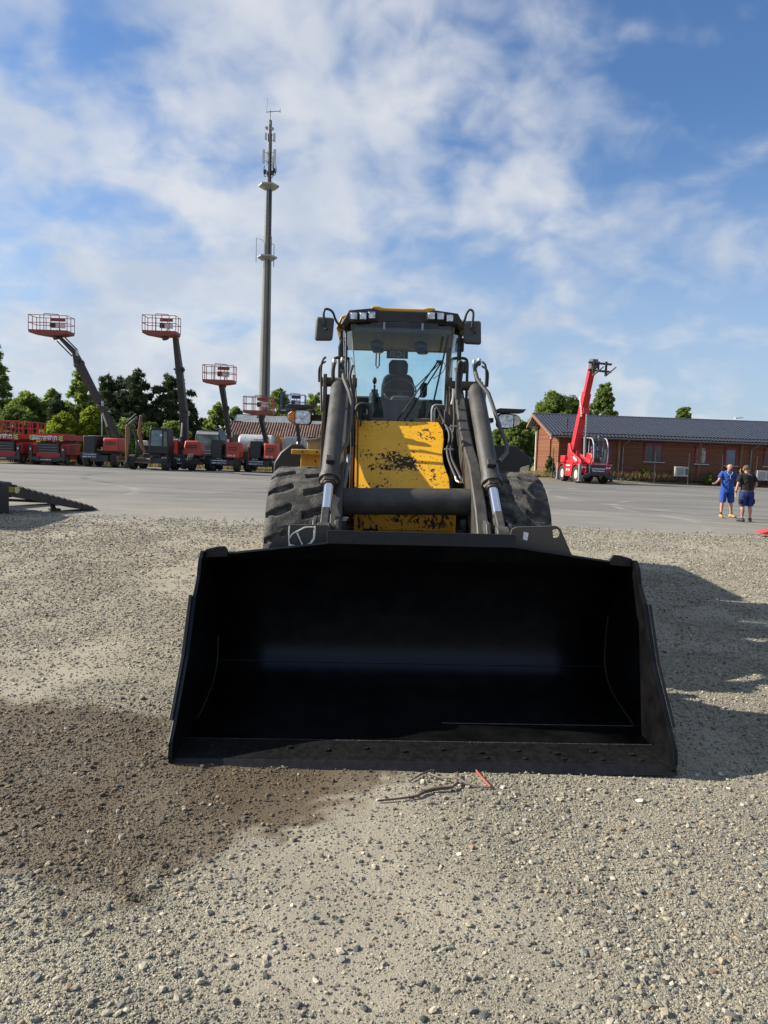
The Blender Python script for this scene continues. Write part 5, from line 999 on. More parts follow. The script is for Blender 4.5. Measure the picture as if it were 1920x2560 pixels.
_o = b.build('ramp_plate', [M('signal_red', (.55, .05, .045), .45, var=.1), dark_paint], bevel=.008); tag(_o, 'flat bright red steel ramp plate lying at the right edge of the asphalt', 'ramp')

# ------------------------------------------------------------------ buildings
wood = None
def log_mat(name, ca, cb):
    m = bpy.data.materials.new(name); m.use_nodes = True; nt = m.node_tree; N = nt.nodes.new; K = nt.links.new
    bs = nt.nodes['Principled BSDF']; bs.inputs['Roughness'].default_value = .65
    tc = N('ShaderNodeTexCoord'); sp = N('ShaderNodeSeparateXYZ'); K(tc.outputs['Object'], sp.inputs[0])
    dv = N('ShaderNodeMath'); dv.operation = 'DIVIDE'; K(sp.outputs[2], dv.inputs[0]); dv.inputs[1].default_value = .19
    fr = N('ShaderNodeMath'); fr.operation = 'FRACT'; K(dv.outputs[0], fr.inputs[0])
    fl = N('ShaderNodeMath'); fl.operation = 'FLOOR'; K(dv.outputs[0], fl.inputs[0])
    wn = N('ShaderNodeTexWhiteNoise'); wn.noise_dimensions = '1D'; K(fl.outputs[0], wn.inputs['W'])
    mp = N('ShaderNodeMapping'); mp.inputs['Scale'].default_value = (.12, .12, 9); K(tc.outputs['Object'], mp.inputs[0])
    n = N('ShaderNodeTexNoise'); n.inputs['Scale'].default_value = 1.6; n.inputs['Detail'].default_value = 7; K(mp.outputs[0], n.inputs['Vector'])
    ad = N('ShaderNodeMath'); ad.operation = 'MULTIPLY_ADD'; K(wn.outputs[0], ad.inputs[0]); ad.inputs[1].default_value = .45; 
    m0 = N('ShaderNodeMath'); m0.operation = 'MULTIPLY'; K(n.outputs[0], m0.inputs[0]); m0.inputs[1].default_value = .65; K(m0.outputs[0], ad.inputs[2])
    mx = N('ShaderNodeMix'); mx.data_type = 'RGBA'; K(ad.outputs[0], mx.inputs[0]); mx.inputs[6].default_value = (*ca, 1); mx.inputs[7].default_value = (*cb, 1)
    K(mx.outputs[2], bs.inputs['Base Color'])
    pp = N('ShaderNodeMath'); pp.operation = 'PINGPONG'; K(fr.outputs[0], pp.inputs[0]); pp.inputs[1].default_value = .5
    sm = N('ShaderNodeMapRange'); sm.interpolation_type = 'SMOOTHSTEP'; sm.inputs['From Max'].default_value = .16; K(pp.outputs[0], sm.inputs['Value'])
    bp = N('ShaderNodeBump'); bp.inputs['Distance'].default_value = .03; bp.inputs['Strength'].default_value = 1.0; K(sm.outputs[0], bp.inputs['Height']); K(bp.outputs[0], bs.inputs['Normal'])
    return m
wood = log_mat('stained_log_planks', (0.10, 0.032, 0.012), (0.225, 0.078, 0.030))
trim_w = M('trim_wood', (0.20, 0.072, 0.03), .6, var=.2, scale=2)
tile_m = M('slate_blue_roof_tiles', (0.036, 0.041, 0.056), .36, var=.12, scale=1.5, spec=.6)
zinc = M('zinc_gutter', (0.30, 0.31, 0.33), .45, .5, var=.15)
redframe = M('dark_red_window_frame', (0.20, 0.016, 0.024), .5, var=.1)

def house():
    X0, X1, Y0, YR, Y1, ZE, ZR, ZB = 0, 22.4, 0, 7.3, 9.2, 3.75, 5.85, 5.05
    root = thing('log_house', 'long brown log building with a dark blue-grey tiled roof and red framed windows', 'building', (14.62, 60.0, 0))
    b = B(); b.prism([(X0, 0), (X1, 0), (X1, ZE + .25), (X0, ZE + .25)], 'y', Y0, Y0 + .2); b.build('front_wall', wood, root, smooth=0)
    for x, nm in ((X0, 'gable_wall'), (X1 - .2, 'gable_wall')):
        b = B(); b.prism([(.2, 0), (Y1, 0), (Y1, ZB - .05), (YR, ZR - .12), (.2, ZE + .15)], 'x', x, x + .2); b.build(nm, wood, root, smooth=0)
    b = B(); b.box((11.2, Y1 - .1, 2.5), (22.0, .2, 5.0)); b.build('rear_wall', wood, root, smooth=0)
    # tiled roof: waves along x, steps down the slope
    def roof(ya, za, yb, zb, xa, xb, name):
        nx = int((xb - xa) / .045); L = math.hypot(yb - ya, zb - za); rows = int(L / .36); vs = []; fs = []; ny = 0; per = .30
        st = []
        for r_ in range(rows): st += [(r_ / rows, .035), ((r_ + .96) / rows, .0)]
        st.append((1, .0)); ny = len(st)
        nrm = Vector((0, -(zb - za), (yb - ya))).normalized(); nrm = nrm if nrm.z > 0 else -nrm
        for i in range(nx + 1):
            x = xa + (xb - xa) * i / nx; w = .035 * math.sin(2 * PI * x / per)
            for t, o in st: vs.append((x + nrm.x, ya + (yb - ya) * t + nrm.y * (w + o), za + (zb - za) * t + nrm.z * (w + o)))
        for i in range(nx): fs += [(i * ny + j, i * ny + j + 1, (i + 1) * ny + j + 1, (i + 1) * ny + j) for j in range(ny - 1)]
        b = B(); b.add(vs, fs); o = b.build(name, tile_m, root, smooth=30); md = o.modifiers.new('thick', 'SOLIDIFY'); md.thickness = .06; md.offset = 0; return o
    rf = roof(-.75, 3.55 + .12, YR, ZR, -1.0, X1 + .6, 'roof'); roof(Y1 + .75, ZB - .3, YR, ZR, -1.0, X1 + .6, 'roof')
    b = B(); n = 10; b.prism([(YR + .16 * math.cos(PI * k / n), ZR - .02 + .14 * math.sin(PI * k / n)) for k in range(n + 1)], 'x', -1.02, X1 + .62); b.build('ridge_cap', tile_m, rf, smooth=40)
    for x in (-1.02, X1 + .58):
        b = B(); b.prism([(-.78, 3.66), (YR, ZR + .03), (YR, ZR - .24), (-.78, 3.42)], 'x', x, x + .04); b.prism([(Y1 + .75, ZB - .26), (YR, ZR + .03), (YR, ZR - .24), (Y1 + .75, ZB - .5)], 'x', x, x + .04); b.build('verge_board', M('verge_wood', (.22, .095, .045), .6, var=.2), rf, smooth=0)
    for k in range(9):
        y = .3 + k * .85; z = 3.62 + (y + .75) * .2725 - .26
        b = B(); b.box((-.5, y, z), (.98, .10, .16)); b.build('rafter_end', trim_w, rf)
    b = B(); b.tube([(-1.0, -.84, 3.55), (X1 + .6, -.84, 3.55)], .075, 10); b.build('gutter', M('gutter_dark', (.10, .10, .11), .45, .4), root)
    b = B(); b.lathe([(.06, 0), (.055, .95), (.085, .96), (.085, 1.05), (.05, 1.06)], (.9, 1.8, 4.15), 'z', 12); b.build('vent_pipe', black_plastic, rf)
    for x in (5.25, 16.0):
        b = B(); b.tube([(x + .25, -.84, 3.5), (x + .22, -.7, 3.38), (x, -.2, 3.12), (x, -.12, 3.0), (x, -.12, .2)], .05, 10); b.build('downpipe', zinc, root)
    b = B(); b.tube([(-.5, Y1 + .6, 4.7), (-.15, Y1 + .1, 4.4), (-.1, Y1 + .1, .2)], .06, 8); b.build('downpipe', M('white_pipe', (.6, .58, .52), .5), root)
    for x in (4.9, 11.7, 15.2, 19.5): b = B(); b.box((x, -.06, 1.9), (.24, .12, 3.75)); b.build('corner_board', trim_w, root)
    for y in (0.12, 3.4, 8.9): b = B(); b.box((-.07, y, (ZE if y < 2 else 3.75 + y * .26) / 2 - .1), (.14, .2, (ZE if y < 2 else 3.75 + y * .26) - .25)); b.build('corner_board', trim_w, root)
    def window(x, w, z0, z1, bars, glass_m):
        b = B(); f = .14
        for d, c in (((w + 2 * f, .09, f + .1), (x, -.045, z1 + f / 2)), ((f, .09, z1 - z0), (x - w / 2 - f / 2, -.045, (z0 + z1) / 2)), ((f, .09, z1 - z0), (x + w / 2 + f / 2, -.045, (z0 + z1) / 2)), ((w, .07, .06), (x, -.035, z0 + .03))): b.box(c, d)
        for k in range(bars): b.box((x - w / 2 + w * (k + 1) / (bars + 1), -.04, (z0 + z1) / 2), (.10, .07, z1 - z0))
        fr = b.build('window', redframe, root)
        b = B(); b.box((x, -.012, (z0 + z1) / 2), (w, .02, z1 - z0)); b.build('pane', glass_m, fr)
        b = B(); b.box((x, -.10, z0 - .03), (w + .5, .2, .05)); b.build('sill', white_panel, fr)
    wg = M('window_reflection_glass', (.012, .013, .015), .06, 0, spec=.7)
    wl = M('window_with_blind', (.30, .29, .27), .25, 0, var=.7, scale=3)
    wb = M('window_sky_blue', (.11, .15, .20), .08, .2)
    window(7.85, 1.35, 1.78, 3.18, 1, wg); window(11.85, .78, 1.75, 3.12, 0, wl); window(14.35, .78, 1.70, 3.05, 0, wb); window(17.9, 1.3, 1.75, 3.12, 1, wg)
    b = B(); b.box((3.95, -.05, 2.4), (.75, .1, 1.75)); dr = b.build('shutter', redframe, root)
    for x in (.95, ): b = B(); b.ball((x, -.1, 3.15), .09, 8, 6); b.build('wall_lamp', white_panel, root)
    b = B(); b.ball((-.12, 3.0, 3.55), .11, 8, 6); b.build('wall_lamp', white_panel, root)
house()
def ac_unit(x, y, z, label):
    t = thing('air_conditioner', label, 'air conditioner', (x, y, 0), 0, 'air conditioner units by the log building')
    b = B(); b.box((0, 0, z), (1.12, .42, .80)); cs = b.build('casing', M('ac_white', (.46, .46, .44), .5, var=.06), t, bevel=.02)
    b = B(); b.lathe([(.33, -.225), (.33, -.21)], (-.15, 0, z), 'y', 24)
    b.build('fan_grille', M('ac_grille', (.30, .31, .31), .6, var=.1), cs)
    for k in range(7): b = B(); b.box((-.15, -.235, z - .3 + k * .1), (.62, .012, .014)); b.build('slat', M('ac_slat', (.5, .5, .49), .5), cs)
    b = B(); b.box((.4, -.215, z), (.2, .012, .5)); b.build('side_vent', M('ac_dark', (.12, .12, .12), .6), cs)
    b = B(); b.box((-.4, 0, z - .52), (.08, .4, .26)); b.box((.4, 0, z - .52), (.08, .4, .26)); b.build('foot', dark_paint, t)
ac_unit(24.35, 58.75, 1.06, 'white air conditioner unit standing below and between the two left red windows')
ac_unit(31.1, 58.75, .98, 'white air conditioner unit behind the man in the black shirt')
# raised planting strip in front of the log building, with low kerb stones
b = B(); xs = [9.5, 13.0, 19.3, 32.7, 60]; yf = [57.6, 57.35, 57.9, 61.2, 67]
nx = 90; vs = []; fs = []
for i in range(nx + 1):
    x = 9.5 + 45 * i / nx; y0 = float(np.interp(x, xs, yf)) - .5
    for j, (dy, z) in enumerate(((0, -.03), (.35, .10), (.9, .22), (2.2, .34), (12, .36))): vs.append((x, y0 + dy, z + (random.Random(i * 7 + j).random() - .5) * .06 * (j > 0)))
fs = [(i * 5 + j, (i + 1) * 5 + j, (i + 1) * 5 + j + 1, i * 5 + j + 1) for i in range(nx) for j in range(4)]
b.add(vs, fs); tag(b.build('planting_strip_ground', M('verge_soil', (0.20, 0.15, 0.10), .95, var=.35, scale=3, dirt=(0.13, 0.12, 0.05), dirt_amt=.7, dscale=1.2, bump=1, bscale=9)), kind='structure')
b = B(); rr = random.Random(5)
for k in range(420):
    x = rr.uniform(13.5, 37); y0 = float(np.interp(x, xs, yf)) - .5; b.ball((x, y0 + rr.uniform(.7, 1.1), .24 + rr.uniform(0, .05)), (rr.uniform(.05, .13), rr.uniform(.05, .1), rr.uniform(.05, .10)), 6, 4)
tag(b.build('border_stones', M('border_stone', (.20, .20, .175), .9, var=.4, scale=2)), 'low band of grey border stones before the log building', 'stones', kind='stuff')

def wire_fence(name, label, pts, h, z0, rows, mat, cols=True):
    t = thing(name, label, 'fence', (pts[0][0], pts[0][1], 0)); ox, oy = pts[0][0], pts[0][1]
    for x, y in pts: b = B(); b.tube([(x - ox, y - oy, z0 - .3), (x - ox, y - oy, z0 + h)], .035, 6); b.box((x - ox, y - oy, z0 + h + .02), (.08, .08, .05)); b.build('post', mat, t)
    b = B()
    for (x, y), (x2, y2) in zip(pts[:-1], pts[1:]):
        for k in range(rows): z = z0 + .05 + (h - .1) * k / (rows - 1); b.beam((x - ox, y - oy, z), (x2 - ox, y2 - oy, z), .007, .007)
        if cols:
            for k in range(1, 20): u = k / 20; b.beam((x - ox + (x2 - x) * u, y - oy + (y2 - y) * u, z0 + .05), (x - ox + (x2 - x) * u, y - oy + (y2 - y) * u, z0 + h - .05), .005, .005)
    b.build('wire_mesh', mat, t, smooth=0); return t
fm = M('fence_anthracite', (.035, .037, .04), .55)
wire_fence('mesh_fence', 'thin dark mesh fence with slim posts in front of the log building', [(13.5, 57.6), (16.2, 57.7), (18.92, 57.8), (21.93, 58.0), (24.75, 58.2), (27.55, 58.35), (30.45, 58.5), (33.3, 58.7)], 2.2, .32, 9, fm)
wire_fence('mesh_fence', 'thin dark fence of slim posts behind the row of lifts', [(-33 + k * 3.1, 54.3 + k * .10) for k in range(9)], 1.9, 0, 4, fm, cols=False)

def old_shed():
    root = thing('old_shed', 'old low shed with a rusty brown corrugated roof behind the lifts', 'building', (-18.2, 82, 0))
    rust = M('rusty_corrugated_roof', (.115, .062, .048), .85, var=.4, scale=1.0, dirt=(.19, .125, .09), dirt_amt=.55, dscale=2)
    def sheet(ya, za, yb, zb, x0, x1, per, amp, name, m):
        n = int((x1 - x0) / per * 4); vs = []; 
        for i in range(n + 1):
            x = x0 + (x1 - x0) * i / n; w = amp * math.sin(2 * PI * (x - x0) / per); vs += [(x, ya - w * .4, za + w), (x, yb - w * .4, zb + w)]
        b = B(); b.add(vs, [(2 * i, 2 * i + 1, 2 * i + 3, 2 * i + 2) for i in range(n)]); o = b.build(name, m, root, smooth=60); return o
    sheet(-.6, 3.15, 2.2, 4.75, -.4, 16, .30, .06, 'roof', rust); sheet(2.1, 4.78, 3.6, 5.62, .2, 16, 2.5, .03, 'roof_sheet', M('grey_roof_sheet', (.17, .19, .20), .5, var=.2))
    b = B(); b.box((8, 3.7, 5.62), (16.2, .25, .12)); b.build('ridge_cap', dark_paint, root)
    b = B(); b.box((8, .2, 1.55), (16, .3, 3.1)); b.prism([(.2, 0), (7, 0), (7, 3.2), (3.6, 5.5), (.2, 3.1)], 'x', 0, .25); b.box((8, 7, 1.55), (16, .2, 3.1)); b.build('wall', M('shed_wall', (.25, .235, .21), .8, var=.3), root)
    for x in (4.2, 9.8, 12.6): b = B(); b.box((x, 0.02, 1.35), (2.0, .1, 2.2)); b.build('door', dark_paint if x > 5 else white_panel, root)
old_shed()
def far_hall():
    root = thing('industrial_hall', 'far flat roofed grey and white industrial hall behind the trees', 'building', (21.5, 150, 0))
    b = B(); b.box((1.5, 8, 3.4), (9, 12, 6.8)); b.box((1.5, 8, 6.9), (9.3, 12.3, .3)); b.build('wall', M('hall_grey', (.22, .23, .25), .6, var=.05), root)
    for x, z in ((3.2, 5.7), (6.6, 5.4)): b = B(); b.box((x, 1.2, z - .6), (1.9 if x < 5 else 3.0, 2.0, 1.9)); b.build('white_bay', M('hall_white', (.66, .66, .66), .6, var=.04), root)
    for x in (3.0, 5.6, 6.6, 7.6): b = B(); b.box((x, .17, 4.6), (.6, .06, .9)); b.build('window', M('hall_window', (.25, .28, .3), .2), root)
far_hall()

# ------------------------------------------------------------------ mast
def mast():
    root = thing('radio_mast', 'tall slender concrete radio mast with two platforms and antennas', 'mast', (-17.3, 100, 0))
    conc = M('mast_concrete', (.21, .205, .19), .85, var=.15, scale=.4)
    gal = M('galvanised_steel', (.36, .37, .38), .5, .4, var=.15)
    b = B(); b.lathe([(.92, 0), (.80, 9), (.60, 27), (.585, 30.6)], (0, 0, 0), 'z', 14); sh = b.build('shaft', conc, root, smooth=50)
    b = B(); b.lathe([(.50, 30.6), (.46, 37.1)], (0, 0, 0), 'z', 12); b.lathe([(.30, 37.1), (.26, 41.5), (.24, 45.8), (.14, 45.9)], (0, 0, 0), 'z', 10); b.build('upper_shaft', M('mast_dark_steel', (.10, .10, .105), .6, .3, var=.2), root, smooth=50)
    yy = lambda z: float(np.interp(z, [1, 27, 30.6, 37, 41.5, 46], [1.0, .68, .64, .50, .36, .33]))
    b = B()
    for dx in (-.16, .16): b.tube([(dx - .06, -yy(z), z) for z in (1, 27, 30.6, 37, 41.5, 45.5)], .035, 5)
    for k in range(88): z = 1.5 + k * .5; b.box((-.06, -yy(z), z), (.36, .04, .04))
    b.build('ladder', M('ladder_steel', (.33, .34, .34), .5, .5), root)
    b = B()
    for dx in (.28, .36, .45): b.tube([(dx + .1, -.88, .5), (dx, -.64, 27), (dx - .05, -.48, 37), (dx - .15, -.25, 44)], .035, 5)
    b.build('cable_run', hose_rub, root)
    for z, r_ in ((37.2, 1.42), (27.75, 1.38)):
        b = B(); b.lathe([(.5, z - .55), (r_, z - .05), (r_, z + .16), (.4, z + .16)], (0, 0, 0), 'z', 6); b.build('platform', gal, root, smooth=0)
    b = B(); b.tube([(-1.45, -.4, 27.0), (-1.45, -.4, 30.2), (0, 0, 29.9)], .05, 5); b.build('side_pole', M('pole_steel', (.16, .17, .18), .5, .4), root)
    b = B(); b.tube([(1.0, -.5, 26.4), (1.0, -.5, 29.4), (0, 0, 29.8)], .05, 5); b.build('side_pole', MATS['pole_steel'], root)
    for x, y, z, h, w in ((-.72, -.3, 41.0, 1.8, .32), (.80, -.5, 41.0, 1.8, .34), (.48, .5, 40.6, 1.6, .26), (-.50, -.1, 43.7, .9, .28), (.62, -.1, 43.6, 1.1, .32)):
        b = B(); b.box((x, y, z), (w, .16, h)); b.beam((0, 0, z + h * .3), (x, y, z + h * .3), .07, .07); b.beam((0, 0, z - h * .3), (x, y, z - h * .3), .07, .07); b.build('panel_antenna', white_panel, root)
    for x, z in ((-.50, 39.0), (.50, 38.9), (.75, 39.2)): b = B(); b.box((x, -.3, z), (.32, .3, .55)); b.tube(curve_pts([(x * 1.2, -.3, z + .8), (x * 1.35, -.3, z), (x, -.3, z - .6), (.1, -.3, z - .4)], 5), .05, 5); b.build('radio_unit', dark_paint, root)
    for x, z in ((-.38, 44.7), (.38, 44.6)): b = B(); b.lathe([(.20, -.45), (.22, -.32), (.1, -.3)], (x, 0, z), 'y', 12); b.build('dish', gal, root)
    b = B(); b.tube([(0, 0, 45.6), (0, 0, 47.2)], .05, 5); b.tube([(-.55, 0, 46.9), (1.35, 0, 47.1)], .05, 5); b.tube([(1.3, 0, 46.9), (1.3, 0, 47.4)], .05, 5); b.tube([(-.5, 0, 46.7), (-.45, 0, 48.7)], .03, 5); b.build('rod_antenna', M('rod_steel', (.15, .15, .16), .5), root)
mast()
def lamp_post(x, y, h, label):
    t = thing('street_lamp', label, 'lamp post', (x, y, 0)); pm = M('lamp_post_grey', (.42, .44, .45), .5, .2)
    b = B(); b.tube([(0, 0, 0), (0, 0, h)], [.09, .055], 8); b.build('post', pm, t)
    b = B(); b.prism([(-.1, h), (-.1, h + .12), (.75, h + .2), (.8, h + .1)], 'y', -.16, .16); b.build('lamp_head', white_panel, t)
lamp_post(-27.95, 70, 4.6, 'short pale lamp post among the shrubs at the left')
lamp_post(38.85, 80, 6.9, 'lamp post whose pale head shows over the roof ridge')
lamp_post(13.1, 95, 6.0, 'thin pale pole before the trees beside the log building')

# ------------------------------------------------------------------ parked lorries and loads behind the row
def lorry(x, y, label, dark=True):
    root = thing('lorry', label, 'lorry', (x, y, 0), R(-10))
    cm = M('lorry_dark_grey', (.045, .05, .055), .4, var=.15) if dark else M('lorry_silver', (.42, .43, .43), .35, .3, var=.1)
    b = B(); b.prism([(-1.25, .5), (-1.28, 1.6), (-1.12, 2.7), (-.95, 3.05), (.95, 3.05), (1.12, 2.7), (1.28, 1.6), (1.25, .5)], 'y', -1.2, 1.1); cb = b.build('cab', cm, root, bevel=.06)
    b = B(); b.add([(-1.1, -1.205, 1.75), (1.1, -1.205, 1.75), (.98, -1.205, 2.68), (-.98, -1.205, 2.68)], [(0, 1, 2, 3)]); b.build('windscreen', M('lorry_glass', (.10, .15, .14), .08, .2, var=.6, scale=2), cb, smooth=0)
    b = B(); b.box((0, -1.23, 2.85), (2.0, .12, .22)); b.build('sun_visor', white_panel if dark else cm, cb)
    for k in range(3): b = B(); b.box((0, -1.22, .9 + k * .22), (1.6, .03, .07)); b.build('grille_bar', grey_m, cb)
    b = B(); b.box((0, 4.2, .75), (.9, 7, .25)); b.build('frame', dark_paint, root)
    b = B(); b.box((0, 4.7, 1.85), (2.5, 6.6, 1.9)); b.build('load_body', M('lorry_body_dark', (.03, .032, .036), .55, var=.2) if dark else cm, root, bevel=.03)
    for yy in (-.3, 4.8, 6.2):
        for s in (-1, 1): mwheel(root, s * 1.05, yy, .5, .3, grey_m, 14)
lorry(-15.3, 63, 'dark grey lorry cab standing behind the middle lifts')
def tank_trailer(x, y, label, name, r_, l_, m_, z, words=None):
    root = thing(name, label, 'tank', (x, y, 0), 0)
    b = B(); b.lathe([(r_ * .2, -.1), (r_ * .85, -.06), (r_, .08), (r_, l_ - .08), (r_ * .85, l_ + .06), (r_ * .2, l_ + .1)], (0, 0, z), 'x', 28); tk = b.build('tank', m_, root)
    b = B(); b.box((l_ / 2, 0, z - r_ + .02), (l_ * .9, .7, .25)); b.box((l_ / 2, 0, z - r_ - .25), (l_ * .8, .9, .3)); b.build('frame', dark_paint, root)
    b = B(); b.lathe([(.18, z + r_ - .03), (.18, z + r_ + .1), (.12, z + r_ + .14)], (l_ * .75, 0, 0), 'z', 12); b.build('hatch', steel, tk)
    for xx in (.4, l_ - .4):
        for s in (-1, 1): 
            b = B(); b.lathe([(.42, -.14), (.45, -.1), (.45, .1), (.42, .14)], (xx, s * .8, .45), 'y', 18); b.build('wheel', tyre_m, root)
    if words:
        for i, (s, sz, dz) in enumerate(words): text(s, sz, M('dark_lettering', (.03, .03, .035), .5), tk, (l_ * .58, -math.sqrt(max(r_ * r_ - dz * dz, 0)) - .03, z + dz), rot=(R(90) - math.asin(dz / r_), 0, 0), bold=.02)
tank_trailer(-20.1, 62, 'blue-grey cylindrical tank behind the excavator cab', 'storage_tank', .72, 2.1, M('tank_blue_grey', (.17, .22, .28), .45, .2, var=.1), 1.55)
tank_trailer(-13.0, 63.5, 'silver tank lorry body with small dark lettering', 'tank_trailer', .85, 2.9, M('tank_silver', (.50, .51, .51), .4, .35, var=.12), 2.05, [('+ 49 40 600 00', .15, .42), ('www.rt-kas.com', .20, .20)])
def crate_box(x, y, z, d, m, label, name, cat):
    t = thing(name, label, cat, (x, y, 0)); b = B(); b.box((0, 0, z), d); bd = b.build('body', m, t, bevel=.02)
    b = B()
    for k in range(6): b.box((-d[0] / 2 + d[0] * (k + .5) / 6, -d[1] / 2 - .012, z), (.05, .03, d[2] * .92))
    b.build('corrugation', m, bd); b = B(); b.box((0, 0, z - d[2] / 2 - .12), (d[0] * .9, d[1] * .8, .24)); b.build('skid', dark_paint, t)
crate_box(-10.7, 66, 1.75, (2.0, 2.4, 2.2), M('orange_container', (.42, .16, .06), .6, var=.15), 'faded orange container behind the lowest boom lift', 'container', 'container')
crate_box(-8.4, 66.5, 1.7, (1.9, 2.6, 2.3), M('pale_container', (.45, .47, .48), .5, var=.1), 'pale grey container with a light door, right of the orange one', 'container', 'container')
def white_van():
    t = thing('parked_van', 'small white van mostly hidden behind the fender, left of the log building', 'van', (13.6, 74, 0))
    b = B(); b.prism([(-.9, .35), (-.92, 1.0), (-.75, 1.75), (-.6, 1.9), (.6, 1.9), (.75, 1.75), (.92, 1.0), (.9, .35)], 'y', -2, 2); bd = b.build('body', white_panel, t, bevel=.05)
    b = B(); b.add([(-.72, -2.01, 1.1), (.72, -2.01, 1.1), (.6, -2.01, 1.75), (-.6, -2.01, 1.75)], [(0, 1, 2, 3)]); b.build('windscreen', M('van_glass', (.02, .025, .03), .1), bd, smooth=0)
    for x in (-.8, .8):
        for y in (-1.3, 1.3): mwheel(t, x, y, .32, .2, grey_m, 12)
white_van()

# ------------------------------------------------------------------ trees, shrubs, grass
def leaf_mat(name, c1, c2, trans=.45):
    m = bpy.data.materials.new(name); m.use_nodes = True; nt = m.node_tree; nt.nodes.clear(); N = nt.nodes.new; K = nt.links.new
    out = N('ShaderNodeOutputMaterial'); d = N('ShaderNodeBsdfDiffuse'); t = N('ShaderNodeBsdfTranslucent'); mx = N('ShaderNodeMixShader'); mx.inputs[0].default_value = trans
    g = N('ShaderNodeNewGeometry'); tc = N('ShaderNodeTexCoord'); n = N('ShaderNodeTexNoise'); n.inputs['Scale'].default_value = .7; n.inputs['Detail'].default_value = 4; K(tc.outputs['Object'], n.inputs['Vector'])
    a = N('ShaderNodeMath'); a.operation = 'MULTIPLY_ADD'; K(g.outputs['Random Per Island'], a.inputs[0]); a.inputs[1].default_value = .5
    b_ = N('ShaderNodeMapRange'); b_.inputs['From Min'].default_value = .35; b_.inputs['From Max'].default_value = .65; b_.inputs['To Min'].default_value = 0; b_.inputs['To Max'].default_value = .5; K(n.outputs[0], b_.inputs['Value']); K(b_.outputs[0], a.inputs[2])
    c = N('ShaderNodeMix'); c.data_type = 'RGBA'; K(a.outputs[0], c.inputs[0]); c.inputs[6].default_value = (*c1, 1); c.inputs[7].default_value = (*c2, 1)
    K(c.outputs[2], d.inputs[0]); K(c.outputs[2], t.inputs[0]); K(d.outputs[0], mx.inputs[1]); K(t.outputs[0], mx.inputs[2]); K(mx.outputs[0], out.inputs[0]); return m
LEAF = dict(mid=leaf_mat('leaf_mid_green', (.115, .17, .045), (.235, .305, .08), .6), bright=leaf_mat('leaf_yellow_green', (.14, .19, .02), (.30, .34, .045), .55), light=leaf_mat('leaf_light_green', (.14, .20, .05), (.28, .35, .105), .6), dark=leaf_mat('leaf_dark_green', (.065, .105, .03), (.15, .20, .055), .55), pine=leaf_mat('pine_needles', (.038, .056, .032), (.095, .12, .06), .35))
bark = M('bark', (.07, .055, .04), .9, var=.35, scale=4)
def leaves(centers, radii, n_per, size, rs, aspect=1.0, flat=0.0):
    """leaf quads spread through small clumps"""
    c = np.repeat(np.asarray(centers), n_per, 0); rd = np.repeat(np.asarray(radii), n_per, 0); n = len(c)
    d = rs.normal(size=(n, 3)); d /= np.linalg.norm(d, axis=1, keepdims=True) + 1e-9; p = c + d * rd * (rs.random((n, 1)) ** .45)
    a = rs.normal(size=(n, 3)); a[:, 2] *= (1 - flat); a /= np.linalg.norm(a, axis=1, keepdims=True); b_ = np.cross(a, rs.normal(size=(n, 3))); b_ /= np.linalg.norm(b_, axis=1, keepdims=True)
    s = size * (.6 + .8 * rs.random((n, 1))); u, v = a * s * aspect, b_ * s / max(aspect, 1) ** .5
    return np.stack([p - u, p - v * .55 + u * .1, p + u, p + v * .55 + u * .1], 1)
def quads_obj(name, Q, mat, parent=None):
    co = Q.reshape(-1, 3); n = len(Q); me = bpy.data.meshes.new(name); me.vertices.add(len(co)); me.vertices.foreach_set('co', co.ravel().astype(np.float32))
    me.loops.add(n * 4); me.loops.foreach_set('vertex_index', np.arange(n * 4, dtype=np.int32)); me.polygons.add(n); me.polygons.foreach_set('loop_start', (np.arange(n) * 4).astype(np.int32)); me.update(); me.materials.append(mat)
    return link(bpy.data.objects.new(name, me), parent)
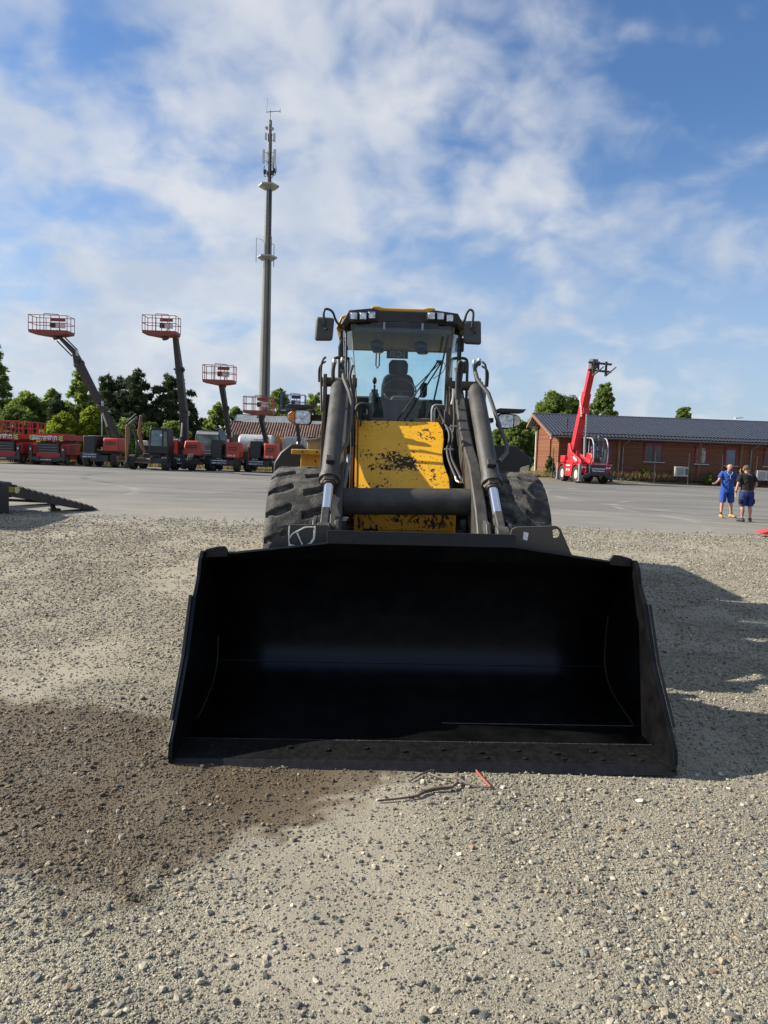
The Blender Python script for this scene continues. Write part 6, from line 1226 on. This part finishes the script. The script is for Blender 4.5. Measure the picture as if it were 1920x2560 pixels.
def tree(name, label, x, y, h, w, kind, mat, seed, base=.2, size=.2, dens=1.0, group='trees around the yard', cat='tree', depth=None):
    """h height, w crown width, base = fraction of height where the crown starts"""
    rs = np.random.default_rng(seed); root = thing(name, label, cat, (x, y, 0), 0, group); d = depth or w
    b = B(); hb = h * .92; b.tube([(0, 0, 0), (rs.normal() * .02 * h, 0, hb * .5), (rs.normal() * .03 * h, 0, hb)], [.016 * h + .04, .010 * h + .03, .02], 8)
    nl = 9 if kind != 'shrub' else 6
    cl, rd = [], []
    if kind == 'pine':
        N_ = int(150 * dens); spires = [(0, 1.0)] + [((rs.random() - .5) * .55, .80 + .16 * rs.random()) for _ in range(3)]
        for k in range(N_):
            ox, top = spires[rs.integers(4)] if rs.random() < .55 else (0, .9); t = rs.random() ** .85; z = h * (base + (top - base) * t); half = w / 2 * (1 - .72 * t ** 2.6) * (.5 + .6 * rs.random()) + .1
            a = rs.random() * 2 * PI; q = half * rs.random() ** .4; c = (ox * w * t + math.cos(a) * q, math.sin(a) * q, z); cl.append(c); r0 = .20 + .22 * rs.random(); rd.append((r0 * 1.25, r0 * 1.25, r0 * .6))
            if k % 3 == 0: b.tube([(0, 0, max(.3, z - .35 * q)), c], [.04, .012], 4, caps=False)
        for ox, top in spires:
            for f in (.98, .94): cl.append((ox * w + rs.normal() * .2, 0, h * top * f)); rd.append((.30 + (1 - f) * 3, .30 + (1 - f) * 3, .25))
        npl = 38; Q = leaves(cl, rd, npl, size, rs, aspect=1.9)
    else:
        N_ = int({'round': 170, 'poplar': 170, 'shrub': 100, 'airy': 130}[kind] * dens)
        for k in range(N_):
            t = rs.random(); z = h * (base + (1 - base) * t)
            prof = {'round': math.sin(PI * min(1, .12 + t * .86)) ** .6, 'poplar': math.sin(PI * min(1, .08 + t * .90)) ** .8 * (1.05 - .45 * t), 'shrub': (1 - t ** 2.2) ** .6, 'airy': math.sin(PI * min(1, .15 + t * .84)) ** .6 * (1.05 - .25 * t)}[kind]
            a = rs.random() * 2 * PI; q = (rs.random() ** .42) * prof; cl.append((math.cos(a) * q * w / 2, math.sin(a) * q * d / 2, z + rs.normal() * .03 * h)); r0 = (.075 + .07 * rs.random()) * min(w, h) * {'airy': .75, 'poplar': .9}.get(kind, 1.0); rd.append((r0, r0, r0 * .8))
        for k in range(nl):
            c = cl[rs.integers(len(cl))]; z0 = h * base * .8 + rs.random() * h * .3; b.tube([(0, 0, z0), (c[0] * .5, c[1] * .5, (z0 + c[2]) / 2 + .1), c], [.03 + .006 * h, .03, .012], 5, caps=False)
        npl = int({'round': 90, 'poplar': 85, 'shrub': 90, 'airy': 66}[kind]); Q = leaves(cl, rd, npl, size * .74, rs, aspect=1.25)
    b.build('trunk', bark, root); quads_obj('crown', Q, LEAF[mat], root); return root
TR = [
 ('poplar', 'tall narrow poplar cut by the left picture edge', -52.2, 95, 13.6, 5.6, 'poplar', 'light', 1, .05, .22, 1.3),
 ('deciduous_tree', 'mid green tree just right of the tall poplar', -46.6, 92, 7.2, 5.0, 'round', 'mid', 2, .12, .22, 1.0),
 ('deciduous_tree', 'light green pointed tree, second from the poplar', -43.6, 93, 8.1, 4.2, 'airy', 'light', 3, .1, .2, 1.1),
 ('conifer_tree', 'slim grey green conifer between two light trees at the left', -41.6, 90, 7.6, 2.8, 'pine', 'pine', 4, .15, .16, .6),
 ('birch_tree', 'tall airy light green birch left of the dark pines', -39.6, 92, 10.6, 4.6, 'poplar', 'light', 5, .12, .2, 1.0),
 ('deciduous_tree', 'dark low tree behind the red scissor lifts', -44.5, 86, 5.0, 6.0, 'round', 'dark', 6, .05, .22, 1.0),
 ('deciduous_tree', 'low dark green tree at the far left behind the scissor lifts', -49.5, 88, 5.5, 6.0, 'round', 'mid', 7, .05, .22, 1.0),
 ('shrub', 'big yellow green shrub, left half of the bright pair', -31.7, 70, 4.2, 3.8, 'shrub', 'bright', 8, .02, .17, 1.5),
 ('shrub', 'big yellow green shrub, taller right half of the bright pair', -29.3, 71, 5.0, 3.4, 'shrub', 'bright', 9, .02, .17, 1.4),
 ('shrub', 'low yellow green shrub at the left foot of the bright pair', -33.6, 71, 2.9, 3.0, 'shrub', 'bright', 10, .02, .16, 1.1),
 ('shrub', 'green shrub behind the excavator arm', -26.4, 72, 4.0, 3.6, 'shrub', 'light', 11, .02, .17, 1.0),
 ('shrub', 'dark green bush under the rightmost pine', -22.6, 76, 4.0, 4.4, 'shrub', 'mid', 12, .02, .18, 1.2),
 ('shrub', 'dark green bush behind the excavator cab', -24.6, 74, 3.6, 3.6, 'shrub', 'dark', 13, .02, .18, 1.2),
 ('pine_tree', 'broad dark pine, leftmost of the pine group', -33.4, 86, 9.7, 7.2, 'pine', 'pine', 14, .08, .20, 1.4),
 ('pine_tree', 'dark pine with the pointed top in the middle of the group', -29.9, 85, 10.5, 6.2, 'pine', 'pine', 15, .08, .20, 1.3),
 ('pine_tree', 'dark pine leaning right beside the steep boom', -26.3, 86, 10.1, 6.2, 'pine', 'pine', 16, .08, .20, 1.3),
 ('pine_tree', 'smaller dark pine at the right end of the pine group', -24.4, 88, 7.0, 4.6, 'pine', 'pine', 17, .10, .19, 1.0),
 ('pine_tree', 'dark pine filling the gap low in the middle of the group', -31.6, 88, 7.6, 5.6, 'pine', 'pine', 18, .06, .2, 1.0),
 ('deciduous_tree', 'small light green tree left of the third boom', -26.6, 104, 5.6, 3.0, 'airy', 'light', 19, .1, .2, 1.0),
 ('deciduous_tree', 'rounded light green tree behind the third boom', -23.8, 100, 7.3, 4.4, 'airy', 'light', 20, .1, .2, 1.5),
 ('deciduous_tree', 'light green tree left of the rusty roof', -21.0, 99, 7.0, 3.6, 'airy', 'mid', 21, .1, .2, 1.3),
 ('shrub', 'low pale green shrub behind the lorries', -24.5, 96, 3.8, 4.4, 'shrub', 'light', 22, .02, .19, 1.0),
 ('deciduous_tree', 'green tree behind the mast and the dark blue basket', -16.8, 110, 10.4, 6.4, 'airy', 'mid', 23, .2, .22, 1.7),
 ('deciduous_tree', 'open light green tree right of the dark blue basket', -11.4, 110, 10.2, 5.6, 'airy', 'light', 24, .25, .21, 1.1),
 ('deciduous_tree', 'wide green tree behind the left end of the log building roof', 21.3, 92, 9.6, 5.8, 'round', 'mid', 25, .2, .22, 1.5),
 ('deciduous_tree', 'green tree behind the telehandler boom', 24.2, 94, 9.2, 5.4, 'round', 'dark', 26, .2, .22, 1.3),
 ('deciduous_tree', 'tall loose tree right of the telehandler boom', 27.4, 91, 10.8, 4.4, 'airy', 'mid', 27, .2, .22, 1.7),
 ('deciduous_tree', 'tree top just peeping over the middle of the roof ridge', 37.1, 90, 8.4, 2.6, 'round', 'mid', 28, .3, .2, .8),
 ('deciduous_tree', 'leafy green tree against the gable of the log building', 14.6, 79, 5.6, 3.6, 'round', 'mid', 29, .05, .18, 1.5),
 ('deciduous_tree', 'green bushy tree behind the right fender of the loader', 13.0, 82, 4.6, 3.4, 'round', 'mid', 30, .02, .18, 1.3),
 ('shrub', 'low yellow green bush beside the right cylinder of the loader', 11.7, 80, 3.0, 3.6, 'shrub', 'bright', 31, .02, .17, 1.0),
 ('shrub', 'low light green bush seen between cylinder and pipe', 9.6, 84, 2.9, 3.4, 'shrub', 'light', 32, .02, .17, 1.0),
 ('deciduous_tree', 'green tree behind the first scissor lift, left of the slim conifer', -48.0, 97, 6.6, 6.2, 'round', 'mid', 51, .02, .24, 1.1),
 ('deciduous_tree', 'dark green tree between the slim conifer and the birch', -42.5, 98, 6.2, 6.0, 'round', 'dark', 52, .02, .24, 1.1),
 ('deciduous_tree', 'mid green tree behind the bright yellow green shrubs', -37.4, 97, 6.4, 6.0, 'round', 'mid', 53, .02, .24, 1.1),
 ('deciduous_tree', 'dark tree closing the gap behind the left pines', -33.6, 98, 6.6, 6.5, 'round', 'dark', 54, .02, .24, 1.1),
 ('deciduous_tree', 'dark tree closing the gap behind the right pines', -29.0, 99, 6.0, 6.5, 'round', 'dark', 55, .02, .24, 1.1),
 ('deciduous_tree', 'mid green tree filling the line between the poplar and the first light tree', -50.5, 101, 7.4, 6.4, 'round', 'mid', 61, .02, .24, 1.1),
 ('deciduous_tree', 'light green tree just left of the birch, behind the slim conifer', -42.2, 103, 8.4, 6.0, 'round', 'light', 62, .02, .24, 1.2),
 ('deciduous_tree', 'mid green tree joining the birch to the leftmost pine', -37.6, 102, 8.2, 6.6, 'round', 'mid', 63, .02, .24, 1.2),
 ('sapling', 'thin young tree before the gable of the log building', 13.5, 58.6, 1.9, .9, 'airy', 'dark', 33, .25, .08, .8),
 ('garden_plant', 'small leafy green plant under the double red window', 21.4, 58.9, 1.25, 1.0, 'shrub', 'bright', 34, .05, .07, .7),
 ('garden_plant', 'small leafy green plant right of the first air conditioner', 26.9, 59.0, 1.05, 1.0, 'shrub', 'light', 35, .05, .07, .7),
 ('garden_plant', 'small green plant with long stems left of the blue window', 28.3, 59.2, 1.4, .7, 'airy', 'mid', 36, .05, .07, .6),
]
for n_, lab, x, y, h, w, k, m_, sd, bs_, sz, dn in TR:
    tree(n_, lab, x, y, h, w, k, m_, sd, bs_, sz, dn, group='plants along the log building' if y < 60 else ('shrubs' if n_ == 'shrub' else 'trees around the yard'), cat='shrub' if n_ == 'shrub' else ('plant' if n_ in ('garden_plant', 'sapling') else 'tree'))
def grass(name, label, pts, n, h0, h1, mat, seed, wid=.035):
    rs = np.random.default_rng(seed); P = np.array(pts); k = rs.integers(0, len(P), n); u = rs.random((n, 1))
    a, b_ = P[k, :3], P[k, 3:6]; p = a + (b_ - a) * u; p[:, 1] += (rs.random(n) - .5) * P[k, 6]; p[:, 0] += rs.normal(size=n) * .2
    hh = (h0 + (h1 - h0) * rs.random((n, 1)) ** 1.6); an = rs.random(n) * PI; w = np.stack([np.cos(an), np.sin(an), an * 0], -1) * wid * (.6 + .8 * rs.random((n, 1))); ln = rs.normal(size=(n, 3)) * .22 * hh; ln[:, 2] = hh[:, 0]
    Q = np.stack([p - w, p + w, p + ln * .6 + w * .7, p + ln], 1); o = quads_obj(name, Q, mat); tag(o, label, 'grass', kind='stuff')
gl = leaf_mat('dry_grass', (.20, .165, .07), (.36, .31, .15), .4); gg = leaf_mat('green_grass', (.09, .12, .03), (.20, .21, .06), .45)
grass('dry_grass', 'dry straw coloured grass behind the row of lifts', [(-60, 55, 0, 6, 60, 0, 9.0), (-32, 55, 0, -4, 57, 0, 4.0)], 12000, .15, .75, gl, 41)
grass('green_grass', 'tall green grass behind the row of lifts', [(-60, 58, 0, 6, 63, 0, 9.0)], 9000, .2, .85, gg, 42)
grass('dry_grass', 'dry brown grass before the wall of the log building', [(13, 58.6, .32, 33, 59.6, .34, .9), (14.0, 58.2, .3, 23.5, 58.8, .34, .6)], 3200, .1, .75, leaf_mat('brown_grass', (.13, .085, .045), (.27, .19, .10), .35), 43, .03)
grass('green_grass', 'short grass beside the gable of the log building', [(8.5, 61, .05, 14.2, 63, .3, 6.0), (9, 58.5, .0, 14, 58.8, .3, 2.0)], 6000, .1, .45, gl, 44)
grass('ground_cover', 'low green ground cover along the border stones', [(14, 58.4, .28, 20, 58.7, .3, .7), (20, 58.5, .28, 33.5, 61.6, .3, .6)], 5000, .05, .26, gg, 45, .05)
grass('dry_stalks', 'bare dry stalks leaning before the log wall behind the two men', [(29.2, 58.9, .3, 30.4, 59.1, .3, .4)], 26, .8, 1.6, leaf_mat('stalks', (.25, .2, .12), (.4, .34, .22), .3), 46, .012)

# ------------------------------------------------------------------ people
skin_m = M('skin', (.46, .235, .165), .55, var=.08, scale=6)
def body_mesh(root, chains, name='body', mat=None, sub=2):
    """one continuous skinned surface grown on a skeleton; chains = lists of (key, co, radius), shared keys join"""
    bm = bmesh.new(); sk = bm.verts.layers.skin.verify(); V = {}
    for ch in chains:
        prev = None
        for key, co, r in ch:
            if key not in V:
                v = bm.verts.new(co); V[key] = v; v[sk].radius = (r, r) if not isinstance(r, tuple) else r; v[sk].use_root = key == 'pelvis'
            if prev is not None and prev is not V[key]: bm.edges.new((prev, V[key])) if bm.edges.get((prev, V[key])) is None else None
            prev = V[key]
    me = bpy.data.meshes.new(name); bm.to_mesh(me); bm.free(); me.materials.append(mat or skin_m); o = link(bpy.data.objects.new(name, me), root)
    s = o.modifiers.new('skin', 'SKIN'); s.use_smooth_shade = True; d = o.modifiers.new('sub', 'SUBSURF'); d.levels = sub; d.render_levels = sub
    return o
def hand_chains(s, wr, d, up, side):
    """palm and five bent fingers from the wrist along d; side = thumb direction"""
    wr, d, up, side = Vector(wr), Vector(d).normalized(), Vector(up).normalized(), Vector(side).normalized(); ch = []
    pal = wr + d * .055; ch.append([(s + 'wrist', tuple(wr), .028), (s + 'palm', tuple(pal), .034)])
    for k, (o, l) in enumerate(((.026, .072), (.009, .082), (-.009, .076), (-.026, .060))):
        b0 = pal + side * o + d * .035; ch.append([(s + 'palm', tuple(pal), .034), (s + 'k%d' % k, tuple(b0), .0105), (s + 'm%d' % k, tuple(b0 + d * l * .5 - up * .012), .009), (s + 't%d' % k, tuple(b0 + d * l * .85 - up * .036), .008)])
    ch.append([(s + 'palm', tuple(pal), .034), (s + 'th0', tuple(wr + d * .04 + side * .040), .011), (s + 'th1', tuple(wr + d * .075 + side * .058 - up * .01), .0095), (s + 'th2', tuple(wr + d * .10 + side * .056 - up * .022), .008)])
    return ch
def loft(b, rings, n=18, mi=0):
    """elliptic rings (cx, cy, cz, rx, ry) along a trunk or limb"""
    vs = []
    for cx, cy, cz, rx, ry in rings:
        for k in range(n): t = 2 * PI * k / n; vs.append((cx + rx * math.cos(t), cy + ry * math.sin(t), cz))
    m = len(rings); fs = [(i * n + k, i * n + (k + 1) % n, (i + 1) * n + (k + 1) % n, (i + 1) * n + k) for i in range(m - 1) for k in range(n)]
    fs += [tuple(reversed(range(n))), tuple((m - 1) * n + k for k in range(n))]; b.add(vs, fs, mi)
def person(label, loc, rz, J, fwd, shirt, shorts, shoe, hair=None, beard=None, bald=True, socks=None, sitting=False, parts=None, side_col=None):
    """J: joints; fwd = -1 faces the camera (-y), +1 turns the back"""
    root = thing('person', label, 'person', loc, rz); f = fwd; H = Vector(J['head'])
    ch = [[('pelvis', J['pelvis'], .115), ('spine', J['spine'], .112), ('chest', J['chest'], .118), ('neckb', J['neck'], .062), ('neck', tuple(Vector(J['neck']) + (H - Vector(J['neck'])) * .45), .056), ('jaw', tuple(H + Vector((0, f * .022, -.055))), .074), ('head', tuple(H + Vector((0, 0, .02))), .092), ('crown', tuple(H + Vector((0, -f * .012, .085))), .072)],
          [('jaw', None, 0), ('nose', tuple(H + Vector((0, f * .102, -.022))), .014)]]
    ch[1][0] = ch[0][5]
    for s, k in (('l', -1), ('r', 1)):
        ch.append([ch[0][2], (s + 'sh', J[s + 'sh'], .062), (s + 'ua', tuple((Vector(J[s + 'sh']) + Vector(J[s + 'el'])) / 2), .050), (s + 'el', J[s + 'el'], .040), (s + 'fa', tuple((Vector(J[s + 'el']) * .65 + Vector(J[s + 'wr']) * .35)), .041), (s + 'wrist', J[s + 'wr'], .028)])
        hd = J.get(s + 'hand', (tuple(Vector(J[s + 'wr']) - Vector(J[s + 'el'])), (0, f, 0), (-k * .3, f, 0))); ch += hand_chains(s, J[s + 'wr'], *hd)
        kn, an = Vector(J[s + 'kn']), Vector(J[s + 'an'])
        ch.append([ch[0][0], (s + 'hip', J[s + 'hip'], .095), (s + 'th', tuple((Vector(J[s + 'hip']) + kn) / 2), .082), (s + 'kn', tuple(kn), .058), (s + 'ca', tuple(kn + (an - kn) * .3 + Vector((0, -f * .018, 0))), .060), (s + 'lo', tuple(kn + (an - kn) * .7), .042), (s + 'an', tuple(an), .036), (s + 'ft', tuple(an + Vector(J.get(s + 'toe', (0, f * .12, -.055)))), .035)])
    bd = body_mesh(root, ch)
    for s in (-1, 1):
        b = B(); b.ball((H.x + s * .092, H.y, H.z - .005), (.012, .022, .034), 8, 6); b.build('ear', skin_m, bd)
        b = B(); b.ball((H.x + s * .034, H.y + f * .086, H.z + .012), (.013, .008, .007), 8, 6); b.build('eye', M('eye_dark', (.05, .035, .03), .3), bd)
    b = B(); b.ball((H.x, H.y + f * .088, H.z - .062), (.026, .010, .006), 8, 6); b.build('mouth', M('lips', (.33, .13, .11), .5), bd)
    if beard: b = B(); b.ball((H.x, H.y + f * .045, H.z - .075), (.066, .060, .042), 12, 8); b.build('beard', beard, root)
    if hair:
        b = B(); n, m = 18, 10; vs = []; rs = random.Random(4)
        for i in range(m + 1):
            ph = (PI * .60) * i / m
            for k in range(n):
                t = 2 * PI * k / n; q = 1 + (.04 * rs.random()); fr = math.sin(t) * f   # shorter in front
                p2 = ph * (1 - .28 * max(0, fr)); vs.append((H.x + .100 * q * math.sin(p2) * math.cos(t), H.y - f * .008 + .112 * q * math.sin(p2) * math.sin(t), H.z + .035 + .098 * q * math.cos(p2)))
        b.add(vs, [(i * n + k, (i + 1) * n + k, (i + 1) * n + (k + 1) % n, i * n + (k + 1) % n) for i in range(m) for k in range(n)]); h_ = b.build('hair', hair, root); md = h_.modifiers.new('th', 'SOLIDIFY'); md.thickness = .012
    # shirt: trunk and sleeves
    P, S, Cc, Nk = (Vector(J[k]) for k in ('pelvis', 'spine', 'chest', 'neck'))
    b = B(); hem = P + Vector((0, 0, J.get('hem', -.02)))
    loft(b, [(hem.x, hem.y, hem.z, .200, .152), (P.x, P.y, P.z + .06, .196, .150), (S.x, S.y, S.z, .188, .142), (S.x, S.y, S.z + .10, .196, .142), (Cc.x, Cc.y, Cc.z - .02, .212, .146), (Cc.x, Cc.y, Cc.z + .06, .215, .135), (Nk.x, Nk.y, Nk.z - .06, .195, .112), (Nk.x, Nk.y, Nk.z - .02, .125, .092), (Nk.x, Nk.y, Nk.z + .012, .074, .072)])
    for s in ('l', 'r'):
        a, e = Vector(J[s + 'sh']), Vector(J[s + 'el']); i_ = Cc + (a - Cc) * .45 + Vector((0, 0, .015)); b.tube([i_, a + (a - Cc) * .0 + Vector((0, 0, -.018)), a + (e - a) * .3, a + (e - a) * .68], [.082, .078, .080, .088], 14)
    b.build('shirt', shirt, root, smooth=60)
    b = B()
    for s in ('l', 'r'):
        h_, k_ = Vector(J[s + 'hip']), Vector(J[s + 'kn']); b.tube([h_ + Vector((0, 0, .06)) if not sitting else h_, h_ + (k_ - h_) * .25, h_ + (k_ - h_) * .7, h_ + (k_ - h_) * .98], [.112, .122, .108, .104], 14, mi=0)
        if side_col:
            o = Vector(((.055 if s == 'r' else -.055), -f * .02, 0)); b.tube([h_ + (k_ - h_) * .42 + o, h_ + (k_ - h_) * .46 + o, h_ + (k_ - h_) * .78 + o, h_ + (k_ - h_) * .84 + o], [.05, .086, .084, .05], 10, mi=1)
    if not sitting: loft(b, [(P.x, P.y, P.z - .15, .19, .145), (P.x, P.y, P.z - .03, .19, .145), (P.x, P.y, P.z + .06, .186, .142)])
    b.build('shorts', [shorts, side_col or shorts], root, smooth=60)
    for s in ('l', 'r'):
        an = Vector(J[s + 'an']); toe = Vector(J.get(s + 'toe', (0, f * .12, -.055))); d = Vector((toe.x, toe.y, 0)).normalized(); g = an.z - .085
        b = B(); b.tube([an + Vector((0, 0, .035)), an + Vector((0, 0, -.02)), an + Vector((0, 0, -.05))], [.046, .05, .05], 10)
        vs = []; n = 12
        for q, w, hgt in ((-.085, .030, .06), (-.065, .046, .10), (0, .052, .115), (.06, .052, .088), (.14, .052, .062), (.185, .040, .048), (.21, .016, .025)):
            c = an + d * q; pr = Vector((-d.y, d.x, 0))
            for k in range(n): t = 2 * PI * k / n; vs.append(Vector((c.x, c.y, g)) + pr * (w * math.cos(t)) + Vector((0, 0, max(0, hgt * (.5 + .62 * math.sin(t)))))) 
        b.add(vs, [(i * n + k, i * n + (k + 1) % n, (i + 1) * n + (k + 1) % n, (i + 1) * n + k) for i in range(6) for k in range(n)] + [tuple(reversed(range(n))), tuple(6 * n + k for k in range(n))]); b.build('shoe', shoe, root, smooth=60)
        if socks: b = B(); b.tube([an + Vector((0, 0, .09)), an + Vector((0, 0, -.01))], [.043, .044], 10); b.build('sock', socks, root)
    return root
royal = M('royal_blue_cotton', (.014, .055, .27), .85, var=.22, scale=5, bump=1.0, bscale=11); navyblue = M('work_short_blue', (.010, .026, .14), .85, var=.25, scale=5, bump=1.0, bscale=11); blackc = M('black_cotton', (.007, .007, .008), .9, var=.3, scale=6, bump=1.0, bscale=11)
tan_shoe = M('tan_boot_leather', (.36, .22, .085), .7, var=.25, scale=12); dark_shoe = M('dark_trainer', (.03, .029, .026), .7, var=.3, scale=14); sock_m = M('black_sock', (.012, .012, .014), .9)
Jb = dict(pelvis=(0, 0, 1.00), spine=(.0, 0, 1.20), chest=(.0, 0, 1.42), neck=(.01, -.01, 1.55), head=(.025, -.03, 1.70), lsh=(-.19, 0, 1.50), rsh=(.19, 0, 1.50),
          lel=(-.30, -.04, 1.24), lwr=(-.46, -.22, 1.14), lhand=((-.7, -.6, .12), (0, 0, 1), (.5, -.6, 0)), rel=(.30, -.05, 1.27), rwr=(.30, -.26, 1.50), rhand=((.0, -.2, 1), (0, -1, .2), (-1, 0, .2)),
          lhip=(-.10, 0, .93), rhip=(.10, 0, .93), lkn=(-.13, -.03, .52), lan=(-.14, .0, .095), ltoe=(-.01, -.12, -.055), rkn=(.17, .05, .52), ran=(.26, .20, .10), rtoe=(.07, -.11, -.055))
pb_ = person('bald man in a royal blue shirt and shorts with one forearm held out', (11.36, 23.6, -.012), R(-6), Jb, -1, royal, royal, tan_shoe, beard=M('short_beard', (.22, .13, .085), .9, var=.3, scale=50), socks=sock_m)
b = B(); n = 20; b.tube([(.012 + .085 * math.cos(t), -.085 - .06 * abs(math.sin(t)) if math.sin(t) < 0 else .04, 1.56 + (.0 if math.sin(t) >= 0 else .13 * math.sin(t))) for t in [2 * PI * k / n for k in range(n + 1)]], .006, 6); b.tube([(.012, -.148, 1.43), (.03, -.15, 1.30)], .006, 6); b.build('lanyard', M('pale_lanyard', (.6, .62, .68), .6), pb_)
b = B(); b.box((.295, -.335, 1.615), (.075, .014, .15), rot=(R(12), 0, R(10))); ph = tag(b.build('phone', M('phone_black', (.012, .012, .013), .2), bevel=.006), 'black phone held up by the bald man in blue', 'phone'); ph.location = (11.36, 23.6, -.012); ph.rotation_euler = (0, 0, R(-6))
Jk = dict(hem=.035, pelvis=(.03, 0, .96), spine=(.02, .0, 1.16), chest=(.0, .01, 1.38), neck=(-.01, .02, 1.51), head=(-.025, .045, 1.645), lsh=(-.20, .01, 1.45), rsh=(.20, .01, 1.45),
          lel=(-.27, .0, 1.16), lwr=(-.29, .06, .92), lhand=((-.01, .08, -1), (0, 1, 0), (.3, 1, 0)), rel=(.30, -.02, 1.17), rwr=(.30, .18, 1.02), rhand=((.0, .7, -.5), (0, .3, 1), (-1, .2, 0)),
          lhip=(-.08, 0, .90), rhip=(.13, 0, .90), lkn=(-.07, .02, .50), lan=(-.06, .0, .095), ltoe=(-.045, .11, -.055), rkn=(.17, .03, .50), ran=(.19, .0, .095), rtoe=(.06, .10, -.055))
pk = person('man with short brown hair in a black shirt and blue work shorts, seen from behind', (11.28, 22.2, -.012), 0, Jk, 1, blackc, navyblue, dark_shoe, hair=M('brown_hair', (.085, .055, .032), .8, var=.35, scale=40), socks=None, side_col=blackc)
b = B(); loft(b, [(.03, 0, .962, .194, .149), (.03, 0, 1.0, .193, .148)]); b.build('belt', M('brown_belt', (.15, .075, .05), .6, var=.3), pk)
b = B(); b.tube([(-.287, .05, .955), (-.289, .057, .93)], .034, 12); b.build('wrist_watch', sock_m, pk)
b = B(); b.tube([(-.068, -.012, .40), (-.066, -.008, .30), (-.063, -.002, .2)], [.0585, .052, .043], 10, caps=False); b.build('tattoo', M('tattoo_skin', (.28, .15, .11), .6, var=.7, scale=34), pk)
# the driver sits in the telehandler cab
Jd = dict(pelvis=(0, .05, .10), spine=(0, .06, .30), chest=(0, .03, .52), neck=(0, .0, .66), head=(.02, -.03, .80), lsh=(-.19, .02, .60), rsh=(.19, .02, .60), lel=(-.24, -.16, .36), lwr=(-.14, -.42, .40), rel=(.24, -.16, .36), rwr=(.14, -.42, .40),
          lhand=((.1, -1, .1), (0, 0, 1), (1, 0, 0)), rhand=((-.1, -1, .1), (0, 0, 1), (-1, 0, 0)), lhip=(-.10, .0, .08), rhip=(.10, .0, .08), lkn=(-.12, -.44, .10), rkn=(.12, -.44, .10), lan=(-.12, -.50, -.30), ran=(.12, -.50, -.30))
person('driver in a blue shirt sitting in the telehandler cab', (15.97, 54.85, 2.15), R(4), Jd, -1, M('driver_blue', (.07, .15, .36), .85, var=.15), navyblue, dark_shoe, hair=MATS['brown_hair'], sitting=True)

for m_ in (royal, navyblue, blackc):
    for n_ in m_.node_tree.nodes:
        if n_.type == 'BUMP': n_.inputs['Distance'].default_value = .05
